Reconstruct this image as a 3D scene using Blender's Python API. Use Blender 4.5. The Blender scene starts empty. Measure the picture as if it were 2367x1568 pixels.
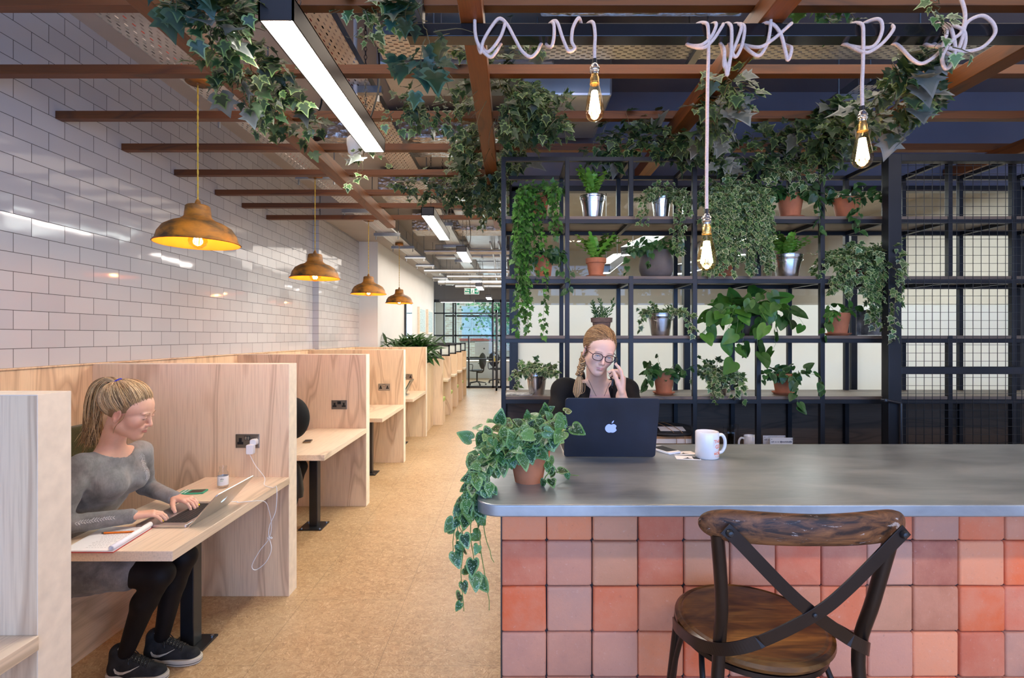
import bpy, math, random
import numpy as np
from mathutils import Vector, Matrix, Euler
# ------------------------------------------------------------------ camera, world, light, exposure
SC = bpy.context.scene
COL = SC.collection
F = 1161.0; HX = 1184.0; HY = 778.0; EYE = 1.6       # focal length in pixels, vanishing point, eye height (frame 2367x1568)
def P(px, py, d):                                   # photo pixel at depth d (metres along +Y) -> world point
    return Vector(((px-HX)*d/F, d, EYE-(py-HY)*d/F))
cam = bpy.data.cameras.new('camera'); camo = bpy.data.objects.new('camera', cam); COL.objects.link(camo)
camo.location = (0, 0, EYE); camo.rotation_euler = (math.pi/2, 0, 0)
cam.sensor_width = 36; cam.lens = F/2367*36; cam.clip_start = .05; cam.clip_end = 200
cam.shift_y = -6/2367
SC.camera = camo
SC.view_settings.view_transform = 'Standard'; SC.view_settings.look = 'None'
SC.view_settings.exposure = 0.0; SC.view_settings.gamma = 1; SC.view_settings.use_curve_mapping = False
W = bpy.data.worlds.new('world'); SC.world = W; W.use_nodes = True
bg = W.node_tree.nodes['Background']; bg.inputs[0].default_value = (.50, .70, 1, 1); bg.inputs[1].default_value = 1.3
def area(name, loc, rot, sx, sy, power, color):
    l = bpy.data.lights.new(name, 'AREA'); l.shape = 'RECTANGLE'; l.size = sx; l.size_y = sy; l.energy = power; l.color = color
    o = bpy.data.objects.new(name, l); o.location = loc; o.rotation_euler = [math.radians(a) for a in rot]; COL.objects.link(o); return o
area('shopfront_daylight', (.9, -2.6, 1.75), (90, 0, 0), 6.2, 2.6, 240, (.25, .47, 1))       # glazed shopfront behind the camera
area('far_window_daylight', (-.6, 18.6, 1.9), (-90, 0, 0), 3.6, 2.4, 160, (.8, .92, 1))      # windows at the far office
area('hall_lights', (-.9, 4.3, 3.05), (0, 0, 0), 1.8, 5.5, 52, (1, .83, .66))               # added warm fill over the booth aisle, no visible fitting
area('hall_lights_far', (-1.0, 11.0, 3.0), (0, 0, 0), 1.8, 6, 110, (1, .90, .80))  # added fill for the far stretch of the aisle, no visible fitting
area('bar_lights', (1.6, 2.1, 3.0), (0, 0, 0), 3.2, .8, 20, (1, .86, .72))  # added fill above the counter, not an actual lamp
area('front_linear_light', (2.2, -.40, 3.1), (0, 0, 0), 2.8, .12, 58, (1, .83, .66))          # ceiling light over the stools, in front of the bar                  
area('meeting_room_lights', (2.2, 6.0, 3.1), (0, 0, 0), 4.0, 3.0, 400, (1, .98, .96))
# ------------------------------------------------------------------ helpers
ORG = {}
def tag(o, label=None, cat=None, group=None, kind=None):
    if label: o['label'] = label
    if cat: o['category'] = cat
    if group: o['group'] = group
    if kind: o['kind'] = kind
    return o
def thing(name, loc, label, cat, group=None, rz=0):
    o = bpy.data.objects.new(name, None); COL.objects.link(o); o.location = loc; o.rotation_euler = (0, 0, rz)
    o.empty_display_size = .05
    ORG[o.name] = Vector(loc)
    return tag(o, label, cat, group)
def link_mesh(name, me, mat, parent, org):
    o = bpy.data.objects.new(name, me); COL.objects.link(o)
    for m in (mat if isinstance(mat, (list, tuple)) else [mat]): me.materials.append(m)
    if parent is not None: o.parent = parent
    else: o.location = org
    ORG[o.name] = org
    return o
def rotm(rx=0, ry=0, rz=0): return Euler((math.radians(rx), math.radians(ry), math.radians(rz))).to_matrix()
class MB:
    """collects vertices and faces of one mesh; shapes are given in world coordinates (or local ones for rotated things)"""
    def __init__(s): s.v = []; s.f = []; s.m = []; s.c = []; s.T = None
    def add(s, vs, fs, mi=0, col=None):
        n = len(s.v)
        for p in vs: s.v.append(tuple(s.T @ Vector(p)) if s.T else tuple(p))
        for q in fs: s.f.append([i+n for i in q]); s.m.append(mi); s.c.append(col or (1, 1, 1))
        return s
    def box(s, x0, x1, y0, y1, z0, z1, mi=0, col=None):
        vs = [(x, y, z) for x in (x0, x1) for y in (y0, y1) for z in (z0, z1)]
        return s.add(vs, [(0, 1, 3, 2), (4, 6, 7, 5), (0, 4, 5, 1), (2, 3, 7, 6), (0, 2, 6, 4), (1, 5, 7, 3)], mi, col)
    def obox(s, c, size, R, mi=0, col=None):
        hx, hy, hz = [a/2 for a in size]; c = Vector(c)
        vs = [c + R @ Vector((x, y, z)) for x in (-hx, hx) for y in (-hy, hy) for z in (-hz, hz)]
        return s.add(vs, [(0, 1, 3, 2), (4, 6, 7, 5), (0, 4, 5, 1), (2, 3, 7, 6), (0, 2, 6, 4), (1, 5, 7, 3)], mi, col)
    def bar(s, a, b, w, h, mi=0, up=(0, 0, 1)):
        a = Vector(a); b = Vector(b); d = (b-a); L = d.length; d.normalize(); up = Vector(up)
        x = d.cross(up)
        if x.length < 1e-4: x = d.cross(Vector((1, 0, 0)))
        x.normalize(); u = x.cross(d)
        vs = [p + x*sx*w/2 + u*su*h/2 for p in (a, b) for sx in (-1, 1) for su in (-1, 1)]
        return s.add(vs, [(0, 1, 3, 2), (4, 6, 7, 5), (0, 4, 5, 1), (2, 3, 7, 6), (0, 2, 6, 4), (1, 5, 7, 3)], mi)
    def tube(s, pts, r, n=8, caps=True, mi=0, col=None, closed=False):
        pts = [Vector(p) for p in pts]; k = len(pts)
        rs = r if isinstance(r, (list, tuple)) else [r]*k
        t0 = (pts[1]-pts[0]).normalized(); a = t0.orthogonal().normalized()
        vs = []
        for i, p in enumerate(pts):
            if closed: t = (pts[(i+1) % k]-pts[i-1])
            else: t = pts[min(i+1, k-1)]-pts[max(i-1, 0)]
            if t.length < 1e-9: t = t0
            t = t.normalized(); a = a - t*a.dot(t)
            if a.length < 1e-6: a = t.orthogonal()
            a.normalize(); b = t.cross(a)
            for j in range(n):
                w = 2*math.pi*j/n; vs.append(p + (a*math.cos(w)+b*math.sin(w))*rs[i])
        fs = []
        for i in range(k if closed else k-1):
            i2 = (i+1) % k
            for j in range(n): fs.append((i*n+j, i*n+(j+1) % n, i2*n+(j+1) % n, i2*n+j))
        if caps and not closed: fs.append(tuple(range(n-1, -1, -1))); fs.append(tuple((k-1)*n+j for j in range(n)))
        return s.add(vs, fs, mi, col)
    def cyl(s, a, b, r, n=20, r2=None, mi=0, col=None): return s.tube([a, b], [r, r if r2 is None else r2], n, True, mi, col)
    def lathe(s, prof, c=(0, 0, 0), n=32, mi=0, col=None, R=None, cap=True):
        c = Vector(c); vs = []; fs = []; k = len(prof)
        for (r, z) in prof:
            for j in range(n):
                w = 2*math.pi*j/n; p = Vector((r*math.cos(w), r*math.sin(w), z)); vs.append(c + (R @ p if R else p))
        for i in range(k-1):
            for j in range(n): fs.append((i*n+j, i*n+(j+1) % n, (i+1)*n+(j+1) % n, (i+1)*n+j))
        if cap and prof[0][0] > 1e-5: fs.append(tuple(range(n-1, -1, -1)))
        if cap and prof[-1][0] > 1e-5: fs.append(tuple((k-1)*n+j for j in range(n)))
        return s.add(vs, fs, mi, col)
    def prism(s, outline, z0, z1, mi=0, R=None, c=(0, 0, 0), col=None):
        n = len(outline); c = Vector(c)
        vs = [Vector((x, y, z0)) for x, y in outline] + [Vector((x, y, z1)) for x, y in outline]
        vs = [c + (R @ v if R else v) for v in vs]
        fs = [tuple(range(n-1, -1, -1)), tuple(range(n, 2*n))] + [(i, (i+1) % n, n+(i+1) % n, n+i) for i in range(n)]
        return s.add(vs, fs, mi, col)
    def build(s, name, mat, parent=None, bevel=0, smooth=None, colors=False, org=None, seg=2, subsurf=0):
        if parent is not None: org = ORG[parent.name]
        elif org is None:
            a = np.array(s.v); org = Vector(((a[:, 0].min()+a[:, 0].max())/2, (a[:, 1].min()+a[:, 1].max())/2, a[:, 2].min()))
        org = Vector(org)
        me = bpy.data.meshes.new(name)
        me.from_pydata([(x-org.x, y-org.y, z-org.z) for x, y, z in s.v], [], s.f)
        me.polygons.foreach_set('material_index', s.m)
        if colors:
            ca = me.color_attributes.new('Col', 'FLOAT_COLOR', 'CORNER')
            buf = []
            for f, c in zip(s.f, s.c): buf += [c[0], c[1], c[2], 1]*len(f)
            ca.data.foreach_set('color', buf)
        me.validate(); me.update()
        import bmesh
        bm = bmesh.new(); bm.from_mesh(me); bmesh.ops.recalc_face_normals(bm, faces=bm.faces); bm.to_mesh(me); bm.free()
        o = link_mesh(name, me, mat, parent, org)
        if smooth is not None:
            me.polygons.foreach_set('use_smooth', [True]*len(me.polygons)); me.set_sharp_from_angle(angle=math.radians(smooth))
        if bevel:
            b = o.modifiers.new('bevel', 'BEVEL'); b.width = bevel; b.segments = seg; b.limit_method = 'ANGLE'; b.angle_limit = math.radians(40)
            b.harden_normals = False
        if subsurf:
            b = o.modifiers.new('sub', 'SUBSURF'); b.levels = subsurf; b.render_levels = subsurf
        return o
def kids(o): return [c for c in list(o.children)]
def dup(o, loc=None, rz=None, label=None, parent=None, top=True):
    c = o.copy(); COL.objects.link(c)
    if parent is not None: c.parent = parent
    ORG[c.name] = Vector(loc) if loc is not None else ORG.get(o.name, Vector())
    if loc is not None and top: c.location = loc
    if rz is not None: c.rotation_euler = (0, 0, rz)
    if label: c['label'] = label
    for ch in kids(o): dup(ch, parent=c, top=False)
    return c
def arc(c, r, a0, a1, n=12, ax='xz'):
    out = []
    for i in range(n+1):
        w = math.radians(a0+(a1-a0)*i/n); x, y = r*math.cos(w), r*math.sin(w)
        out.append(Vector(c)+(Vector((x, 0, y)) if ax == 'xz' else Vector((x, y, 0)) if ax == 'xy' else Vector((0, x, y))))
    return out
def spline(pts, n=8):
    """Catmull-Rom through points"""
    pts = [Vector(p) for p in pts]; out = []
    for i in range(len(pts)-1):
        p0 = pts[max(i-1, 0)]; p1 = pts[i]; p2 = pts[i+1]; p3 = pts[min(i+2, len(pts)-1)]
        for k in range(n):
            t = k/n
            out.append(.5*((2*p1)+(p2-p0)*t+(2*p0-5*p1+4*p2-p3)*t*t+(3*p1-p0-3*p2+p3)*t**3))
    out.append(pts[-1]); return out
def text_obj(name, txt, size, loc, R, mat, parent, depth=.0006, align='LEFT', bend=None, bold=False):
    cu = bpy.data.curves.new(name, 'FONT'); cu.body = txt; cu.size = size; cu.extrude = depth; cu.align_x = align; cu.align_y = 'CENTER'
    cu.resolution_u = 3
    if bold: cu.offset = size*.02
    t = bpy.data.objects.new('tmp', cu); COL.objects.link(t); bpy.context.view_layer.update()
    me = bpy.data.meshes.new_from_object(t.evaluated_get(bpy.context.evaluated_depsgraph_get()))
    bpy.data.objects.remove(t); bpy.data.curves.remove(cu)
    org = ORG[parent.name]
    for v in me.vertices:
        p = v.co.copy()
        if bend:                                   # wrap round a vertical cylinder of radius bend
            rr = bend+p.z; w = p.x/bend; p = Vector((rr*math.sin(w), p.y, rr*math.cos(w)-bend))
        v.co = Vector(loc)+R @ p-org
    o = link_mesh(name, me, mat, parent, org); return o
# ------------------------------------------------------------------ materials
def newmat(name):
    m = bpy.data.materials.new(name); m.use_nodes = True; nt = m.node_tree
    return m, nt, nt.nodes['Principled BSDF']
def setin(nt, sock, v):
    if isinstance(v, bpy.types.NodeSocket): nt.links.new(v, sock)
    elif isinstance(v, (tuple, list)) and len(v) == 3 and sock.type == 'RGBA': sock.default_value = (*v, 1)
    else: sock.default_value = v
def nd(nt, typ, out=0, props=None, **ins):
    n = nt.nodes.new('ShaderNode'+typ)
    for k, v in (props or {}).items(): setattr(n, k, v)
    for k, v in ins.items():
        key = int(k[1:]) if k[0] == 'i' and k[1:].isdigit() else k.replace('_', ' ')
        setin(nt, n.inputs[key], v)
    return n.outputs[out]
def mixc(nt, f, a, b, blend='MIX'):
    n = nt.nodes.new('ShaderNodeMix'); n.data_type = 'RGBA'; n.blend_type = blend
    setin(nt, n.inputs[0], f); setin(nt, n.inputs[6], a); setin(nt, n.inputs[7], b); return n.outputs[2]
def ramp(nt, fac, stops, interp='LINEAR'):
    n = nt.nodes.new('ShaderNodeValToRGB'); n.color_ramp.interpolation = interp; e = n.color_ramp.elements
    while len(e) < len(stops): e.new(.5)
    for el, (p, c) in zip(e, stops): el.position = p; el.color = (*c, 1) if len(c) == 3 else (c[0],)*3+(1,)
    setin(nt, n.inputs[0], fac); return n.outputs[0]
def mth(nt, op, a, b=0.0, c=0.0):
    n = nt.nodes.new('ShaderNodeMath'); n.operation = op
    setin(nt, n.inputs[0], a); setin(nt, n.inputs[1], b); setin(nt, n.inputs[2], c); return n.outputs[0]
def vmap(nt, vec, scale=(1, 1, 1), rot=(0, 0, 0), loc=(0, 0, 0)):
    n = nt.nodes.new('ShaderNodeMapping'); setin(nt, n.inputs[0], vec)
    n.inputs['Scale'].default_value = scale; n.inputs['Rotation'].default_value = [math.radians(a) for a in rot]; n.inputs['Location'].default_value = loc
    return n.outputs[0]
def wpos(nt): return nd(nt, 'NewGeometry', 0)
def opos(nt): return nd(nt, 'TexCoord', 3)
def bump(nt, b, h, strength=.3, dist=.01):
    n = nt.nodes.new('ShaderNodeBump'); n.inputs['Strength'].default_value = strength; n.inputs['Distance'].default_value = dist
    setin(nt, n.inputs['Height'], h); nt.links.new(n.outputs[0], b.inputs['Normal'])
def simple(name, c, rough=.5, metal=0.0, var=.12, scale=6, bmp=0, bscale=60, spec=.5, coat=0, stretch=(1, 1, 1), sheen=0, emis=None, es=0, trans=0):
    """plain surface with slight procedural colour variation and optional fine relief"""
    m, nt, b = newmat(name); p = vmap(nt, opos(nt), stretch)
    n = nd(nt, 'TexNoise', 0, Vector=p, Scale=scale, Detail=5.0)
    lo = tuple(x*(1-var) for x in c); hi = tuple(min(1, x*(1+var)) for x in c)
    setin(nt, b.inputs['Base Color'], ramp(nt, n, [(.3, lo), (.7, hi)]))
    b.inputs['Roughness'].default_value = rough; b.inputs['Metallic'].default_value = metal
    b.inputs['Specular IOR Level'].default_value = spec
    if coat: b.inputs['Coat Weight'].default_value = coat; b.inputs['Coat Roughness'].default_value = .12
    if sheen: b.inputs['Sheen Weight'].default_value = sheen
    if bmp: bump(nt, b, nd(nt, 'TexNoise', 0, Vector=p, Scale=bscale, Detail=6.0), bmp, .002)
    if emis: b.inputs['Emission Color'].default_value = (*emis, 1); b.inputs['Emission Strength'].default_value = es
    if trans: b.inputs['Transmission Weight'].default_value = trans
    return m
def emat(name, c, s):
    m, nt, b = newmat(name); nt.nodes.remove(b); e = nt.nodes.new('ShaderNodeEmission'); e.inputs[0].default_value = (*c, 1); e.inputs[1].default_value = s
    nt.links.new(e.outputs[0], nt.nodes['Material Output'].inputs[0]); return m
def thin_glass(name, tint=(1, 1, 1), refl=.08, rough=0.0, milk=0.0, milkc=(.9, .92, .9)):
    """thin pane: see-through with a mirror reflection that grows at grazing angles; milk adds frosting"""
    m, nt, b = newmat(name); nt.nodes.remove(b)
    t = nt.nodes.new('ShaderNodeBsdfTransparent'); t.inputs[0].default_value = (*tint, 1)
    g = nt.nodes.new('ShaderNodeBsdfGlossy'); g.inputs['Roughness'].default_value = rough
    lw = nt.nodes.new('ShaderNodeLayerWeight'); lw.inputs[0].default_value = .5
    f = mth(nt, 'ADD', mth(nt, 'MULTIPLY', mth(nt, 'POWER', lw.outputs[1], 4.0), .75), refl*.4)
    mx = nt.nodes.new('ShaderNodeMixShader'); nt.links.new(f, mx.inputs[0]); nt.links.new(t.outputs[0], mx.inputs[1]); nt.links.new(g.outputs[0], mx.inputs[2])
    out = mx.outputs[0]
    if milk:
        d = nt.nodes.new('ShaderNodeBsdfDiffuse'); d.inputs[0].default_value = (*milkc, 1)
        tl = nt.nodes.new('ShaderNodeBsdfTranslucent'); tl.inputs[0].default_value = (*milkc, 1)
        ms = nt.nodes.new('ShaderNodeMixShader'); ms.inputs[0].default_value = .5
        nt.links.new(d.outputs[0], ms.inputs[1]); nt.links.new(tl.outputs[0], ms.inputs[2])
        m2 = nt.nodes.new('ShaderNodeMixShader'); m2.inputs[0].default_value = milk
        nt.links.new(out, m2.inputs[1]); nt.links.new(ms.outputs[0], m2.inputs[2]); out = m2.outputs[0]
    nt.links.new(out, nt.nodes['Material Output'].inputs[0]); return m
def wood(name, base, dark, horiz='x', scale=1.0, rough=.5, coat=0, contour=30, lines=.9, knots=True, tint=None, bmp=.15, world=True):
    """sawn / veneered timber: contour lines of a stretched noise field give cathedral grain"""
    m, nt, b = newmat(name); p = wpos(nt) if world else opos(nt)
    st = {'x': (.16, 1, 1), 'y': (1, .16, 1), 'z': (1, 1, .16)}[horiz]
    q = vmap(nt, p, tuple(a*scale for a in st))
    n1 = nd(nt, 'TexNoise', 0, Vector=q, Scale=1.6, Detail=2.5, Roughness=.45)
    s = mth(nt, 'SINE', mth(nt, 'MULTIPLY', n1, float(contour)))
    l = ramp(nt, s, [(lines-.35, (0, 0, 0)), (lines, (1, 1, 1)), (1, (.25, .25, .25))])
    fine = nd(nt, 'TexNoise', 0, Vector=vmap(nt, p, {'x': (3, 90, 90), 'y': (90, 3, 90), 'z': (90, 90, 3)}[horiz]), Scale=scale, Detail=3.0)
    big = nd(nt, 'TexNoise', 0, Vector=q, Scale=1.1, Detail=3.0)
    c = mixc(nt, big, tuple(x*.86 for x in base), tuple(min(1, x*1.12) for x in base))
    if tint: c = mixc(nt, ramp(nt, nd(nt, 'TexNoise', 0, Vector=q, Scale=.9, Detail=1.0), [(.45, (0, 0, 0)), (.65, (1, 1, 1))]), c, tint)
    c = mixc(nt, mth(nt, 'MULTIPLY', l, .55), c, dark)
    c = mixc(nt, mth(nt, 'MULTIPLY', ramp(nt, fine, [(.45, (0, 0, 0)), (.7, (1, 1, 1))]), .28), c, dark)
    if knots:
        v = nd(nt, 'TexVoronoi', 0, Vector=vmap(nt, p, tuple(a*1.5 for a in (({'x': (.35, 1, 1), 'y': (1, .35, 1), 'z': (1, 1, .35)})[horiz]))), Scale=scale*1.2)
        c = mixc(nt, ramp(nt, v, [(.02, (.8, .8, .8)), (.07, (0, 0, 0))]), c, tuple(x*.5 for x in dark))
    setin(nt, b.inputs['Base Color'], c); b.inputs['Roughness'].default_value = rough
    if coat: b.inputs['Coat Weight'].default_value = coat; b.inputs['Coat Roughness'].default_value = .15
    if bmp: bump(nt, b, fine, bmp, .001)
    return m
M = {}
M['ply'] = wood('birch_ply', (.81, .60, .385), (.42, .24, .14), 'z', 1.5, .42, contour=34, lines=.93, knots=False, tint=(.83, .61, .43), bmp=.05)
M['ply_h'] = wood('birch_ply_lengthwise', (.74, .55, .39), (.36, .24, .15), 'y', 1.3, .42, contour=30, lines=.93, knots=False, bmp=.05)
M['edge'] = simple('ply_edge', (.84, .70, .55), .5, var=.08, scale=20)
M['desk'] = wood('pale_desktop', (.76, .59, .42), (.34, .24, .15), 'y', 1.5, .30, contour=24, lines=.96, knots=False, tint=(.82, .67, .52), bmp=.05)
M['batten'] = wood('stained_batten', (.13, .036, .004), (.03, .010, .004), 'x', 2, .5, contour=40, lines=.8, knots=True)
M['joist'] = wood('stained_joist', (.155, .046, .007), (.04, .014, .006), 'y', 2, .46, contour=40, lines=.8, knots=True)
M['shelfwood'] = wood('grey_stained_shelf', (.17, .12, .085), (.05, .035, .025), 'x', 2.2, .5, contour=35, lines=.8)
M['darkplank'] = wood('dark_stained_plank', (.105, .066, .042), (.03, .02, .013), 'x', 2.5, .55, contour=40, lines=.75)
M['black'] = simple('black_steel', (.012, .0125, .015), .38, 0, .25, 8, spec=.6)
M['bluesteel'] = simple('blued_black_steel', (.011, .0125, .017), .42, .1, .3, 6, spec=.4)
M['blackplastic'] = simple('black_plastic', (.012, .012, .013), .4)
M['chrome'] = simple('polished_metal', (.75, .76, .78), .12, 1, .05)
M['alu'] = simple('brushed_aluminium', (.62, .62, .62), .32, 1, .06, 10)
M['brass'] = simple('brass', (.75, .50, .18), .25, 1, .1)
M['steelplate'] = simple('satin_steel_plate', (.42, .40, .38), .32, 1, .06)
M['white'] = simple('white_plastic', (.82, .82, .82), .3, var=.02)
M['paper'] = simple('paper', (.84, .83, .84), .7, var=.03)
M['galv'] = simple('galvanised_tin', (.55, .56, .58), .22, 1, .12, 9, stretch=(1, 1, .1))
M['terra'] = simple('terracotta', (.47, .155, .065), .75, 0, .18, 14, bmp=.2, bscale=120)
M['terra_red'] = simple('red_plastic_pot', (.30, .03, .02), .4)
M['clay_brown'] = simple('weathered_clay', (.16, .10, .075), .85, 0, .3, 30, bmp=.3)
M['concrete'] = simple('concrete_pot', (.125, .105, .092), .85, 0, .3, 9, bmp=.4, bscale=60)
M['soil'] = simple('soil', (.02, .013, .008), .95, bmp=.8, bscale=90)
M['tray'] = simple('galvanised_tray', (.50, .50, .50), .35, 1, .12)
M['traylip'] = simple('galvanised_lip', (.36, .38, .40), .4, .9)
M['fixture'] = simple('fixture_anthracite', (.028, .026, .028), .4)
M['diffuser'] = emat('lit_diffuser', (1, .92, .84), 60)
M['lampglow'] = emat('lit_lamp_far', (1, .97, .93), 14)
M['filament'] = emat('lit_filament', (1, .70, .42), 120)
M['filament2'] = emat('lit_filament_small', (1, .60, .25), 60)
M['bulbglass'] = thin_glass('amber_bulb_glass', (1, .82, .56), .10)
M['glass'] = thin_glass('clear_pane', (.93, .97, .96), .06)
M['clearglass'] = thin_glass('clear_vessel_glass', (.985, .99, .99), .10)
M['frost'] = thin_glass('frosted_film_panel', (1, 1, 1), .05, milk=1.0, milkc=(.86, .88, .84))
M['screenglass'] = thin_glass('frosted_screen', (.9, .95, .93), .05, milk=.6)
M['greenfab'] = simple('olive_felt', (.055, .060, .012), .95, 0, .4, 160, bmp=.5, bscale=300, sheen=.3)
M['limefab'] = simple('lime_felt', (.42, .48, .14), .9, 0, .15, 100)
M['brownfab'] = simple('dark_brown_leather', (.035, .018, .012), .5, 0, .2)
M['whitewall'] = simple('white_paint', (.74, .72, .69), .6, 0, .03, 2)
M['greywall'] = simple('grey_paint', (.20, .19, .19), .6, 0, .06, 2)
M['slate'] = simple('slate_paint', (.14, .135, .175), .55, 0, .12, 1.5)
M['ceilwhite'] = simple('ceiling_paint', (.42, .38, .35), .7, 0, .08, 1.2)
M['cord_y'] = simple('yellow_twisted_flex', (.55, .36, .04), .7)
M['rope'] = simple('blush_cotton_flex', (.72, .57, .51), .85, 0, .12, 160, bmp=.6, bscale=400)
M['cream'] = simple('warm_white', (.80, .78, .74), .5)
def m_tile():
    m, nt, b = newmat('white_metro_tile'); p = wpos(nt); sx = nd(nt, 'SeparateXYZ', 1, i0=p)
    sep = nt.nodes.new('ShaderNodeSeparateXYZ'); nt.links.new(p, sep.inputs[0])
    u = mth(nt, 'ADD', sep.outputs[1], -2.618+.1007+20.13); v = mth(nt, 'ADD', sep.outputs[2], -1.435+2.014)
    vec = nd(nt, 'CombineXYZ', 0, i0=u, i1=v)
    n = nt.nodes.new('ShaderNodeTexBrick'); nt.links.new(vec, n.inputs['Vector'])
    n.offset = .5; n.inputs['Scale'].default_value = 1; n.inputs['Brick Width'].default_value = .2013; n.inputs['Row Height'].default_value = .1007
    n.inputs['Mortar Size'].default_value = .0016; n.inputs['Mortar Smooth'].default_value = .1; n.inputs['Bias'].default_value = 0
    n.inputs['Color1'].default_value = (0, 0, 0, 1); n.inputs['Color2'].default_value = (1, 1, 1, 1)
    c = mixc(nt, n.outputs[0], (.50, .495, .515), (.56, .555, .575)); c = mixc(nt, n.outputs[1], c, (.06, .05, .05))
    setin(nt, b.inputs['Base Color'], c); setin(nt, b.inputs['Roughness'], mth(nt, 'ADD', mth(nt, 'MULTIPLY', n.outputs[1], .6), .07))
    g = nt.nodes.new('ShaderNodeNewGeometry'); r = mth(nt, 'MULTIPLY', mth(nt, 'ADD', n.outputs[0], -.5), .035)
    r2 = mth(nt, 'MULTIPLY', mth(nt, 'SINE', mth(nt, 'MULTIPLY', n.outputs[0], 57.0)), .012)
    tilt = nd(nt, 'CombineXYZ', 0, i1=r, i2=r2); ad = nd(nt, 'VectorMath', 0, {'operation': 'ADD'}, i0=g.outputs['Normal'], i1=tilt)
    nn = nd(nt, 'VectorMath', 0, {'operation': 'NORMALIZE'}, i0=ad)
    # tile edges pillow gently into the joint
    bp = nt.nodes.new('ShaderNodeBump'); bp.inputs['Strength'].default_value = .5; bp.inputs['Distance'].default_value = .002
    wv = nd(nt, 'TexNoise', 0, Vector=p, Scale=9.0, Detail=1.0)
    setin(nt, bp.inputs['Height'], mth(nt, 'ADD', mth(nt, 'SUBTRACT', 1.0, n.outputs[1]), mth(nt, 'MULTIPLY', wv, .5))); nt.links.new(nn, bp.inputs['Normal'])
    nt.links.new(bp.outputs[0], b.inputs['Normal']); return m
M['tile'] = m_tile()
def m_osb():
    """pressed wood strands: patches of straight grain, each turned its own way, laid over one another"""
    m, nt, b = newmat('osb_floor'); p = wpos(nt); c = None; h = None
    wob = nd(nt, 'TexNoise', 1, Vector=p, Scale=30.0, Detail=2.0)
    pw = nd(nt, 'VectorMath', 0, {'operation': 'MULTIPLY_ADD'}, i0=wob, i1=(.05, .05, .05), i2=p)
    for i, sc in enumerate((17.0, 24.0, 34.0, 48.0, 66.0)):
        v = nt.nodes.new('ShaderNodeTexVoronoi'); v.voronoi_dimensions = '2D'; nt.links.new(vmap(nt, pw, (.62, 1, 1), (0, 0, 37*i+8), (i*3.1, i*1.7, 0)), v.inputs['Vector']); v.inputs['Scale'].default_value = sc
        rnd = nd(nt, 'SeparateColor', 0, i0=v.outputs[1]); r2 = nd(nt, 'SeparateColor', 1, i0=v.outputs[1]); r3 = nd(nt, 'SeparateColor', 2, i0=v.outputs[1])
        ro = nt.nodes.new('ShaderNodeVectorRotate'); ro.rotation_type = 'Z_AXIS'; nt.links.new(p, ro.inputs['Vector']); nt.links.new(mth(nt, 'MULTIPLY', rnd, 6.28), ro.inputs['Angle'])
        g = nd(nt, 'TexNoise', 0, Vector=vmap(nt, ro.outputs[0], (14, 150, 1)), Scale=1.0, Detail=4.0, Roughness=.65, Distortion=.5)
        ci = ramp(nt, g, [(.30, (.22, .11, .04)), (.44, (.45, .26, .115)), (.56, (.58, .38, .20)), (.70, (.76, .58, .37))])
        ci = mixc(nt, 1.0, ci, ramp(nt, r2, [(0, (.72, .68, .62)), (1, (1.0, 1.0, 1.0))]), 'MULTIPLY')
        mask = ramp(nt, r3, [(.40, (0, 0, 0)), (.62, (.85, .85, .85))])
        c = ci if c is None else mixc(nt, mask, c, ci); h = g if h is None else mth(nt, 'ADD', h, mth(nt, 'MULTIPLY', mask, mth(nt, 'ADD', g, r2)))
    big = nd(nt, 'TexNoise', 0, Vector=p, Scale=1.3, Detail=3.0)
    c = mixc(nt, mth(nt, 'MULTIPLY', ramp(nt, big, [(.4, (0, 0, 0)), (.7, (1, 1, 1))]), .3), c, (.66, .48, .29))
    bk = nt.nodes.new('ShaderNodeTexBrick'); nt.links.new(vmap(nt, p, rot=(0, 0, 90), loc=(0, .04, 0)), bk.inputs['Vector']); bk.inputs['Scale'].default_value = 1
    bk.inputs['Brick Width'].default_value = 1.22; bk.inputs['Row Height'].default_value = .61; bk.inputs['Mortar Size'].default_value = .0015; bk.inputs['Mortar Smooth'].default_value = 0
    c = mixc(nt, mth(nt, 'MULTIPLY', bk.outputs[1], .55), c, (.12, .07, .03))
    setin(nt, b.inputs['Base Color'], c); b.inputs['Roughness'].default_value = .5
    b.inputs['Coat Weight'].default_value = .2; b.inputs['Coat Roughness'].default_value = .3
    bump(nt, b, h, .15, .002); return m
M['osb'] = m_osb()
def m_zinc():
    m, nt, b = newmat('zinc_worktop'); p = wpos(nt)
    q = vmap(nt, p, (1.2, 3.2, 2), (0, 0, 24))
    n = nd(nt, 'TexNoise', 0, Vector=q, Scale=2.2, Detail=8.0, Roughness=.62, Distortion=.6)
    n2 = nd(nt, 'TexNoise', 0, Vector=vmap(nt, p, (2, 22, 10), (0, 0, 20)), Scale=3.0, Detail=5.0)
    c = ramp(nt, n, [(.28, (.225, .25, .265)), (.5, (.335, .36, .375)), (.72, (.44, .465, .475))])
    c = mixc(nt, mth(nt, 'MULTIPLY', ramp(nt, n2, [(.5, (0, 0, 0)), (.75, (1, 1, 1))]), .2), c, (.55, .55, .52))
    setin(nt, b.inputs['Base Color'], c); b.inputs['Metallic'].default_value = .65
    setin(nt, b.inputs['Roughness'], ramp(nt, n, [(.3, (.32,)), (.7, (.44,))])); bump(nt, b, n, .04, .002); return m
M['zinc'] = m_zinc()
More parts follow.
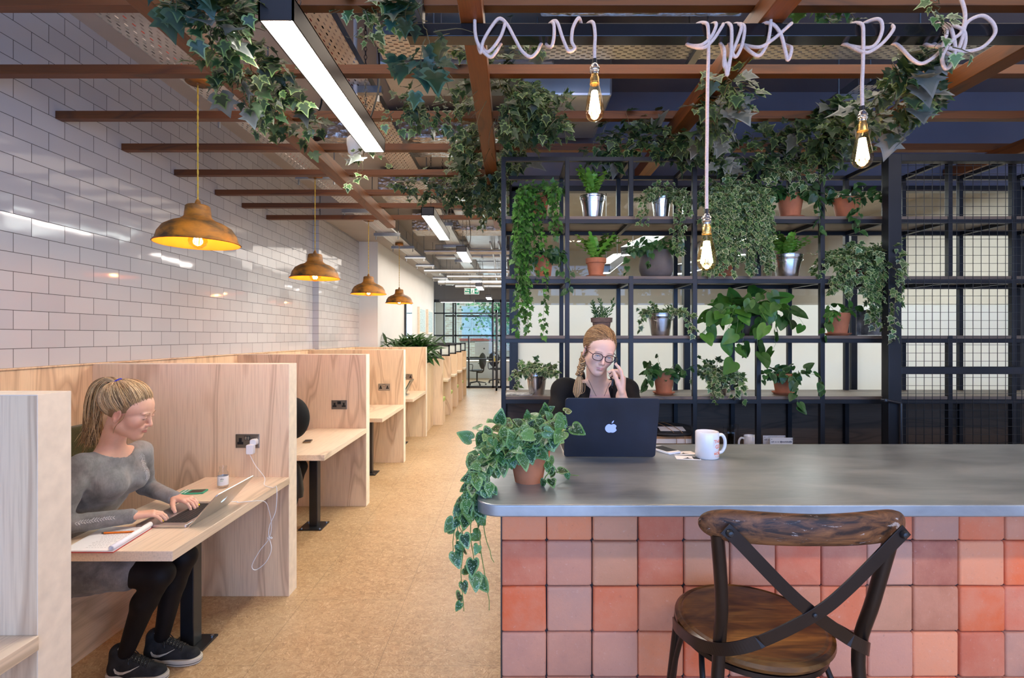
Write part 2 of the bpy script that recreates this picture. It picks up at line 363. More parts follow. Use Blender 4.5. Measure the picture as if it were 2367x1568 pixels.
def m_terratile():
    m, nt, b = newmat('handmade_terracotta'); p = wpos(nt)
    a = nt.nodes.new('ShaderNodeVertexColor'); a.layer_name = 'Col'
    n = nd(nt, 'TexNoise', 0, Vector=p, Scale=9.0, Detail=7.0, Roughness=.6); n2 = nd(nt, 'TexNoise', 0, Vector=p, Scale=70.0, Detail=8.0, Roughness=.7)
    b.inputs['Specular IOR Level'].default_value = .25
    c = mixc(nt, ramp(nt, n, [(.38, (0, 0, 0)), (.66, (1, 1, 1))]), a.outputs[0], mixc(nt, .5, a.outputs[0], (.72, .31, .18)))
    c = mixc(nt, mth(nt, 'MULTIPLY', ramp(nt, n2, [(.6, (0, 0, 0)), (.72, (1, 1, 1))]), .35), c, (.78, .52, .42))
    c = mixc(nt, mth(nt, 'MULTIPLY', ramp(nt, n2, [(.28, (1, 1, 1)), (.4, (0, 0, 0))]), .3), c, (.20, .10, .08))
    setin(nt, b.inputs['Base Color'], c); b.inputs['Roughness'].default_value = .6
    bump(nt, b, mth(nt, 'ADD', n, n2), .35, .004); return m
M['terratile'] = m_terratile()
def m_seat():
    m, nt, b = newmat('waxed_mango_wood'); p = opos(nt)
    n = nd(nt, 'TexNoise', 0, Vector=vmap(nt, p, (2.2, 9, 9), (0, 0, 6)), Scale=1.6, Detail=5.0, Roughness=.55, Distortion=1.4); f = nd(nt, 'TexNoise', 0, Vector=vmap(nt, p, (12, 170, 60), (0, 0, 6)), Scale=1.0, Detail=4.0)
    c = ramp(nt, n, [(.34, (.022, .008, .003)), (.45, (.085, .032, .008)), (.56, (.17, .068, .014)), (.70, (.30, .135, .030))]); c = mixc(nt, mth(nt, 'MULTIPLY', ramp(nt, f, [(.45, (0, 0, 0)), (.7, (1, 1, 1))]), .45), c, (.03, .011, .004))
    setin(nt, b.inputs['Base Color'], c); b.inputs['Roughness'].default_value = .33; b.inputs['Coat Weight'].default_value = .25; b.inputs['Coat Roughness'].default_value = .2; bump(nt, b, f, .12, .001); return m
M['seat'] = m_seat()
def m_rail():
    m, nt, b = newmat('worn_dark_wood'); p = opos(nt)
    n = nd(nt, 'TexNoise', 0, Vector=vmap(nt, p, (9, 60, 60)), Scale=1.0, Detail=9.0, Roughness=.65, Distortion=.9)
    c = ramp(nt, n, [(.38, (.022, .010, .006)), (.5, (.12, .045, .016)), (.68, (.24, .095, .032))])
    w = nd(nt, 'TexNoise', 0, Vector=vmap(nt, p, (14, 50, 50)), Scale=1.0, Detail=9.0, Roughness=.75, Distortion=.8)
    c = mixc(nt, ramp(nt, w, [(.60, (0, 0, 0)), (.64, (.8, .8, .8))]), c, (.55, .46, .40))
    setin(nt, b.inputs['Base Color'], c); b.inputs['Roughness'].default_value = .5; b.inputs['Specular IOR Level'].default_value = .35; bump(nt, b, n, .2, .002); return m
M['rail'] = m_rail()
M['stoolmetal'] = simple('bronzed_steel', (.022, .014, .011), .33, .5, .2, 12)
def m_shade():
    m, nt, b = newmat('distressed_orange_enamel'); p = opos(nt)
    n = nd(nt, 'TexNoise', 0, Vector=vmap(nt, p, (1, 1, 2.0)), Scale=7.0, Detail=6.0, Roughness=.6, Distortion=.3)
    c = ramp(nt, n, [(.36, (.045, .022, .008)), (.43, (.13, .055, .008)), (.58, (.36, .13, .008)), (.74, (.50, .17, .01))])
    setin(nt, b.inputs['Base Color'], c); b.inputs['Roughness'].default_value = .5; bump(nt, b, n, .2, .003); return m
M['shade'] = m_shade()
M['shadein'] = simple('orange_enamel_inside', (.90, .28, .02), .55)
def m_col(name, rough=.5, spots=None, sub=0, var=.15, sheen=0, trans=0, coat=0, vs=30, bmp=0, attr='Col'):
    """colour comes from the mesh's own colour attribute (leaf rims, skin, hair)"""
    m, nt, b = newmat(name); a = nt.nodes.new('ShaderNodeVertexColor'); a.layer_name = attr
    n = nd(nt, 'TexNoise', 0, Vector=opos(nt), Scale=float(vs), Detail=3.0)
    c = mixc(nt, 1.0, a.outputs[0], ramp(nt, n, [(.3, (1-var,)*3), (.7, (1, 1, 1))]), 'MULTIPLY')
    if spots:
        v = nd(nt, 'TexVoronoi', 0, Vector=vmap(nt, opos(nt), (1, 1, 1)), Scale=260.0); v2 = nd(nt, 'TexNoise', 0, Vector=opos(nt), Scale=80.0, Detail=2.0)
        s = mth(nt, 'MULTIPLY', ramp(nt, v, [(.28, (1, 1, 1)), (.36, (0, 0, 0))]), ramp(nt, v2, [(.42, (0, 0, 0)), (.5, (1, 1, 1))]))
        nb = nd(nt, 'SeparateColor', 2, i0=a.outputs[0]); 
        al = nt.nodes.new('ShaderNodeVertexColor'); al.layer_name = attr
        c = mixc(nt, mth(nt, 'MULTIPLY', s, spots), c, (.40, .52, .40))
    setin(nt, b.inputs['Base Color'], c); b.inputs['Roughness'].default_value = rough
    if sub: b.inputs['Subsurface Weight'].default_value = sub; b.inputs['Subsurface Radius'].default_value = (.012, .004, .002); b.inputs['Subsurface Scale'].default_value = 1
    if sheen: b.inputs['Sheen Weight'].default_value = sheen
    if coat: b.inputs['Coat Weight'].default_value = coat
    if bmp: bump(nt, b, nd(nt, 'TexNoise', 0, Vector=opos(nt), Scale=float(vs)*6, Detail=3.0), bmp, .001)
    if trans:
        tl = nt.nodes.new('ShaderNodeBsdfTranslucent'); nt.links.new(c, tl.inputs[0])
        mx = nt.nodes.new('ShaderNodeMixShader'); mx.inputs[0].default_value = trans
        nt.links.new(b.outputs[0], mx.inputs[1]); nt.links.new(tl.outputs[0], mx.inputs[2]); nt.links.new(mx.outputs[0], nt.nodes['Material Output'].inputs[0])
    return m
M['leaf'] = m_col('leaf', .42, trans=.18)
M['satinleaf'] = m_col('satin_pothos_leaf', .4, spots=.9, trans=.1)
M['skin'] = m_col('skin', .48, sub=.12, var=.05, vs=60)
M['hair'] = m_col('hair', .42, var=.25, vs=120)
M['stem'] = simple('vine_stem', (.10, .085, .035), .6)
M['greenstem'] = simple('green_stem', (.14, .24, .06), .5)
# ------------------------------------------------------------------ the setting
M['roomwall'] = simple('stone_paint', (.30, .285, .26), .6, 0, .05, 2)
M['ceilroom'] = simple('grey_soffit_paint', (.26, .25, .235), .6, 0, .12, 2)
def struct(name, mb, mat, bevel=0, smooth=None, parent=None, org=None):
    o = mb.build(name, mat, parent, bevel, smooth, org=org)
    if parent is None: o['kind'] = 'structure'
    return o
XW = -2.6
struct('floor', MB().box(-3.2, 5.2, -3.0, 19.2, -.05, 0), M['osb'])
struct('wall_left', MB().box(-2.75, XW, -3.0, 6.55, 0, 3.5), M['tile'])
struct('wall_left_pier', MB().box(-2.75, -2.52, 6.55, 8.27, 0, 3.5), M['tile'])
struct('wall_left_far', MB().box(-2.75, -2.21, 8.27, 14.2, 0, 3.5), M['whitewall'])
struct('wall_left_office', MB().box(-3.2, -3.05, 14.2, 19.2, 0, 3.4), M['whitewall'])
struct('wall_right', MB().box(5.0, 5.15, -3.0, 3.74, 0, 3.5), M['whitewall'])
struct('wall_right_room', MB().box(5.0, 5.15, 3.74, 19.2, 0, 3.5), M['roomwall'])
# shopfront wall behind the camera: piers, sill and lintel around wide openings
b = MB(); b.box(-3.0, -2.3, -3.1, -2.95, 0, 3.5); b.box(4.2, 5.2, -3.1, -2.95, 0, 3.5); b.box(-2.3, 4.2, -3.1, -2.95, 0, .45); b.box(-2.3, 4.2, -3.1, -2.95, 3.05, 3.5)
for x in (-.7, .95, 2.6): b.box(x-.04, x+.04, -3.08, -2.98, .45, 3.05)
struct('wall_back', b, M['greywall'])
struct('ceiling', MB().box(-3.2, .35, -3.0, 14.2, 3.5, 3.6), M['ceilwhite'])
struct('ceiling_bar', MB().box(.35, 5.2, -3.0, 3.74, 3.42, 3.6), M['slate'])
struct('ceiling_meeting_room', MB().box(.0, 5.2, 3.87, 10.0, 3.3, 3.4), M['ceilroom'])
struct('ceiling_office', MB().box(-3.2, 5.2, 14.2, 19.2, 3.3, 3.4), M['whitewall'])
struct('ceiling_soffit', MB().box(-2.51, -1.9, 6.58, 14.2, 3.16, 3.499), M['ceilwhite'])
# ply dado along the tiled wall
struct('trim_1', MB().box(XW, XW+.018, -.2, 6.549, 0, 1.43).box(XW, XW+.03, -.2, 6.549, 1.428, 1.436).box(-2.52, -2.505, 6.55, 8.0, 0, 1.43), M['ply'])
struct('trim_2', MB().box(-2.21, -2.19, 9.1, 14.1, 0, 1.22), M['ply'])
# bulkhead and glazed wall of the meeting room behind the plant shelving
YB = 3.74
struct('wall_bulkhead', MB().box(.0, 5.2, YB, YB+.12, 2.71, 3.5), M['slate'])
g = MB(); g.box(-.02, 5.2, YB, YB+.06, 0, .95)
struct('wall_partition_base', g, M['darkplank'])
fr = MB()
for x in (.0, 1.28, 2.52, 3.76): fr.box(x-.0, x+.045, YB-.01, YB+.05, .95, 2.71)
fr.box(0, 5.2, YB-.01, YB+.05, 2.68, 2.72)
struct('window_1', fr, M['black'])
w1 = bpy.data.objects['window_1']
struct('pane', MB().box(.02, 5.2, YB+.015, YB+.025, 1.835, 2.69), M['glass'], parent=w1)
struct('frosted_film', MB().box(.02, 5.2, YB+.012, YB+.028, .95, 1.835), M['frost'], parent=w1)
# meeting room beyond: side glazing along the corridor, far wall
sg = MB()
for y in (3.8, 5.6, 7.4, 9.2): sg.box(-.02, .03, y, y+.05, 0, 3.3)
sg.box(-.02, .03, 3.8, 10, 3.0, 3.3)
struct('window_2', sg, M['black']); w2 = bpy.data.objects['window_2']
struct('pane', MB().box(0, .008, 3.8, 10, 1.0, 3.0), M['glass'], parent=w2)
struct('frosted_film', MB().box(-.004, .014, 3.8, 10, .0, 1.0), M['frost'], parent=w2)
struct('wall_meeting_room_back', MB().box(-.02, 5.2, 10.0, 10.1, 0, 3.5), M['roomwall'])
struct('wall_corridor_right', MB().box(-.02, .06, 10.1, 15.5, 0, 3.5), M['whitewall'])
# end of the aisle: grey header, black framed glass screen and door, office behind
YE = 15.6
struct('wall_end_header', MB().box(-3.2, .1, YE, YE+.12, 2.74, 3.5), M['greywall'])
def gx(px, d=YE): return (px-HX)*d/F
def gz(py, d=YE): return EYE-(py-HY)*d/F
s = MB(); t = .045
for px, z0, z1 in ((1004, 0, 2.74), (1027, 0, 2.74), (1054, 0, 2.74), (1084, 0, 1.6), (1140, 0, 2.74), (1158, 0, 2.74)):
    s.box(gx(px)-t/2, gx(px)+t/2, YE-.02, YE+.04, z0, z1)
s.box(gx(1004), .1, YE-.02, YE+.04, 2.66, 2.74); s.box(gx(1004), .1, YE-.02, YE+.04, 2.30, 2.34); s.box(gx(1004), .1, YE-.02, YE+.04, 1.60, 1.65)
s.box(gx(1004), .1, YE-.02, YE+.04, 0, .06); s.box(gx(1054), gx(1140), YE-.02, YE+.04, .88, .91)
struct('window_3', s, M['black']); w3 = bpy.data.objects['window_3']
struct('pane', MB().box(gx(1004), gx(1140), YE, YE+.01, .06, 2.66), M['glass'], parent=w3)
d1 = MB(); dx = gx(1150); d1.box(dx-.025, dx+.02, 14.75, 15.55, 0, .08); d1.box(dx-.025, dx+.02, 14.75, 15.55, 2.3, 2.38)
d1.box(dx-.025, dx+.02, 14.75, 14.81, 0, 2.38); d1.box(dx-.025, dx+.02, 15.5, 15.56, 0, 2.38)
struct('door_1', d1, M['black']); dd = bpy.data.objects['door_1']
struct('door_pane', MB().box(dx-.006, dx+.002, 14.8, 15.52, .08, 2.3), M['glass'], parent=dd)
h = MB(); h.tube([(dx-.05, 14.86, .95), (dx-.05, 14.86, 1.15)], .012); h.tube([(dx-.05, 14.86, 1.05), (dx, 14.86, 1.05)], .008)
struct('door_handle', h, M['chrome'], parent=dd)
# far office wall with large windows on to the yard
YO = 19.2
s = MB(); s.box(-3.2, -2.6, YO, YO+.15, 0, 3.4); s.box(-2.6, 5.2, YO, YO+.15, 0, .75); s.box(-2.6, 5.2, YO, YO+.15, 3.0, 3.4)
struct('wall_end', s, M['whitewall'])
s = MB()
for x in (-2.6, -2.25, -.75, .0, 1.2): s.box(x-.035, x+.035, YO+.02, YO+.1, .75, 3.0)
s.box(-2.6, 1.2, YO+.02, YO+.1, 2.35, 2.42); s.box(-2.6, 1.2, YO+.02, YO+.1, .75, .82)
struct('window_4', s, M['black']); w4 = bpy.data.objects['window_4']
struct('pane', MB().box(-2.6, 1.2, YO+.05, YO+.055, .8, 3.0), M['glass'], parent=w4)
# the yard outside: brick building, tree
def m_brick():
    m, nt, b = newmat('pale_stock_brick'); p = wpos(nt); sep = nt.nodes.new('ShaderNodeSeparateXYZ'); nt.links.new(p, sep.inputs[0])
    vec = nd(nt, 'CombineXYZ', 0, i0=sep.outputs[0], i1=sep.outputs[2])
    n = nt.nodes.new('ShaderNodeTexBrick'); nt.links.new(vec, n.inputs['Vector']); n.inputs['Scale'].default_value = 1
    n.inputs['Brick Width'].default_value = .26; n.inputs['Row Height'].default_value = .09; n.inputs['Mortar Size'].default_value = .008
    n.inputs['Color1'].default_value = (.60, .54, .42, 1); n.inputs['Color2'].default_value = (.42, .30, .22, 1); n.inputs['Mortar'].default_value = (.7, .68, .62, 1)
    setin(nt, b.inputs['Base Color'], n.outputs[0]); b.inputs['Roughness'].default_value = .9; return m
M['brick'] = m_brick()
M['yard'] = simple('paving', (.5, .5, .48), .9)
sky = bpy.data.lights.new('sun', 'SUN'); sky.energy = 3.0; sky.angle = .1; sky.color = (1, .97, .9)
so = bpy.data.objects.new('sun', sky); so.rotation_euler = (math.radians(55), 0, math.radians(160)); so.location = (0, 22, 8); COL.objects.link(so)
so.rotation_euler = Vector((.3, 1, -.9)).to_track_quat('-Z', 'Y').to_euler()
yb = thing('brick_building', (-1, 25, 0), 'pale brick building with a gridded window seen through the far glass', 'building')
MB().box(-7, 6, 25, 25.3, 0, 9).build('wall', M['brick'], yb)
wn = MB().box(-2.5, -.95, 24.93, 25, 1.5, 3.1).build('window', simple('painted_frame', (.45, .55, .65), .5), yb)
gl = MB()
for i in range(3):
    for j in range(3): gl.box(-2.44+i*.49, -2.02+i*.49, 24.91, 24.94, 1.56+j*.5, 1.99+j*.5)
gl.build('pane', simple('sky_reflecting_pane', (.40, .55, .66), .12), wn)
MB().box(-2.6, -.85, 24.9, 25, 1.38, 1.5).build('sill', simple('red_brick_sill', (.35, .08, .06), .8), yb)
o = MB().box(-7, 6, 19.35, 25, -.05, 0).build('yard_ground', M['yard']); o['kind'] = 'structure'
# ------------------------------------------------------------------ pergola
ZB = 2.84
beam_d = [1.88, 2.37, 2.857, 3.34, 3.86, 4.39, 4.83, 5.31]
beam_d = [.90, 1.39]+beam_d
JX = [(-1.333, -1.248), (-.19, -.105), (.91, 1.0), (2.05, 2.14), (3.2, 3.29)]
names = ['frontmost', 'next to frontmost']
for i, d in enumerate(beam_d):
    xr = 5.0 if d < 3.5 else -.02
    b = MB()
    lab = ['nearest brown ceiling batten, just at the top of the view', 'second brown ceiling batten, cut by the top edge of the view'][i] if i < 2 else \
        ['brown ceiling batten running along the top edge of the photo', 'brown ceiling batten just above the leftmost lamp rose, reaching the left edge',
         'third visible brown batten, ending on the tiles above the first lamp', 'fourth visible brown batten, just above the top of the plant shelving',
         'fifth visible brown batten, crossing behind the first linear light', 'sixth visible brown batten, by the second lamp rose', 'seventh visible brown batten, second from farthest',
         'farthest short brown batten, where the long joists end'][i-2]
    b.box(XW+.001, xr, d, d+.046, ZB, ZB+.045)
    if i < 2: continue
    tag(b.build('ceiling_batten', M['batten'], bevel=.002), lab, 'beam', 'battens of the ceiling pergola')
jl = ['brown joist running back over the desk booths, first from the left', 'brown joist wrapped in dense ivy above the corridor edge', 'brown joist above the plant shelves with large grey ivy leaves',
      'brown joist at the upper right with grey ivy leaves', 'brown joist at the far right edge of the photo']
for i, (x0, x1) in enumerate(JX):
    y1 = 5.38 if i < 2 else 3.73
    tag(MB().box(x0, x1, .6, y1, ZB-.082, ZB-.0005).build('ceiling_joist', M['joist'], bevel=.003), jl[i], 'beam', 'joists of the ceiling pergola')
# ------------------------------------------------------------------ desk booths
BAY = 1.637
PY = [1.453]+[3.09+BAY*i for i in range(4)]
TH = .11; XE = -1.372
def socket(parent, x, y, z, switched=True):
    """double wall socket on a face at depth y, looking towards -Y"""
    pl = MB().box(x-.073, x+.073, y-.006, y, z-.043, z+.043).build('wall_socket', M['steelplate'], parent, bevel=.002)
    pl['label'] = 'satin steel double socket plate'
    for s in (-1, 1):
        cx = x+s*.043; pin = MB()
        pin.box(cx-.004, cx+.004, y-.0075, y-.005, z+.004, z+.016)
        for t in (-1, 1): pin.box(cx+t*.012-.006, cx+t*.012+.006, y-.0075, y-.005, z-.017, z-.010)
        pin.box(cx-.018, cx+.018, y-.0068, y-.005, z-.021, z-.005); pin.box(cx-.009, cx+.009, y-.0068, y-.005, z-.006, z+.019)
        pin.build('socket_opening', M['blackplastic'], pl)
    sw = MB(); sw.box(x-.017, x+.017, y-.007, y-.005, z+.006, z+.032); sw.build('switch_surround', M['blackplastic'], pl)
    MB().box(x-.014, x-.002, y-.010, y-.006, z+.009, z+.029).build('switch', M['chrome'], pl); MB().box(x+.002, x+.014, y-.010, y-.006, z+.009, z+.029).build('switch', M['chrome'], pl)
    return pl
plab = ['tall plywood booth panel nearest the camera with bluish daylight on its face', 'plywood booth panel with a white charger in its socket', 'plywood booth panel behind the black jacket with swirling grain',
        'third plywood booth panel with a socket, second from the planter', 'plywood booth panel in front of the bushy floor plant']
for i, y in enumerate(PY):
    t = thing('booth_partition', ((XW+.02+XE)/2, y, 0), plab[i], 'partition', 'tall plywood booth panels')
    xw_ = XW+.018 if y < 6.5 else -2.518
    MB().box(xw_, XE-.0015, y, y+TH, 0, 1.4285).build('board', M['ply'], t, bevel=.0015)
    MB().box(XE-.0015, XE, y, y+TH, 0, 1.43).build('edge_strip', M['edge'], t)
    MB().box(xw_, XE-.001, y+.001, y+TH-.001, 1.4285, 1.431).build('top_edge', M['edge'], t)
    if i: socket(t, -1.625 if i < 3 else (-1.62 if i == 3 else -1.66), y, .957)
def make_desk(far, label, post=True):
    t = thing('booth_desk', (-1.63, far-.5, 0), label, 'desk', 'desks of the plywood booths')
    MB().box(-1.885, XE+.005, far-1.068, far-.001, .693, .735).build('desktop', M['desk'], t, bevel=.002)
    y = far-.485
    pt = MB(); pt.box(-1.70, -1.63, y-.035, y+.035, .008, .692); pt.build('leg', M['black'], t, bevel=.004)
    pp = MB(); pp.box(-1.76, -1.57, y-.11, y+.08, 0, .010); pp.build('base_plate', M['black'], t, bevel=.001)
    for sx in (-1.74, -1.59):
        for sy in (y-.09, y+.06): MB().lathe([(0, .0), (.009, 0), (.009, .005), (0, .006)], (sx, sy, .010), 8).build('bolt', M['chrome'], t)
    return t
dl = ['pale desktop corner at the bottom left edge of the photo', 'pale desk with the open laptop, notepad and glass bottle', 'pale desk with a small phone lying near its back edge', 'empty pale desk in the third booth',
      'pale desk carrying a tilted tablet in the farthest tall booth']
for i, y in enumerate(PY): make_desk(y, dl[i])
bl_ = ['felt backed bench under the seated woman with grey top', 'felt backed bench behind the black jacket', 'felt backed bench in the third booth, hidden by its desk', 'felt backed bench in the farthest tall booth']
for i in range(4):
    y0 = PY[i]+TH+.004; y1 = PY[i+1]-.004
    xb_ = -2.575 if i < 3 else -2.515
    t = thing('booth_bench', (-2.36, (y0+y1)/2, 0), bl_[i], 'bench', 'benches of the plywood booths')
    MB().box(xb_, -2.13, y0, y1, 0, .335).build('base_panel', M['ply_h'], t, bevel=.002)
    MB().box(xb_, -2.11, y0+.01, y1-.01, .336, .455).build('seat_cushion', M['brownfab'], t, bevel=.02, seg=3)
    MB().box(xb_, xb_+.075, y0+.01, y1-.01, .50, 1.08).build('back_cushion', M['greenfab'], t, bevel=.025, seg=3)
# far low booths with framed screens
fl = ['nearest', 'second', 'middle', 'fourth', 'farthest']
for i in range(5):
    y = 9.06+1.17*i
    t = thing('low_partition', (-1.72, y, 0), f'{fl[i]} of the five low plywood panels with black framed screens', 'partition', 'low plywood panels down the aisle')
    MB().box(-2.18, -1.25, y, y+.06, 0, 1.2).build('board', M['ply'], t, bevel=.002)
    z0, z1 = 1.2, 1.425
    f = MB(); f.box(-2.1, -1.27, y+.015, y+.045, z0, z0+.03); f.box(-2.1, -1.27, y+.015, y+.045, z1-.03, z1); f.box(-2.1, -2.07, y+.015, y+.045, z0, z1); f.box(-1.30, -1.27, y+.015, y+.045, z0, z1)
    fo = f.build('screen_frame', M['black'], t)
    MB().box(-2.08, -1.29, y+.027, y+.033, z0+.02, z1-.02).build('pane', M['screenglass'], fo)
    if i < 4:
        t = thing('small_desk', (-1.6, y+.9, 0), f'small pale desk behind the {fl[i]} low panel', 'desk', 'small desks of the low booths')
        MB().box(-1.95, -1.24, y+.66, y+1.165, .72, .76).build('desktop', M['desk'], t, bevel=.002)
        MB().box(-1.9, -1.86, y+.72, y+.76, 0, .72).build('leg', M['black'], t)
        t = thing('low_bench', (-1.9, y+.3, 0), f'small bench with a lime cushion just behind the {fl[i]} low panel', 'bench', 'benches of the low booths')
        MB().box(-2.17, -1.26, y+.065, y+.42, 0, .40).build('base', M['ply'], t)
        MB().box(-2.17, -1.255, y+.068, y+.43, .40, .47).build('cushion', M['limefab'], t, bevel=.015)
        MB().box(-2.1, -1.255, y+.062, y+.12, .50, 1.0).build('back_cushion', M['limefab'], t, bevel=.015)
# planter box between the two kinds of booth
t = thing('planter_box', (-1.8, 8.6, 0), 'low plywood planter behind the last tall booth panel', 'planter')
MB().box(-2.19, -1.42, 8.14, 9.02, 0, 1.15).build('box', M['ply'], t)
MB().box(-2.15, -1.45, 8.18, 8.98, 1.15, 1.17).build('soil', M['soil'], t)
# pictures and dark narrow mirror on the white wall
for i, (y0, y1, l) in enumerate(((11.75, 12.55, 'pale blue framed picture on the white wall, nearer one'), (12.95, 13.7, 'pale blue framed picture on the white wall, farther one'))):
    t = thing('framed_picture', (-2.19, (y0+y1)/2, 1.66), l, 'picture', 'pictures on the white corridor wall')
    MB().box(-2.209, -2.16, y0, y1, 1.66, 2.30).build('frame', M['edge'], t)
    MB().box(-2.161, -2.157, y0+.05, y1-.05, 1.71, 2.25).build('print', simple('pale_map_print', (.45, .58, .60), .6, var=.45, scale=30), t)
t = thing('wall_mirror', (-2.2, 10.6, 1.2), 'narrow black framed mirror on the white corridor wall', 'mirror')
MB().box(-2.209, -2.17, 10.3, 10.9, 1.25, 2.32).build('frame', M['black'], t); MB().box(-2.172, -2.166, 10.34, 10.86, 1.29, 2.28).build('mirror_glass', simple('mirror', (.7, .75, .8), .05, 1, .02), t)
# ------------------------------------------------------------------ enamel pendants over the desks
def make_pendant(loc, label):
    x, y, z = loc                                          # z = rim height
    t = thing('pendant_lamp', (x, y, z), label, 'lamp', 'orange enamel pendants over the booths')
    pr = [(.207, 0), (.212, .003), (.208, .008), (.198, .018), (.188, .055), (.165, .090), (.125, .115), (.090, .128), (.072, .142), (.066, .150), (.060, .205), (.052, .212), (.0, .214)]
    MB().lathe(pr, (x, y, z), 48, cap=False).build('shade', M['shade'], t, smooth=35)
    pi = [(.2065, .001), (.196, .018), (.186, .053), (.163, .087), (.123, .112), (.088, .124), (.0, .128)]
    MB().lathe(pi, (x, y, z), 48, cap=False).build('shade_lining', M['shadein'], t, smooth=40)
    MB().lathe([(0, .212), (.014, .212), (.016, .222), (.010, .240), (.004, .246), (0, .247)], (x, y, z), 16).build('cord_grip', M['shade'], t, smooth=40)
    zc = 2.985; c = MB(); n = 60
    for ph in (0, math.pi): c.tube([(x+.0022*math.cos(ph+k*.9), y+.0022*math.sin(ph+k*.9), z+.24+(zc-z-.24)*k/n) for k in range(n+1)], .0026, 5)
    c.build('flex', M['cord_y'], t, smooth=60)
    MB().lathe([(0, -.012), (.010, -.010), (.012, 0), (.058, .0), (.062, .004), (.062, .034), (.058, .038), (0, .038)], (x, y, zc), 32).build('ceiling_rose', M['shade'], t, smooth=35)
    MB().cyl((x, y, z+.06), (x, y, z+.125), .022, 16).build('lamp_holder', M['blackplastic'], t, smooth=40)
    bu = MB().lathe([(0, -.030), (.022, -.026), (.040, -.010), (.047, .012), (.043, .034), (.028, .055), (.019, .066), (.018, .07)], (x, y, z+.005), 24).build('bulb', M['bulbglass'], t, smooth=60)
    f = MB()
    for k in range(6):
        w = k*math.pi/3; f.tube([(x+.012*math.cos(w), y+.012*math.sin(w), z+.0), (x+.018*math.cos(w+.2), y+.018*math.sin(w+.2), z+.035)], .0016, 5)
    f.build('filament', M['filament2'], bu)
    l = bpy.data.lights.new('pendant_glow', 'POINT'); l.energy = 7; l.color = (1, .62, .30); l.shadow_soft_size = .03
    lo = bpy.data.objects.new('pendant_glow', l); COL.objects.link(lo); lo.parent = t; lo.location = (0, 0, .03); return t
pl = ['largest orange pendant lamp, first above the booth desks', 'second orange pendant lamp above the booth desks', 'third orange pendant lamp above the booth desks', 'smallest orange pendant lamp, farthest down the aisle']
for i in range(4): make_pendant((-1.72, 2.75+BAY*i, 2.105), pl[i])
# ------------------------------------------------------------------ linear lights
def linear(xc, y0, y1, z, label, mat='diffuser', chain=True, w=.117):
    t = thing('linear_light', (xc, (y0+y1)/2, z), label, 'lamp', 'suspended linear lights')
    b = MB(); h = .078; e = .006
    b.box(xc-w/2, xc-w/2+e, y0, y1, z, z+h); b.box(xc+w/2-e, xc+w/2, y0, y1, z, z+h); b.box(xc-w/2, xc+w/2, y0, y0+e, z, z+h); b.box(xc-w/2, xc+w/2, y1-e, y1, z, z+h); b.box(xc-w/2, xc+w/2, y0, y1, z+h-e, z+h)
    b.build('housing', M['fixture'], t)
    MB().box(xc-w/2+e, xc+w/2-e, y0+e, y1-e, z+.003, z+.010).build('diffuser', M[mat], t)
    if chain:
        c = MB()
        for yy in (y0+.18, y1-.18):
            k = 0; zz = z+h
            while zz < 3.46:
                R = rotm(0, 0, 90*(k % 2)); pts = [R @ Vector((.008*math.cos(a*math.pi/3), 0, .014*math.sin(a*math.pi/3)))+Vector((xc, yy, zz+.013)) for a in range(6)]
                c.tube(pts, .0018, 4, closed=True); zz += .022; k += 1
        c.build('chain', M['black'], t)
        q = MB(); q.tube(spline([(xc, y1-.15, z+h), (xc+.05, y1-.1, z+h+.25), (xc+.02, y1-.02, z+h+.55), (xc-.03, y1, 3.46)], 6), .005, 6); q.build('flex', M['blackplastic'], t, smooth=60)
    return t
linear(-.783, 1.665, 2.865, 2.65, 'largest suspended linear light, glowing at the top of the photo')
linear(-.735, 4.37, 5.49, 2.65, 'second suspended linear light, just beyond the pergola', w=.112)
linear(-.63, 6.25, 7.13, 2.65, 'third suspended linear light over the aisle', w=.13)
linear(-.68, 10.3, 11.1, 2.62, 'small bright light at the far end, left of a similar one', 'lampglow', w=.14)
linear(-.61, 12.9, 13.7, 2.60, 'small bright light at the far end, right of a similar one', 'lampglow', w=.14)
t = thing('hanging_bar_light', (-1.4, 12, 2.42), 'dark bar light hanging crosswise before the far glass screen', 'lamp')
MB().box(-1.74, -.9, 12.0, 12.07, 2.42, 2.48).build('housing', M['fixture'], t); MB().box(-1.7, -.94, 12.01, 12.06, 2.414, 2.42).build('diffuser', M['lampglow'], t)
MB().tube([(-1.6, 12.03, 2.48), (-1.6, 12.03, 3.1)], .005, 5).tube([(-1.0, 12.03, 2.48), (-1.0, 12.03, 3.5)], .005, 5).build('hanger', M['black'], t)
# ------------------------------------------------------------------ bar counter
def rrect(x0, x1, y0, y1, r, n=6, corners=(1, 1, 1, 1)):
    out = []
    for (cx, cy, a, f) in ((x1-r, y1-r, 0, corners[0]), (x0+r, y1-r, 90, corners[1]), (x0+r, y0+r, 180, corners[2]), (x1-r, y0+r, 270, corners[3])):
        if f: out += [(cx+r*math.cos(math.radians(a+90*i/n)), cy+r*math.sin(math.radians(a+90*i/n))) for i in range(n+1)]
        else: out.append({0: (x1, y1), 90: (x0, y1), 180: (x0, y0), 270: (x1, y0)}[a])
    return out
ZC = 1.15
ct = thing('bar_counter', (1.4, 1.8, 0), 'long bar counter with zinc worktop and terracotta tiled front', 'counter')
MB().prism(rrect(-.097, 3.6, 1.34, 2.10, .065, 8, (0, 1, 1, 0)), ZC-.033, ZC).build('worktop', M['zinc'], ct, bevel=.004, smooth=35, seg=3)
MB().box(-.030, 3.5, 1.516, 2.04, 0, ZC-.034).build('carcass', simple('dark_grout_board', (.035, .026, .024), .9), ct)
rnd = random.Random(4); tb = MB(); TP = .1372
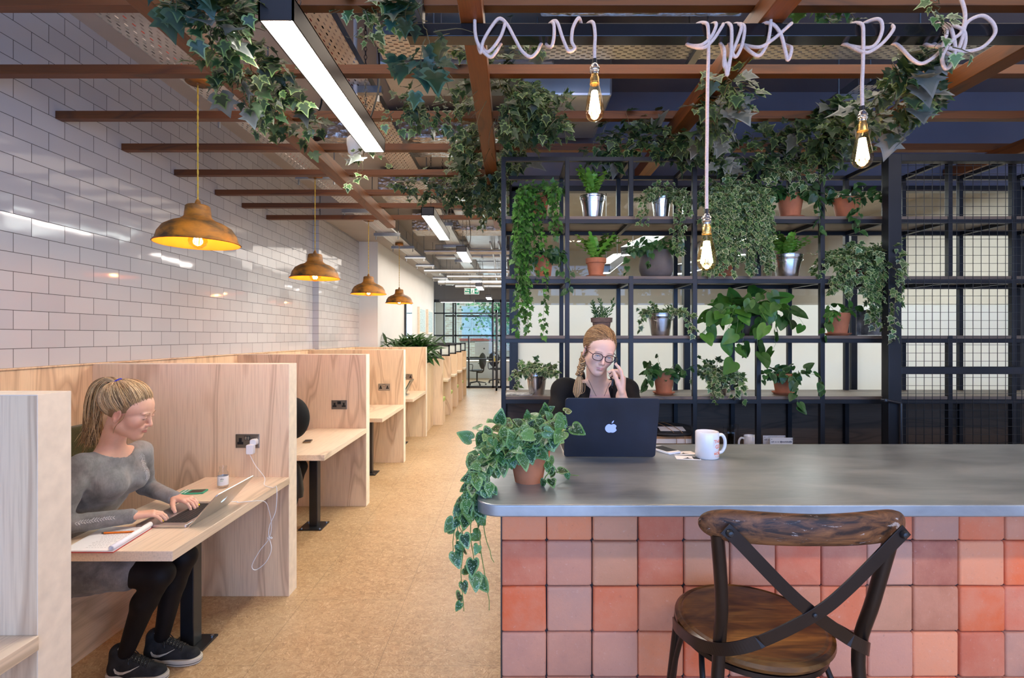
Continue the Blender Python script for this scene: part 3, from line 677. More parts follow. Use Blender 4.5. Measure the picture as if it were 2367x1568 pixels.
tcols = [(0.72, 0.19, 0.085), (0.66, 0.168, 0.085), (0.74, 0.234, 0.1), (0.55, 0.163, 0.095), (0.76, 0.271, 0.13), (0.74, 0.135, 0.05), (0.54, 0.206, 0.11), (0.78, 0.152, 0.05), (0.6, 0.271, 0.15), (0.46, 0.146, 0.09), (0.56, 0.25, 0.16), (0.5, 0.25, 0.17)]
for c in range(20):
    for r in range(9):
        x0 = -.034+c*TP; z1 = .988-r*.1362+(0.127 if False else 0)
        if r == 8: z0, z1_ = .988+.0, ZC-.036
        else: z1_ = z1; z0 = z1-.1362
        if z0 < -.11: continue
        z0 = max(z0, .001)
        j = .0014; ax, bx = x0+.0012+rnd.uniform(0, j), x0+TP-.0012-rnd.uniform(0, j); az, bz = z0+.0012+rnd.uniform(0, j), z1_-.0012-rnd.uniform(0, j)
        col = rnd.choice(tcols); k = rnd.uniform(.88, 1.12); col = tuple(min(1, q*k) for q in col); dy = rnd.uniform(-.002, .002)
        rr = rnd.uniform(.004, .008); o0 = rrect(ax, bx, az, bz, rr, 3)
        n = len(o0); vs = []
        cx, cz = (ax+bx)/2, (az+bz)/2
        jit = [(rnd.uniform(-.0008, .0008), rnd.uniform(-.0008, .0008)) for _ in range(n)]
        for (ins, y) in ((0, 1.519), (0, 1.5055+dy), (.0022, 1.5020+dy), (.006, 1.5006+dy)):
            for (px_, pz_), (jx, jz) in zip(o0, jit):
                fx = 1-ins/((bx-ax)/2); fz = 1-ins/((bz-az)/2); vs.append((cx+(px_-cx)*fx+jx, y, cz+(pz_-cz)*fz+jz))
        fs = []
        for L in range(3):
            for i in range(n): fs.append((L*n+i, L*n+(i+1) % n, (L+1)*n+(i+1) % n, (L+1)*n+i))
        fs.append(tuple(3*n+i for i in range(n)))
        tb.add(vs, fs, 0, col)
tb.build('tiled_front', M['terratile'], ct, smooth=50, colors=True)
MB().box(-.034, -.030, 1.50, 2.04, 0, ZC-.034).build('end_board', M['black'], ct)
# ------------------------------------------------------------------ shelving unit of black steel
SX0 = -.049; SP = .3672; YF, YR = 2.9, 3.24; BR = .0255
LV = [.91, 1.255, 1.605, 1.948, 2.293]; ZT = 2.634
sh = thing('steel_shelving', (1.5, 3.07, 0), 'tall black steel and wood shelving filled with potted plants', 'shelf')
NB = 10
missing = {2: [3], 4: [2], 7: [2]}       # upright index -> row gaps (row n spans LV[n]..LV[n+1])
for i in range(NB+1):
    x = SX0+SP*i
    segs = []; cuts = [0]+LV+[ZT]
    for k in range(len(cuts)-1):
        if (k-1) in missing.get(i, []): continue
        segs.append((cuts[k], cuts[k+1]))
    for nm, y in (('upright', YF), ('upright', YR)):
        b = MB(); run = None; runs = []
        for a, c in segs:
            if run and abs(run[1]-a) < 1e-6: run[1] = c
            else: run = [a, c]; runs.append(run)
        for a, c in runs: b.box(x-BR/2, x+BR/2, y-BR/2, y+BR/2, a, c-(0 if c == ZT else 0))
        b.build(nm, M['bluesteel'], sh, bevel=.0015)
xa, xb = SX0-BR/2, SX0+SP*NB+BR/2
for k, z in enumerate(LV+[ZT]):
    zt = z-.0185 if k < 5 else z; zb = zt-.024
    for y in (YF, YR): MB().box(xa, xb, y-BR/2+.0005, y+BR/2-.0005, zb, zt).build('long_rail', M['bluesteel'], sh, bevel=.0015)
    for i in range(NB+1):
        x = SX0+SP*i; MB().box(x-BR/2+.001, x+BR/2-.001, YF+BR/2, YR-BR/2, zb+.0005, zt-.0005).build('cross_rail', M['bluesteel'], sh)
    if k < 5:
        MB().box(xa+.002, xb, YF-.008, YR+.012, z-.018, z-.0002).build('shelf_board', M['shelfwood'], sh, bevel=.001)
# dark boarded back below the counter line
MB().box(xa, xb, YR+.014, YR+.034, .02, 1.20).build('back_boards', M['darkplank'], sh)
# wire mesh gate in front of the right part
gt = thing('mesh_gate', (2.7, 2.8, 0), 'sliding black steel gate with square wire mesh at right', 'gate')
gx0, gx1 = 2.081, 3.5; gy0, gy1 = 2.775, 2.825
g = MB(); g.box(gx0, gx0+.072, gy0, gy1, 0, 2.61); g.box(gx1-.06, gx1, gy0, gy1, 0, 2.61); g.box(gx0+.072, gx1-.06, gy0, gy1, 2.57, 2.61)
g.box(gx0+.072, gx1-.06, gy0, gy1, 1.391, 1.431); g.box(gx0+.072, gx1-.06, gy0, gy1, .02, .08)
g.build('frame', M['bluesteel'], gt, bevel=.002)
w = MB(); x = gx0+.095
while x < gx1-.07: w.tube([(x, gy1-.006, .06), (x, gy1-.006, 2.59)], .00155, 4, False); x += .0457
z = .09
while z < 2.57: w.tube([(gx0+.06, gy1-.009, z), (gx1-.05, gy1-.009, z)], .00155, 4, False); z += .0457
w.build('wire_mesh', M['black'], gt)
h = MB(); h.tube([P(2037, 924, 2.77), P(2060, 928, 2.75), P(2082, 933, 2.77)], .008, 8).tube([P(2083, 933, 2.76), P(2083, 1130, 2.76)], .008, 8)
h.lathe([(0, -.012), (.014, -.008), (.016, 0), (.014, .008), (0, .012)], P(2047, 926, 2.765), 12); h.build('latch', M['black'], gt, smooth=40)
# ------------------------------------------------------------------ black rail with wrapped flex and filament bulbs
lr = thing('light_rail', (1.1, 1.88, 2.707), 'glossy black steel tube carrying the three wrapped bulb flexes', 'rail')
MB().box(-.389, 3.0, 1.85, 1.91, 2.707, 2.755).build('tube', simple('gloss_black', (.010, .010, .012), .18), lr, bevel=.002)
MB().box(-.389, -.330, 1.85, 1.91, 2.756, 3.5).build('hanger', M['black'], lr, bevel=.002); MB().box(2.9, 2.96, 1.85, 1.91, 2.756, 3.42).build('hanger', M['black'], lr, bevel=.002)
DF, DM, DB_ = 1.838, 1.88, 1.924
def ropepath(pts):
    out = []
    for px, py, s in pts:
        if s == 't': out.append(Vector((P(px, py, DF).x, 1.88, 2.764)))
        elif s == 'u': out.append(Vector((P(px, py, DF).x, 1.885, 2.694)))
        elif s == 'b': out.append(Vector((P(px, py, DF).x, 1.921, 2.73)))
        else: out.append(P(px, py, DF-(.004 if py > 108 else 0)))
    return spline(out, 7)
R1 = [(1112, -20, 'f'), (1100, 27, 'f'), (1098, 61, 'f'), (1101, 88, 'f'), (1109, 108, 'f'), (1121, 123, 'f'), (1136, 132, 'f'), (1150, 116, 'f'), (1156, 100, 'u'), (1160, 70, 'b'), (1163, 47, 't'), (1168, 54, 'f'), (1158, 84, 'f'), (1138, 113, 'f'), (1124, 120, 'f'),
      (1112, 100, 'u'), (1108, 80, 'b'), (1104, 100, 'u'), (1112, 122, 'f'), (1118, 94, 'f'), (1140, 57, 'f'), (1156, 43, 'f'), (1173, 57, 'f'), (1190, 88, 'f'), (1207, 118, 'f'), (1227, 132, 'f'), (1243, 119, 'f'), (1251, 105, 'u'), (1262, 80, 'b'), (1271, 47, 't'), (1280, 54, 'f'), (1281, 85, 'f'),
      (1275, 108, 'f'), (1266, 108, 'u'), (1268, 80, 'b'), (1272, 46, 't'), (1287, 50, 'f'), (1301, 88, 'f'), (1315, 118, 'f'), (1329, 112, 'f'), (1322, 95, 'f'), (1325, 64, 'f'), (1338, 42, 'f'), (1348, 42, 't'), (1356, 70, 'b'), (1361, 46, 't'), (1371, 52, 'f'), (1376, 80, 'f'), (1375, 110, 'f'), (1375, 143, 'f')]
R2 = [(1772, -20, 'f'), (1780, 20, 'f'), (1782, 44, 'f'), (1780, 73, 'f'), (1773, 103, 'f'), (1757, 128, 'f'), (1741, 124, 'f'), (1732, 106, 'u'), (1742, 75, 'b'), (1760, 46, 't'), (1782, 54, 'f'), (1804, 77, 'f'), (1815, 115, 'f'), (1822, 139, 'f'), (1830, 112, 'f'), (1833, 100, 'u'), (1838, 70, 'b'), (1842, 46, 't'), (1828, 56, 'f'),
      (1811, 71, 'f'), (1786, 92, 'f'), (1757, 109, 'f'), (1734, 106, 'u'), (1724, 75, 'b'), (1716, 46, 't'), (1721, 62, 'f'), (1716, 103, 'f'), (1702, 131, 'f'), (1693, 122, 'f'), (1700, 103, 'u'), (1704, 75, 'b'), (1706, 46, 't'), (1714, 60, 'f'), (1706, 90, 'f'), (1692, 125, 'f'), (1682, 156, 'f'), (1674, 150, 'f'), (1675, 118, 'f'), (1681, 104, 'u'),
      (1683, 75, 'b'), (1684, 46, 't'), (1690, 60, 'f'), (1691, 110, 'f'), (1687, 146, 'f'), (1681, 174, 'f'), (1678, 150, 'f'), (1680, 104, 'u'), (1682, 75, 'b'), (1682, 46, 't'), (1669, 62, 'f'), (1648, 93, 'f'), (1625, 111, 'f'), (1602, 106, 'u'), (1612, 75, 'b'), (1652, 46, 't'), (1656, 56, 'f'), (1645, 84, 'f'), (1622, 104, 'f'), (1604, 106, 'u'), (1608, 75, 'b'),
      (1618, 46, 't'), (1633, 54, 'f'), (1638, 80, 'f'), (1638, 130, 'f'), (1636, 200, 'f'), (1635, 300, 'f'), (1634, 400, 'f'), (1634, 490, 'f')]
R3 = [(2214, -20, 'f'), (2228, 15, 'f'), (2231, 45, 'f'), (2222, 75, 'f'), (2205, 90, 'f'), (2189, 110, 'f'), (2178, 135, 'f'), (2186, 159, 'f'), (2200, 148, 'f'), (2208, 117, 'f'), (2204, 84, 'f'), (2192, 58, 'f'), (2184, 46, 't'), (2200, 75, 'b'), (2206, 104, 'u'), (2212, 115, 'f'), (2224, 90, 'f'), (2232, 58, 'f'), (2250, 42, 'f'), (2274, 37, 'f'), (2296, 55, 'f'),
      (2299, 80, 'f'), (2270, 110, 'f'), (2230, 119, 'f'), (2195, 112, 'f'), (2170, 104, 'u'), (2180, 75, 'b'), (2196, 46, 't'), (2222, 66, 'f'), (2232, 92, 'f'), (2222, 122, 'f'), (2200, 128, 'f'), (2190, 104, 'u'), (2188, 75, 'b'), (2186, 46, 't'), (2188, 70, 'f'), (2178, 110, 'f'), (2159, 132, 'f'), (2130, 147, 'f'), (2106, 135, 'f'), (2098, 104, 'u'),
      (2085, 75, 'b'), (2073, 46, 't'), (2066, 66, 'f'), (2045, 95, 'f'), (2018, 116, 'f'), (1996, 121, 'f'), (1980, 106, 'u'), (1990, 75, 'b'), (2008, 46, 't'), (2030, 44, 'f'), (2040, 66, 'f'), (2028, 98, 'f'), (2005, 111, 'f'), (1978, 106, 'u'), (1978, 75, 'b'), (1982, 46, 't'), (1992, 56, 'f'), (1996, 90, 'f'), (1995, 150, 'f'), (1993, 200, 'f'), (1994, 252, 'f')]
def filament_bulb(path, px, ptop, label):
    pts = ropepath(path); e = pts[-1]; x, y, z = e
    t = thing('bulb_pendant', (x, y, z-.22), label, 'lamp', 'bare filament bulbs on wrapped flex')
    MB().tube(pts, .0064, 8).build('flex', M['rope'], t, smooth=80)
    MB().lathe([(0, .012), (.008, .010), (.009, -.012), (0, -.012)], e, 16).build('cord_grip', M['blackplastic'], t, smooth=40)
    MB().lathe([(0, -.008), (.010, -.008), (.013, -.013), (.0135, -.018), (.017, -.020), (.018, -.025), (.015, -.028), (.0165, -.031), (.018, -.034), (.016, -.038), (.0135, -.041), (.0135, -.046), (0, -.046)], e, 24).build('lamp_cap', M['chrome'], t, smooth=30)
    MB().lathe([(0, -.046), (.012, -.046), (.013, -.054), (.0155, -.057), (.0165, -.064), (.0165, -.076), (.018, -.078), (.018, -.082), (0, -.082)], e, 24).build('lamp_holder', M['brass'], t, smooth=30)
    MB().lathe([(.0165, -.080), (.0185, -.092), (.024, -.115), (.031, -.150), (.0345, -.175), (.0335, -.190), (.028, -.205), (.016, -.2135), (0, -.216)], e, 32).build('bulb', M['bulbglass'], t, smooth=80)
    f = MB(); n = 12
    for k in range(n):
        a0 = 2*math.pi*k/n; a1 = 2*math.pi*(k+.5)/n
        f.tube([(x+.009*math.cos(a0), y+.009*math.sin(a0), z-.108), (x+.020*math.cos(a1), y+.020*math.sin(a1), z-.185), (x+.009*math.cos(a0+.6), y+.009*math.sin(a0+.6), z-.108)], .0021, 5)
    f.build('filament', M['filament'], t)
    MB().cyl((x, y, z-.08), (x, y, z-.108), .004, 8).build('glass_stem', M['clearglass'], t)
    l = bpy.data.lights.new('bulb_glow', 'POINT'); l.energy = 7; l.color = (1, .62, .32); l.shadow_soft_size = .02
    lo = bpy.data.objects.new('bulb_glow', l); COL.objects.link(lo); lo.parent = t; lo.location = (0, 0, .07)
filament_bulb(R1, 1375, 150, 'glowing filament bulb hanging just left of the middle of the black rail')
filament_bulb(R2, 1638, 490, 'glowing filament bulb on the longest flex, hanging lowest over the counter')
filament_bulb(R3, 1990, 255, 'glowing filament bulb on the right, in front of grey ivy leaves')
# ------------------------------------------------------------------ bar stool with crossed back straps (local coordinates, front = +Y)
def make_stool(loc, rz, label):
    t = thing('bar_stool', (0, 0, 0), label, 'stool', 'wooden bar stools with crossed steel backs')
    H = .90
    MB().lathe([(0, H-.034), (.15, H-.034), (.172, H-.030), (.181, H-.018), (.180, H-.008), (.172, H-.002), (.166, H-.0045), (.160, H-.001), (0, H)], (0, 0, 0), 64).build('seat', M['seat'], t, smooth=25)
    MB().lathe([(.150, H-.036), (.168, H-.036), (.168, H-.048), (.150, H-.048), (.150, H-.036)], (0, 0, 0), 48, cap=False).build('seat_ring', M['stoolmetal'], t, smooth=30)
    for s in (-1, 1):      # rear legs run up into the back posts
        pts = spline([(s*.205, -.245, 0), (s*.178, -.205, .35), (s*.160, -.178, .75), (s*.150, -.172, .92), (s*.158, -.205, 1.05), (s*.178, -.232, 1.20)], 6)
        b = MB(); b.tube(pts, .0135, 12); b.build('leg', M['stoolmetal'], t, smooth=60)
        b = MB(); b.tube([(s*.200, .215, 0), (s*.165, .170, .45), (s*.135, .125, .86)], .0125, 12); b.build('leg', M['stoolmetal'], t, smooth=60)
    b = MB(); q = []
    for i in range(49):
        w = 2*math.pi*i/48; q.append((.205*math.cos(w), .215*math.sin(w), .33))
    b.tube(q[:-1], .010, 8, closed=True); b.build('foot_ring', M['stoolmetal'], t, smooth=60)
    for s in (-1, 1):
        b = MB(); b.tube(spline([(s*.160, -.150, .60), (s*.150, -.080, .80), (s*.130, 0, .853), (s*.145, .08, .80), (s*.158, .14, .62)], 6), .007, 8); b.build('side_brace', M['stoolmetal'], t, smooth=60)
    b = MB(); b.tube(spline([(-.150, -.17, .62), (-.08, -.155, .82), (0, -.15, .853), (.08, -.155, .82), (.150, -.17, .62)], 6), .007, 8); b.build('rear_brace', M['stoolmetal'], t, smooth=60)
    # top rail: bowed plank with rounded ends
    b = MB(); n = 40; vs = []; fs = []; m = 14; Wd = .212
    for i in range(n+1):
        u = math.sin(math.pi/2*(-1+2*i/n)); x = u*Wd; e = max(0, 1-abs(u)**8)**.5
        cy = -.272+.055*u*u; cz = 1.222-.004*u*u
        for j in range(m):
            a = 2*math.pi*j/m; ca, sa = math.cos(a), math.sin(a)
            hh = .034*e*(1-.10*(1-abs(u)))*math.copysign(abs(sa)**.75, sa); dd = .0125*e*math.copysign(abs(ca)**.8, ca)
            vs.append((x-dd*.6*u, cy+dd, cz+hh))
    for i in range(n):
        for j in range(m): fs.append((i*m+j, i*m+(j+1) % m, (i+1)*m+(j+1) % m, (i+1)*m+j))
    b.add(vs, fs+[tuple(range(m))[::-1], tuple(n*m+j for j in range(m))]); b.build('top_rail', M['rail'], t, smooth=60)
    # flat straps: from each end of the rail across to the opposite side of the seat
    for s in (-1, 1):
        k0 = .006 if s > 0 else 0
        ctr = spline([(s*.176, -.262-k0, 1.222), (s*.150, -.264-k0, 1.198), (s*.06, -.262-k0, 1.105), (0, -.256-k0, 1.052), (-s*.09, -.230-k0, .985), (-s*.150, -.200, .945), (-s*.182, -.13, .915), (-s*.192, -.04, .892), (-s*.185, .02, .875)], 12)
        vs = []; fs = []; wdt = .013
        for i, p in enumerate(ctr):
            d = (ctr[min(i+1, len(ctr)-1)]-ctr[max(i-1, 0)]).normalized(); rad = Vector((p.x, p.y+.02, 0)).normalized() if i > len(ctr)*.5 else Vector((p.x*.3, -1, 0)).normalized()
            up = d.cross(rad).normalized(); rad = up.cross(d).normalized()
            if up.z < 0: up = -up
            for a, c in ((1, 0), (-1, 0), (-1, .0035), (1, .0035)): vs.append(p+up*wdt*a+rad*c)
        for i in range(len(ctr)-1):
            for j in range(4): fs.append((i*4+j, i*4+(j+1) % 4, i*4+4+(j+1) % 4, i*4+4+j))
        fs += [(3, 2, 1, 0), tuple((len(ctr)-1)*4+j for j in range(4))]
        b = MB(); b.add(vs, fs); b.build('back_strap', M['stoolmetal'], t, bevel=.0006)
        MB().lathe([(0, .009), (.005, .008), (.008, .003), (.008, 0), (0, 0)], (s*.168, -.266-k0, 1.214), 12, R=rotm(90)).build('bolt', M['blackplastic'], t, smooth=40)
    MB().lathe([(0, .007), (.004, .006), (.006, .002), (.006, 0), (0, 0)], (0, -.262, 1.052), 12, R=rotm(90)).build('bolt', M['blackplastic'], t, smooth=40)
    t.location = loc; t.rotation_euler = (0, 0, rz); return t
st = make_stool((.595, 1.252, 0), 0, 'worn wooden bar stool with crossed steel back in front of the tiled counter')
dup(st, (.44, 2.44, 0), math.radians(172), label='wooden bar stool behind the counter, under the woman on the phone')
# ------------------------------------------------------------------ foliage tools
def mirror(half): return half + [(-x, y) for x, y in reversed(half) if x > 1e-6]
OUT = {
 'ivy': mirror([(0, .02), (.16, -.12), (.34, -.06), (.50, .10), (.36, .24), (.58, .44), (.30, .47), (.17, .66), (0, 1.0)]),
 'heart': mirror([(0, .04), (.15, -.10), (.33, -.02), (.42, .20), (.36, .48), (.20, .76), (0, 1.0)]),
 'oval': mirror([(0, 0), (.22, .06), (.36, .28), (.35, .52), (.20, .82), (0, 1.0)]),
 'lance': mirror([(0, 0), (.05, .15), (.085, .4), (.07, .7), (0, 1.0)]),
 'small': mirror([(0, 0), (.13, .25), (.14, .55), (0, 1.0)]),
}
def template(kind, curl=.22, fold=.18):
    o = OUT[kind]; n = len(o); cy = .36
    ring = [(x*.74, cy+(y-cy)*.76) for x, y in o]
    pts = o+ring+[(0, cy)]
    V = np.array([(x, y, fold*abs(x)-curl*y*y*.6+.03*math.sin(9*x+5*y)) for x, y in pts])
    fr = [(i, (i+1) % n, n+(i+1) % n, n+i) for i in range(n)]; fi = [(n+i, n+(i+1) % n, 2*n) for i in range(n)]
    return V, fr, fi
for _k in ('heart', 'oval'):
    OUT[_k] = [(p.x, p.y) for p in spline([Vector((x, y, 0)) for x, y in OUT[_k]+OUT[_k][:1]], 2)][:-1]
TPL = {k: template(k) for k in OUT}
def leaves_obj(name, parent, mat, kind, Pp, Dd, Nn, S, inner, rim, org=None, tpl=None):
    """one mesh of many leaves: positions, tip directions, normals, sizes, colours per leaf"""
    V, fr, fi = tpl or TPL[kind]; n = len(Pp)
    D = Dd/np.linalg.norm(Dd, axis=1, keepdims=True); X = np.cross(D, Nn); X /= (np.linalg.norm(X, axis=1, keepdims=True)+1e-9); Z = np.cross(X, D)
    pts = Pp[:, None, :] + S[:, None, None]*(V[None, :, 0, None]*X[:, None, :]+V[None, :, 1, None]*D[:, None, :]+V[None, :, 2, None]*Z[:, None, :])
    o = np.array(ORG[parent.name]) if parent is not None else np.array(org)
    pts = (pts-o).reshape(-1, 3); nv = len(V)
    q = np.array(fr); t3 = np.array(fi); off = (np.arange(n)*nv)[:, None, None]
    loops = np.concatenate([np.concatenate([(q[None]+off).reshape(n, -1), (t3[None]+off).reshape(n, -1)], axis=1)]).reshape(-1)
    tot = np.tile(np.array([4]*len(fr)+[3]*len(fi)), n); start = np.concatenate([[0], np.cumsum(tot)[:-1]])
    me = bpy.data.meshes.new(name); me.vertices.add(len(pts)); me.vertices.foreach_set('co', pts.ravel())
    me.loops.add(len(loops)); me.loops.foreach_set('vertex_index', loops.astype(np.int32)); me.polygons.add(len(tot)); me.polygons.foreach_set('loop_start', start.astype(np.int32))
    me.polygons.foreach_set('loop_total', tot.astype(np.int32)); me.update()
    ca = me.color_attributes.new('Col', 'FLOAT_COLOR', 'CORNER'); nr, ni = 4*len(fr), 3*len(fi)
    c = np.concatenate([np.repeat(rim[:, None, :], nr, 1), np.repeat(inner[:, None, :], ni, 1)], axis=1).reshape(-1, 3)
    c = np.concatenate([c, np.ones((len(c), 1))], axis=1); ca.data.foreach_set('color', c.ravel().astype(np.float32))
    me.polygons.foreach_set('use_smooth', [True]*len(me.polygons)); me.validate()
    return link_mesh(name, me, mat, parent, Vector(o))
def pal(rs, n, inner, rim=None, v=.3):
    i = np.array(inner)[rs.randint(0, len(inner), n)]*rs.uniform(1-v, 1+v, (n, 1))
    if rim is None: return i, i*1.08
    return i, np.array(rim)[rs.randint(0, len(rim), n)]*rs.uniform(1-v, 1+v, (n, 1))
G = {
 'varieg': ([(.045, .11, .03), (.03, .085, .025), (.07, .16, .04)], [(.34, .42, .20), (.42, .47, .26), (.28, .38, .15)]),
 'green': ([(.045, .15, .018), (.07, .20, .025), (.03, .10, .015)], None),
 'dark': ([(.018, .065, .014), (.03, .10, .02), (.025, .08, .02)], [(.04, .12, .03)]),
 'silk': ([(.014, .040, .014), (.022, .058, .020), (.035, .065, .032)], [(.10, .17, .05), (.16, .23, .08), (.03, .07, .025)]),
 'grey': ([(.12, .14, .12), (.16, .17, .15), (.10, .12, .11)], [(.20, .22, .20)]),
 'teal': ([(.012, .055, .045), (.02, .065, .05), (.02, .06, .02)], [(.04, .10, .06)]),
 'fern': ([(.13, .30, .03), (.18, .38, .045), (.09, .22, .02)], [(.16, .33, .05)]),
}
def stems_leaves(rs, stems, step, size, down=.5, jitter=.02, tout=None, sv=.35):
    """leaves spaced along polylines"""
    Pp = []; Dd = []; Nn = []
    for s in stems:
        s = np.array([tuple(p) for p in s]); seg = np.linalg.norm(np.diff(s, axis=0), axis=1); L = seg.sum(); k = max(2, int(L/step)); cum = np.concatenate([[0], np.cumsum(seg)])
        for j in range(k):
            u = (j+rs.uniform(0, 1))/k*L; i = min(np.searchsorted(cum, u, side='right')-1, len(seg)-1); p = s[i]+(s[i+1]-s[i])*((u-cum[i])/max(seg[i], 1e-6))
            tdir = (s[i+1]-s[i])/max(seg[i], 1e-6); r = rs.normal(0, 1, 3); r -= tdir*r.dot(tdir); r /= np.linalg.norm(r)+1e-9
            Pp.append(p+r*jitter*rs.uniform(.3, 1)); Dd.append(r*.8+tdir*.35+np.array([0, 0, -down])); Nn.append(r*.3+np.array([rs.uniform(-.4, .4), -.9+rs.uniform(-.5, .5), .7+rs.uniform(-.4, .3)]))
    Pp, Dd, Nn = map(np.array, (Pp, Dd, Nn)); return Pp, Dd, Nn, size*rs.uniform(1-sv, 1+sv, len(Pp))
def vine(rs, p, d, L, droop=1.0, wander=.35, n=10, stiff=0.0):
    p = Vector(p); d = Vector(d).normalized(); out = [p.copy()]; st = L/n
    for i in range(n):
        d = d+Vector((rs.normal(0, wander), rs.normal(0, wander*.6), rs.normal(0, wander*.5)))*.35+Vector((0, 0, -droop*st*4*(1-stiff))); d.normalize(); p = p+d*st; out.append(p.copy())
    return out
def stem_mesh(stems, r, parent, mat='stem', name='stems'):
    b = MB()
    for s in stems: b.tube(s, [r*(1-.6*i/(len(s)-1)) for i in range(len(s))], 4, False)
    return b.build(name, M[mat], parent, smooth=80)
def pot_prof(r0, r1, h, rim=True, wall=.004):
    if rim: return [(0, 0), (r0, 0), (r0+(r1-r0)*.72, h*.74), (r1+.003, h*.75), (r1+.005, h), (r1-wall, h), (r1-wall-.001, h-.018), (0, h-.018)]
    return [(0, 0), (r0, 0), (r1, h), (r1-wall, h), (r1-wall-.001, h-.015), (0, h-.015)]
def make_pot(t, kind, c, r, h):
    x, y, z = c
    if kind in ('terra', 'terra_plain', 'clay', 'red', 'tall'):
        m = {'clay': 'clay_brown', 'red': 'terra_red'}.get(kind, 'terra')
        pr = pot_prof(r*.70, r, h, kind in ('terra', 'clay')) if kind != 'tall' else [(0, 0), (r*.62, 0), (r*.85, h*.5), (r*.97, h*.85), (r*1.05, h*.93), (r*1.05, h), (r*.95, h), (r*.93, h-.015), (0, h-.015)]
        MB().lathe(pr, c, 40).build('pot', M[m], t, smooth=35)
    elif kind == 'bucket':
        pr = [(0, 0), (r*.68, 0), (r*.70, .004), (r*.70+(r*.27)*.70, h*.70), (r*.91, h*.705), (r*.915, h*.73), (r*.925, h*.75), (r*.93, h*.79), (r*.94, h*.80), (r*.985, h*.97), (r*1.02, h*.985), (r*1.02, h), (r*.98, h), (r*.97, h-.018), (0, h-.018)]
        MB().lathe(pr, c, 48).build('bucket', M['galv'], t, smooth=30)
        b = MB()
        for s in (-1, 1):
            b.lathe([(0, -.002), (.006, -.002), (.006, .002), (0, .002)], (x+s*r*.99, y, z+h*.88), 10, R=rotm(0, 90, 0))
        w = [(x+r*1.03*math.cos(math.radians(a)), y-r*1.03*math.sin(math.radians(a))*.8, z+h*.88-.035*math.sin(math.radians(a))) for a in range(0, 181, 15)]
        b.tube(w, .0016, 5); b.build('handle', M['galv'], t, smooth=60)
    elif kind == 'round':
        pr = [(0, 0), (r*.62, 0), (r*.85, h*.10), (r*.98, h*.30), (r*1.0, h*.45), (r*.93, h*.72), (r*.80, h*.92), (r*.76, h*.98), (r*.74, h), (r*.68, h*.985), (r*.66, h*.9), (0, h*.9)]
        MB().lathe(pr, c, 48).build('pot', M['concrete'], t, smooth=60)
    MB().lathe([(0, 0), (r*(.9 if kind != 'round' else .66), 0), (0, .004)], (x, y, z+h-.019-(h*.08 if kind == 'round' else 0)), 20).build('soil', M['soil'], t)
def saucer(t, c, r):
    MB().lathe([(0, 0), (r*.85, 0), (r*1.08, .014), (r*1.12, .015), (r*1.04, .008), (r*.8, .004), (0, .004)], c, 32).build('saucer', M['terra'], t, smooth=40)
ZL = {1: LV[4], 2: LV[3], 3: LV[2], 4: LV[1]}
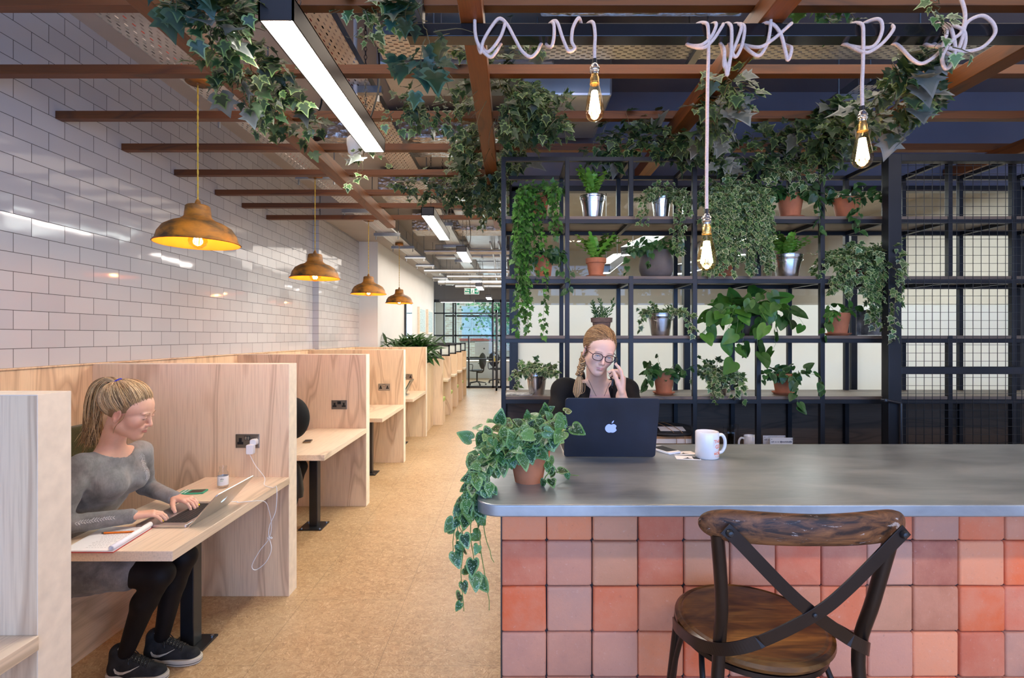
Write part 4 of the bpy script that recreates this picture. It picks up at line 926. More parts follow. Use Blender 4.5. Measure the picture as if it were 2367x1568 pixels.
def shelf_plant(name, label, px, row, pot, wpx, hpx, plant, cat='potted plant', d=3.0, sauc=False, seed=1, **k):
    """pot standing on a shelf row; wpx, hpx = pot width and height in the photo"""
    rs = np.random.RandomState(seed); z = ZL[row]; sc = d/F; x = (px-HX)*sc; r = wpx*sc/2; h = hpx*sc
    t = thing(name, (x, d, z), label, cat, k.get('group'))
    zz = z
    if sauc: saucer(t, (x, d, z), r*.95); zz += .005
    make_pot(t, pot, (x, d, zz), r, h)
    top = Vector((x, d, zz+h-.012)); stems = []
    if plant == 'fern':               # stiff wavy strap fronds
        vs = MB(); col = G['fern'][0]
        for i in range(k.get('n', 12)):
            a = rs.uniform(0, 2*math.pi); L = k.get('size', .2)*rs.uniform(.6, 1.08); lean = rs.uniform(.12, .55)*k.get('spread', 1); w = .021*rs.uniform(.8, 1.25); m = 18
            dr = Vector((math.cos(a), math.sin(a)*.6, 0)); side = Vector((-math.sin(a+rs.uniform(-.8, .8)), math.cos(a), 0)).normalized(); pts = []
            cc = col[rs.randint(3)]; cc = tuple(q*rs.uniform(.8, 1.2) for q in cc)
            for j in range(m+1):
                u = j/m; c = top+dr*(lean*L*u+lean*L*.45*u*u)+Vector((0, 0, L*(u-.22*lean*u*u))); ww = w*(math.sin(math.pi*min(1, u*.92+.08))**.45); rip = .75*w*math.sin(j*2.1+i)
                n_ = dr.cross(side)
                pts += [c+side*ww+dr*rip, c+Vector((0, 0, -.002))+dr*.0, c-side*ww-dr*rip]
            fs = [f for j in range(m) for f in ((3*j, 3*j+1, 3*j+4, 3*j+3), (3*j+1, 3*j+2, 3*j+5, 3*j+4))]
            vs.add(pts, fs, 0, cc)
        vs.build('fronds', M['leaf'], t, smooth=80, colors=True)
        return t
    if plant == 'succulent':
        for i in range(11):
            a = rs.uniform(0, 6.28); stems.append(vine(rs, top+Vector((math.cos(a)*r*.5, math.sin(a)*r*.5, 0)), (math.cos(a)*.35, math.sin(a)*.2, 1), rs.uniform(.06, .13), .1, .15, 6))
        A = stems_leaves(rs, stems, .0045, .022, -.5, .003); i_, r_ = pal(rs, len(A[0]), G['dark'][0], [(.10, .2, .06)]); leaves_obj('leaves', t, M['leaf'], 'small', *A, i_, r_)
        stem_mesh(stems, .0025, t, 'greenstem'); return t
    kind, pk = k.get('leaf', 'ivy'), k.get('pal', 'varieg'); size = k.get('size', .03); n = k.get('n', 26); L0 = k.get('L', .14)
    for i in range(n):
        a = rs.uniform(0, 2*math.pi); el = rs.uniform(.3, 1.3)
        p0 = top+Vector((math.cos(a)*r*.6*rs.uniform(0, 1), math.sin(a)*r*.5, 0)); stems.append(vine(rs, p0, (math.cos(a), math.sin(a)*.55-.15, el*k.get('up', 1)), L0*rs.uniform(.5, 1.15), k.get('droop', 1.6), .3, 8))
    for (tx, ty, dd) in k.get('trail', []):      # trailing stems that end at given spots
        e = P(tx, ty, dd); m0 = top+Vector((max(-r, min(r, e.x-x)), -r*.6, .01)); mid = Vector((m0.x+(e.x-m0.x)*.65, dd, m0.z+(.02 if abs(e.x-x) > .05 else 0)-(m0.z-e.z)*.18))
        s = spline([top, m0, mid, mid.lerp(e, .5)+Vector((rs.normal(0, .012), rs.normal(0, .01), 0)), e], 5); stems.append([p+Vector((rs.normal(0, .003), 0, 0)) for p in s])
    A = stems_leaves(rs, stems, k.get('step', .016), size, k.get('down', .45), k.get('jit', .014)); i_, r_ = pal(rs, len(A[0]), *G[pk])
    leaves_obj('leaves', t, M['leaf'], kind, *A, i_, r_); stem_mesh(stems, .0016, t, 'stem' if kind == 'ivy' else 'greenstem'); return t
def tr(x0, x1, y0, y1, n, d=2.87, seed=0):
    r = random.Random(seed); return [(r.uniform(x0, x1), r.uniform(y0, y1), d-r.uniform(0, .06)) for _ in range(n)]
SPg = 'potted plants on the steel shelving'
def spl(*a, **k): return shelf_plant(*a, group=SPg, **k)
spl('potted_ivy', 'green ivy in tall terracotta pot, top left of the shelving, trailing over two shelves', 1248, 1, 'tall', 44, 58, 'ivy', seed=3, pal='green', n=26, L=.15, size=.028, step=.015,
    trail=tr(1183, 1222, 440, 640, 24, seed=1)+tr(1276, 1294, 440, 560, 8, seed=5)+tr(1190, 1222, 640, 780, 6, seed=2)+[(1225, 700, 2.85), (1210, 745, 2.85), (1190, 775, 2.85), (1240, 650, 2.86), (1255, 780, 2.85)]+[(1240, 560, 2.86), (1250, 600, 2.86), (1232, 540, 2.86)])
spl('potted_fern', 'upright wavy fern in tin bucket on the top shelf, left part', 1370, 1, 'bucket', 57, 56, 'fern', seed=5, n=26, size=.19, spread=1.0)
spl('potted_ivy', 'variegated ivy in small tin bucket on the top shelf, beside the dense ivy mass', 1529, 1, 'bucket', 44, 53, 'ivy', seed=6, n=28, L=.14, size=.026, trail=tr(1480, 1500, 490, 530, 3, seed=1)+tr(1560, 1600, 480, 600, 7, seed=8))
spl('potted_ivy', 'dense variegated ivy mass hanging behind the lowest bulb over two shelves', 1690, 1, 'terra', 55, 48, 'ivy', seed=7, n=80, L=.22, size=.030, step=.012, droop=1.2,
    trail=tr(1625, 1785, 510, 640, 60, seed=5)+tr(1630, 1790, 460, 560, 40, seed=6))
spl('potted_hoya', 'dark heart leaved plant in terracotta pot with saucer, top shelf, beneath hanging ivy', 1827, 1, 'terra_plain', 56, 55, 'heart', seed=8, sauc=True, leaf='heart', pal='dark', n=16, L=.16, size=.045, step=.03, trail=[(1773, 500, 2.88), (1885, 500, 2.87), (1895, 545, 2.87), (1780, 470, 2.87)])
spl('potted_hoya', 'heart leaved plant in plain terracotta pot, top shelf, next to the mesh gate', 1957, 1, 'terra_plain', 56, 49, 'heart', seed=9, leaf='heart', pal='dark', n=18, L=.16, size=.042, step=.028, trail=[(1988, 545, 2.87), (2030, 470, 2.87), (1975, 510, 2.87)])
spl('potted_hoya', 'leafy plant in terracotta pot, second shelf, under the trailing green ivy', 1257, 2, 'terra_plain', 46, 50, 'heart', seed=10, leaf='heart', pal='dark', n=18, L=.12, size=.042, step=.028, trail=[(1312, 680, 2.87), (1300, 640, 2.87), (1305, 600, 2.87)])
spl('potted_fern', 'wavy fern in rimmed terracotta pot with saucer, second shelf', 1378, 2, 'terra', 44, 43, 'fern', seed=11, sauc=True, n=28, size=.175, spread=1.6)
spl('potted_vine', 'round grey concrete pot with drooping dark vine, second shelf', 1517, 2, 'round', 78, 64, 'heart', seed=12, leaf='heart', pal='dark', n=18, L=.16, size=.036, step=.028, d=3.02, trail=[(1446, 632, 2.9), (1500, 620, 2.87), (1452, 600, 2.88)])
spl('potted_hoya', 'terracotta pot with saucer behind the lowest bulb, second shelf', 1672, 2, 'terra_plain', 48, 52, 'heart', seed=13, sauc=True, leaf='heart', pal='dark', n=12, L=.11, size=.04, step=.03, d=3.05)
spl('potted_fern', 'bushy fern in tin bucket on the second shelf, right part', 1820, 2, 'bucket', 66, 53, 'fern', seed=14, n=34, size=.165, spread=1.8)
spl('potted_ivy', 'large variegated ivy in red pot, spilling past the mesh gate post', 1985, 2, 'red', 66, 40, 'ivy', seed=15, n=80, L=.20, size=.034, step=.013, up=1.0,
    trail=tr(1920, 2070, 640, 690, 26, seed=3)+tr(2010, 2075, 690, 775, 22, seed=4, d=2.86)+[(2068, 790, 2.74), (2085, 690, 2.74), (1890, 640, 2.87)])
spl('potted_succulent', 'small upright succulent in brown clay pot, just above the seated woman', 1391, 3, 'clay', 46, 41, 'succulent', seed=16)
spl('potted_ivy', 'ivy in tin bucket on the third shelf, right of the succulent', 1527, 3, 'bucket', 59, 51, 'ivy', seed=17, n=22, L=.10, size=.028, pal='varieg', trail=[(1475, 765, 2.88), (1595, 770, 2.87), (1585, 750, 2.87), (1605, 775, 2.86), (1480, 740, 2.88)])
spl('potted_pothos', 'big leaved pothos in round concrete pot spreading over the third shelf', 1740, 3, 'round', 82, 60, 'heart', seed=18, leaf='heart', pal='green', n=24, L=.24, size=.088, step=.055, d=2.99, up=1.1, droop=1.8,
    trail=[(1625, 780, 2.86), (1660, 740, 2.86), (1720, 820, 2.85), (1790, 810, 2.85), (1700, 860, 2.85), (1830, 760, 2.85), (1760, 830, 2.85), (1672, 790, 2.86)])
spl('potted_hoya', 'terracotta pot with saucer beside the small plant photo card, third shelf', 1936, 3, 'terra_plain', 54, 50, 'heart', seed=19, sauc=True, leaf='heart', pal='green', n=10, L=.09, size=.042, step=.03, trail=[(1915, 760, 2.87), (1905, 780, 2.87)])
spl('potted_ivy', 'variegated ivy in dark tin bucket, lowest visible shelf, far left', 1241, 4, 'bucket', 50, 50, 'ivy', seed=20, n=34, L=.13, size=.028, trail=[(1186, 880, 2.88), (1195, 900, 2.87), (1287, 890, 2.87)])
spl('potted_hoya', 'terracotta pot with saucer and drooping stems, lowest visible shelf, right of the woman', 1535, 4, 'terra_plain', 48, 49, 'heart', seed=21, sauc=True, leaf='heart', pal='dark', n=12, L=.13, size=.044, step=.028, trail=[(1483, 912, 2.87), (1490, 880, 2.87), (1500, 895, 2.87), (1595, 850, 2.87)])
spl('potted_ivy', 'variegated ivy hiding its tin bucket, lowest visible shelf, beneath the pothos', 1660, 4, 'bucket', 50, 46, 'ivy', seed=22, n=34, L=.13, size=.032, trail=[(1660, 935, 2.86), (1700, 920, 2.86), (1715, 925, 2.85), (1650, 900, 2.87), (1690, 905, 2.86), (1668, 915, 2.86), (1655, 925, 2.86)])
spl('potted_hoya', 'terracotta pot with saucer and long side stems, lowest visible shelf, right of the ivy buckets', 1811, 4, 'terra_plain', 47, 46, 'heart', seed=23, sauc=True, leaf='heart', pal='dark', n=10, L=.12, size=.045, step=.03, trail=[(1843, 945, 2.86), (1905, 905, 2.86), (1860, 850, 2.87), (1762, 880, 2.87), (1838, 920, 2.86)])
# ------------------------------------------------------------------ ivy on the pergola
def garland(label, path, rad, n, size, seed, pk='silk', big=0, step=.02, hang=.10, name='ivy_garland', d0=None):
    """path: world points along the beam; a cloud of short twigs around it"""
    rs = np.random.RandomState(seed); s = spline(path, 10); c = s[len(s)//2]
    t = thing(name, (c.x, c.y, min(p.z for p in s)-.02), label, 'ivy', 'ivy wound on the pergola'); stems = []
    for i in range(n):
        p = s[rs.randint(len(s))]; a = rs.uniform(0, 6.28); q = p+Vector((math.cos(a)*rad*.5, rs.uniform(-.5, .5)*rad, math.sin(a)*rad*.5))
        stems.append(vine(rs, q, (math.cos(a), rs.uniform(-.6, .4), math.sin(a)*.6), hang*rs.uniform(.5, 1.6), 1.2, .4, 7))
    A = stems_leaves(rs, stems, step, size, .5, .02)
    k = ~((A[0][:, 0] > -.25) & (A[0][:, 0] < -.05) & (A[0][:, 2] < 2.86) & (A[0][:, 1] < 3.3)); A = [a[k] for a in A]      # the joist itself stays bare underneath
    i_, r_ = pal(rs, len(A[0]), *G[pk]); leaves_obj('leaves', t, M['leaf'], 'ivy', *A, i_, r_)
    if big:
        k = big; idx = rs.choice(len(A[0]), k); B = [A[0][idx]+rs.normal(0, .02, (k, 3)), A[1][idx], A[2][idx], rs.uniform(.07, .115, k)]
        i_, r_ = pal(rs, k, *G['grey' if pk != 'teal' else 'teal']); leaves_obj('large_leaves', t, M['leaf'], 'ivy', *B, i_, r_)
    stem_mesh(stems+[[p+Vector((rs.normal(0, .01), 0, rs.normal(0, .01))) for p in s]], .0022, t); return t
ZJ = 2.80
garland('ivy trailing along the left joist beside the large linear light', [P(470, 10, 1.62), P(520, 60, 1.75), P(590, 170, 2.05), P(640, 230, 2.3), P(700, 300, 2.75)], .09, 95, .050, 31, big=10, hang=.09)
garland('ivy thickly wrapped round the middle joist above the corridor edge', [P(1150, 175, 2.42), P(1170, 240, 2.70), P(1145, 310, 3.10), P(1130, 360, 3.5), P(1120, 410, 3.95), P(1140, 480, 4.9)], .19, 200, .052, 32, big=16, hang=.14, step=.018)
garland('ivy strand reaching right from the middle joist towards the first bulb', [P(1200, 250, 2.65), P(1250, 275, 2.6), P(1310, 262, 2.5)], .06, 34, .048, 33, hang=.09)
garland('ivy strand lying left of the middle joist over the corridor', [P(920, 250, 2.4), P(980, 245, 2.4), P(1050, 290, 2.5)], .05, 26, .042, 34, hang=.07)
garland('ivy strand over the corridor just beyond the farthest battens', [P(940, 425, 4.0), P(1010, 430, 4.0), P(1080, 440, 4.0), P(1110, 470, 4.1)], .07, 60, .048, 35, hang=.10)
garland('ivy lying along the top of the shelving, left half, with pale grey leaves', [P(1370, 330, 2.95), P(1440, 335, 2.95), P(1500, 310, 2.85), P(1560, 330, 2.9), P(1640, 345, 2.9), P(1700, 350, 2.9)], .09, 85, .052, 36, big=22, hang=.09)
garland('ivy climbing the third joist with big grey leaves, above the shelving', [P(1690, 180, 2.1), P(1655, 240, 2.35), P(1620, 290, 2.6), P(1590, 330, 2.9)], .08, 55, .055, 37, big=26, hang=.08)
garland('ivy along the top of the shelving, right half, beside the right bulb', [P(1720, 345, 2.9), P(1790, 345, 2.9), P(1860, 330, 2.85), P(1920, 300, 2.7), P(1950, 340, 2.8)], .10, 95, .052, 38, big=24, hang=.10)
garland('ivy climbing the fourth joist towards the top right corner', [P(1960, 300, 2.45), P(2030, 260, 2.2), P(2090, 220, 2.05), P(2150, 180, 1.95)], .08, 50, .055, 39, big=26, hang=.08)
garland('ivy hanging before the third row of the shelving under the top rail', [P(1760, 380, 2.87), P(1830, 385, 2.87), P(1870, 395, 2.87)], .06, 36, .040, 40, pk='varieg', hang=.09)
garland('large teal green ivy leaves hanging before the black rail, left end', [P(960, -5, 1.75), P(985, 60, 1.77), P(1000, 130, 1.79), P(1010, 165, 1.8)], .05, 12, .055, 41, pk='teal', big=14, hang=.09, step=.03)
garland('light green ivy sprig hanging at the top, right of the large linear light', [P(830, 0, 1.9), P(860, 25, 1.9), P(930, 5, 1.9), P(800, 90, 1.95)], .05, 22, .045, 42, pk='varieg', hang=.09, step=.028)
garland('single ivy sprig hanging over the tangled flex at top right', [P(2165, -5, 1.80), P(2170, 30, 1.80), P(2180, 70, 1.80), P(2192, 110, 1.80)], .02, 7, .038, 43, pk='varieg', hang=.05, step=.03)
garland('big blue green ivy leaves at the top edge, above the left joist', [P(385, -10, 1.58), P(420, 10, 1.6), P(470, 20, 1.6)], .05, 9, .05, 44, pk='teal', big=12, hang=.07, step=.03)
garland('dark ivy clump at the top edge, right of the third joist', [P(1880, -10, 1.95), P(1910, 20, 1.97), P(1930, 10, 1.98)], .05, 16, .05, 45, pk='dark', hang=.08, step=.03)
garland('thin ivy sprig with a white tip hanging beside the end of the large linear light', [P(840, 340, 2.9), P(838, 380, 2.9), P(812, 420, 2.92)], .03, 9, .042, 46, pk='varieg', big=2, hang=.06, step=.03)
# ------------------------------------------------------------------ satin pothos on the counter corner
rs = np.random.RandomState(77); pc = Vector((.052, 1.565, ZC)); t = thing('potted_pothos', pc, 'silver spotted pothos in terracotta pot cascading over the counter corner', 'potted plant')
MB().lathe(pot_prof(.043, .062, .098, True, .004), pc, 48).build('pot', M['terra'], t, smooth=35)
MB().lathe([(0, .06), (.050, .06), (.053, .108), (.050, .109), (.048, .095), (0, .095)], pc, 40).build('inner_pot', M['blackplastic'], t, smooth=35)
stems = []
for i in range(34):
    a = rs.uniform(0, 6.28); stems.append(vine(rs, pc+Vector((math.cos(a)*.03, math.sin(a)*.03, .095)), (math.cos(a)*1.0-.50, math.sin(a)*.8-.15, rs.uniform(.5, 1.6)), rs.uniform(.08, .17), 1.5, .25, 8))
for (px, py, d, n) in ((1095, 1100, 1.50, 3), (1065, 1180, 1.44, 3), (1060, 1250, 1.42, 2), (1085, 1415, 1.41, 1), (1130, 1400, 1.41, 1), (1050, 1300, 1.42, 1), (1140, 1290, 1.42, 1), (1110, 1160, 1.44, 2), (1345, 1072, 1.58, 1), (1290, 1070, 1.50, 1), (1100, 1340, 1.41, 1), (1090, 1210, 1.40, 2)):
    for j in range(n):
        e = P(px+rs.normal(0, 7), py+rs.normal(0, 10), d); s0 = pc+Vector((-.02, -.01, .10))
        if px > 1200: pts = [pc+Vector((.02, 0, .10)), pc+Vector((.07, -.02, .06)), Vector((e.x*.6+pc.x*.4, e.y, ZC+.02)), Vector((e.x, e.y, ZC+.012))]
        else: pts = [s0, pc+Vector((-.09, -.04, .10)), Vector((-.105, d+.02, ZC+.045)), Vector(((-.115+e.x)/2-.01, d, ZC-.04)), e] if py > 1150 else [s0, pc+Vector((-.07, -.05, .09)), e]
        s = spline(pts, 7); stems.append([p+Vector((rs.normal(0, .002), rs.normal(0, .002), 0)) for p in s])
A = stems_leaves(rs, stems[:34], .018, .043, .35, .012, sv=.3); long_ = stems_leaves(rs, stems[34:], .034, .037, .5, .010, sv=.35)
A = [np.concatenate([a, b]) for a, b in zip(A, long_)]
A[0][:, 2] = np.where((A[0][:, 0] > -.09) & (A[0][:, 2] < ZC+.02), ZC+.02+rs.uniform(0, .02, len(A[0])), A[0][:, 2])
i_, r_ = pal(rs, len(A[0]), [(.025, .095, .020), (.045, .15, .03), (.018, .065, .018), (.09, .22, .06)], [(.12, .26, .06), (.20, .36, .12)], .2)
leaves_obj('leaves', t, M['satinleaf'], 'oval', *A, i_, r_, tpl=template('heart', .35, .12)); stem_mesh(stems, .0026, t, 'greenstem')
# floor plant in the aisle planter
rs = np.random.RandomState(5); t = thing('dracaena', (-1.75, 8.58, 1.17), 'bushy dark green plant rising behind the last tall booth panel', 'plant')
stems = []; n = 520; a = rs.uniform(0, 6.28, n); el = rs.uniform(-.35, 1.2, n); Dd = np.stack([np.cos(a)*.8, np.sin(a)*.6, el], 1); base = np.array([-1.72, 8.58, 1.25])+np.stack([rs.normal(0, .16, n), rs.normal(0, .10, n), rs.uniform(0, .22, n)], 1)
i_, r_ = pal(rs, n, [(.015, .06, .008), (.03, .10, .015), (.02, .075, .01)], None)
leaves_obj('leaves', t, M['leaf'], 'lance', base, Dd, np.tile(np.array([[0, -.5, 1.0]]), (n, 1)), rs.uniform(.20, .34, n), i_, r_, tpl=template('lance', .55, .3))
b = MB()
for i in range(7): b.tube([(-1.8+rs.uniform(-.1, .1), 8.55+rs.uniform(-.1, .1), 1.16), (-1.8+rs.uniform(-.25, .25), 8.55+rs.uniform(-.15, .15), 1.45)], .01, 6)
b.build('stems', M['stem'], t)
# tree in the yard
rs = np.random.RandomState(9); t = thing('tree', (.9, 22.5, 0), 'young leafy tree outside the far windows', 'tree')
b = MB(); b.tube(spline([(.9, 22.5, 0), (.7, 22.4, 1.5), (.2, 22.4, 2.6), (-.6, 22.3, 3.6)], 5), [.07]*16, 8); b.tube([(.6, 22.4, 1.8), (1.2, 22.5, 3.5)], .03, 6); b.tube([(.3, 22.4, 2.4), (-.9, 22.3, 2.6)], .02, 6); b.build('trunk', M['stem'], t, smooth=60)
n = 1500; Pp = np.array([.0, 22.4, 3.0])+rs.normal(0, 1, (n, 3))*np.array([.9, .5, .75]); i_, r_ = pal(rs, n, [(.10, .30, .14), (.18, .42, .18)], None)
leaves_obj('foliage', t, M['leaf'], 'oval', Pp, rs.normal(0, 1, (n, 3)), rs.normal(0, 1, (n, 3)), rs.uniform(.1, .2, n), i_, r_)
# ------------------------------------------------------------------ people: implicit surfaces meshed into one continuous skin
class Field:
    """signed distance grid; limbs and features are blended smoothly and meshed with surface nets"""
    def __init__(s, lo, hi, h):
        s.lo = np.array(lo, float); s.h = h; s.n = np.ceil((np.array(hi)-s.lo)/h).astype(int)+1
        s.ax = [s.lo[i]+h*np.arange(s.n[i]) for i in range(3)]; s.d = np.full(s.n, .2, np.float32); s.T = Matrix.Identity(4); s.sc = 1.0
    def tp(s, p): return np.array(s.T @ Vector(p))
    def crop(s, lo, hi):
        a = [max(0, int((lo[i]-s.lo[i])/s.h)) for i in range(3)]; b = [min(s.n[i], int((hi[i]-s.lo[i])/s.h)+2) for i in range(3)]
        if any(b[i] <= a[i] for i in range(3)): return None, None
        sl = tuple(slice(a[i], b[i]) for i in range(3))
        g = np.stack(np.meshgrid(*[s.ax[i][sl[i]] for i in range(3)], indexing='ij'), -1); return sl, g
    def comb(s, sl, v, k, mode):
        d = s.d[sl]
        if mode == 'sub':
            h = np.clip(.5-.5*(d+v)/k, 0, 1); s.d[sl] = d*(1-h)-v*h+k*h*(1-h)
        else:
            h = np.clip(.5+.5*(v-d)/k, 0, 1); s.d[sl] = v*(1-h)+d*h-k*h*(1-h)
    def cap(s, a, b, ra, rb=None, k=.01, mode='add'):
        rb = ra if rb is None else rb; a, b = s.tp(a), s.tp(b); ra *= s.sc; rb *= s.sc; m = max(ra, rb)+k+.02
        sl, g = s.crop(np.minimum(a, b)-m, np.maximum(a, b)+m)
        if sl is None: return s
        ab = b-a; t = np.clip(((g-a)@ab)/max(ab@ab, 1e-9), 0, 1); v = np.linalg.norm(g-a-t[..., None]*ab, axis=-1)-(ra+(rb-ra)*t); s.comb(sl, v, k, mode); return s
    def ell(s, c, r, R=None, k=.01, mode='add'):
        c = s.tp(c); r = np.array(r)*s.sc; m = r.max()+k+.02; sl, g = s.crop(c-m, c+m)
        if sl is None: return s
        RR = np.array((s.T.to_3x3() @ (R or Matrix.Identity(3)))); RR = RR/np.linalg.norm(RR, axis=0)
        q = (g-c)@RR; k0 = np.linalg.norm(q/r, axis=-1); k1 = np.linalg.norm(q/(r*r), axis=-1); v = k0*(k0-1)/np.maximum(k1, 1e-6); s.comb(sl, v, k, mode); return s
    def sample(s, p):
        i = [int(round((p[j]-s.lo[j])/s.h)) for j in range(3)]
        f = [(p[j]-s.lo[j])/s.h for j in range(3)]; i = [min(max(int(f[j]), 0), s.n[j]-2) for j in range(3)]; t = [f[j]-i[j] for j in range(3)]
        v = 0
        for a in (0, 1):
            for b in (0, 1):
                for c in (0, 1): v += s.d[i[0]+a, i[1]+b, i[2]+c]*(t[0] if a else 1-t[0])*(t[1] if b else 1-t[1])*(t[2] if c else 1-t[2])
        return v
    def project(s, p, d, far=.25, step=.0008):
        """march from p along d until the surface"""
        p = Vector(p); d = Vector(d).normalized(); t = 0
        while t < far:
            if s.sample(p+d*t) < 0: return p+d*t
            t += step
        return None
    def mesh(s):
        d = s.d; ins = d < 0; n = s.n; acc = np.zeros((n[0]-1, n[1]-1, n[2]-1, 3)); cnt = np.zeros((n[0]-1, n[1]-1, n[2]-1))
        I = np.indices((n[0]-1, n[1]-1, n[2]-1)).transpose(1, 2, 3, 0)
        def cell(a): return d[a[0]:n[0]-1+a[0], a[1]:n[1]-1+a[1], a[2]:n[2]-1+a[2]]
        C = [(i, j, k) for i in (0, 1) for j in (0, 1) for k in (0, 1)]
        for a in C:
            for ax in range(3):
                if a[ax]: continue
                b = list(a); b[ax] = 1; va, vb = cell(a), cell(tuple(b)); m = (va < 0) != (vb < 0); t = np.where(m, va/np.where(m, va-vb, 1), 0)
                off = np.zeros(acc.shape); off[..., :] = a; off[..., ax] += t; acc += np.where(m[..., None], off, 0); cnt += m
        act = cnt > 0; idx = -np.ones(cnt.shape, int); idx[act] = np.arange(act.sum()); V = (I[act]+acc[act]/cnt[act][:, None])*s.h+s.lo; Fs = []
        for ax in range(3):
            o = [0, 1, 2]; o.remove(ax); u, w = o
            if ax == 1: u, w = w, u
            A = [slice(1, n[i]-1) for i in range(3)]; A[ax] = slice(0, n[ax]-1); B = list(A); B[ax] = slice(1, n[ax])
            ia, ib = ins[tuple(A)], ins[tuple(B)]
            for flip, m in ((0, ia & ~ib), (1, ~ia & ib)):
                w_ = np.argwhere(m); w_[:, u] += 1; w_[:, w] += 1
                if len(w_) == 0: continue
                q = []
                for du, dw in ((0, 0), (-1, 0), (-1, -1), (0, -1)):
                    c = w_.copy(); c[:, u] += du; c[:, w] += dw; q.append(idx[c[:, 0], c[:, 1], c[:, 2]])
                q = np.stack(q, 1); Fs.append(q if flip else q[:, ::-1])
        return V, np.concatenate(Fs)
def sdf_obj(name, parts, mat, parent, color=None, smooth_it=2):
    """join meshed fields into one object; color(V)->(n,3) vertex colours"""
    Vs, Fs, n = [], [], 0
    for f in parts:
        V, Q = f.mesh(); Vs.append(V); Fs.append(Q+n); n += len(V)
    V = np.concatenate(Vs); Q = np.concatenate(Fs); Q = Q[(Q >= 0).all(1)]
    for _ in range(smooth_it):              # light Laplacian pass
        a = np.zeros_like(V); c = np.zeros(len(V))
        for i, j in ((0, 1), (1, 2), (2, 3), (3, 0)):
            np.add.at(a, Q[:, i], V[Q[:, j]]); np.add.at(c, Q[:, i], 1); np.add.at(a, Q[:, j], V[Q[:, i]]); np.add.at(c, Q[:, j], 1)
        V = V*.5+.5*a/np.maximum(c, 1)[:, None]
    me = bpy.data.meshes.new(name); o = np.array(ORG[parent.name]) if parent is not None else V.mean(0)*0
    me.vertices.add(len(V)); me.vertices.foreach_set('co', (V-o).ravel()); me.loops.add(Q.size); me.loops.foreach_set('vertex_index', Q.ravel().astype(np.int32))
    me.polygons.add(len(Q)); me.polygons.foreach_set('loop_start', (np.arange(len(Q))*4).astype(np.int32)); me.polygons.foreach_set('loop_total', np.full(len(Q), 4, np.int32)); me.update()
    if color is not None:
        c = color(V); ca = me.color_attributes.new('Col', 'FLOAT_COLOR', 'POINT'); ca.data.foreach_set('color', np.concatenate([c, np.ones((len(c), 1))], 1).astype(np.float32).ravel())
    me.polygons.foreach_set('use_smooth', [True]*len(me.polygons)); me.validate(); return link_mesh(name, me, mat, parent, Vector(o))
def frame(f, up, c, sc=1.0):
    """head frame: x = subject's right, y = forward, z = up"""
    f = Vector(f).normalized(); x = f.cross(Vector(up)).normalized(); u = x.cross(f); m = Matrix((x, f, u)).transposed().to_4x4()
    m = Matrix.Translation(Vector(c)) @ m @ Matrix.Diagonal((sc, sc, sc, 1)); return m
EX, EY, EZ = .0305, .0755, .006
def head(F_, T, sc, lid=.0045, gap=-.002):
    F_.T = T; F_.sc = sc
    F_.ell((0, -.022, .038), (.074, .092, .082), k=.01)                 # skull
    F_.ell((0, .030, .030), (.060, .056, .060), k=.03)                   # forehead
    F_.ell((0, .028, -.030), (.054, .056, .066), k=.02)                  # mid face
    F_.cap((-.040, .005, -.060), (-.010, .062, -.088), .020, .017, k=.03); F_.cap((.040, .005, -.060), (.010, .062, -.088), .020, .017, k=.03)   # jaw
    F_.ell((0, .068, -.092), (.016, .014, .013), k=.02)                  # chin
    F_.ell((0, .045, -.060), (.036, .040, .034), k=.02)
    for s in (-1, 1):
        F_.ell((s*.040, .052, -.026), (.020, .022, .022), k=.022)        # cheek
        F_.ell((s*.033, .064, -.012), (.019, .016, .020), k=.02); F_.ell((s*.026, .080, .022), (.020, .008, .007), k=.012)         # brow
        F_.ell((s*EX, .0975, .005), (.0145, .0080, .0085), k=.009, mode='sub')   # socket
        F_.ell((s*EX, EY, EZ-.003), (.0150, .0142, .0122), k=.005)       # lids
    F_.cap((0, .083, .012), (0, .1005, -.024), .0066, .0086, k=.012)     # nose
    F_.ell((0, .1015, -.029), (.0092, .0085, .0078), k=.006)
    for s in (-1, 1):
        F_.ell((s*.0100, .0925, -.0315), (.0062, .0078, .0058), k=.005); F_.ell((s*.0052, .0985, -.0375), (.0026, .0035, .0022), k=.002, mode='sub')
    F_.ell((0, .082, -.048), (.024, .012, .016), k=.012)                 # muzzle
    F_.ell((0, .0955, -.044), (.003, .004, .006), k=.004, mode='sub')    # philtrum
    for s in (-1, 1):
        F_.cap((s*.0035, .0945, -.0535), (s*.0200, .0835, -.0570), .0034, .0016, k=.004)
        F_.cap((0, .0935, -.0635), (s*.0170, .0845, -.0600), .0044, .0018, k=.005)
        F_.cap((0, .1000, -.0580), (s*.0205, .0880, -.0582), .0014, .0010, k=.002, mode='sub')
    F_.ell((0, .092, -.0765), (.014, .006, .004), k=.008, mode='sub')
    for s in (-1, 1):       # eye openings and ears
        F_.ell((s*EX, .094, EZ+gap), (.0125, .0160, lid), k=.0015, mode='sub')
        ex = s*.0735; F_.ell((ex, -.006, -.008), (.006, .018, .029), R=rotm(-12, 0, -s*18), k=.004)
        F_.ell((ex+s*.006, -.002, -.006), (.0045, .010, .018), R=rotm(-12, 0, -s*18), k=.003, mode='sub'); F_.ell((ex+s*.003, -.004, -.032), (.004, .007, .008), k=.004)
    F_.T = Matrix.Identity(4); F_.sc = 1
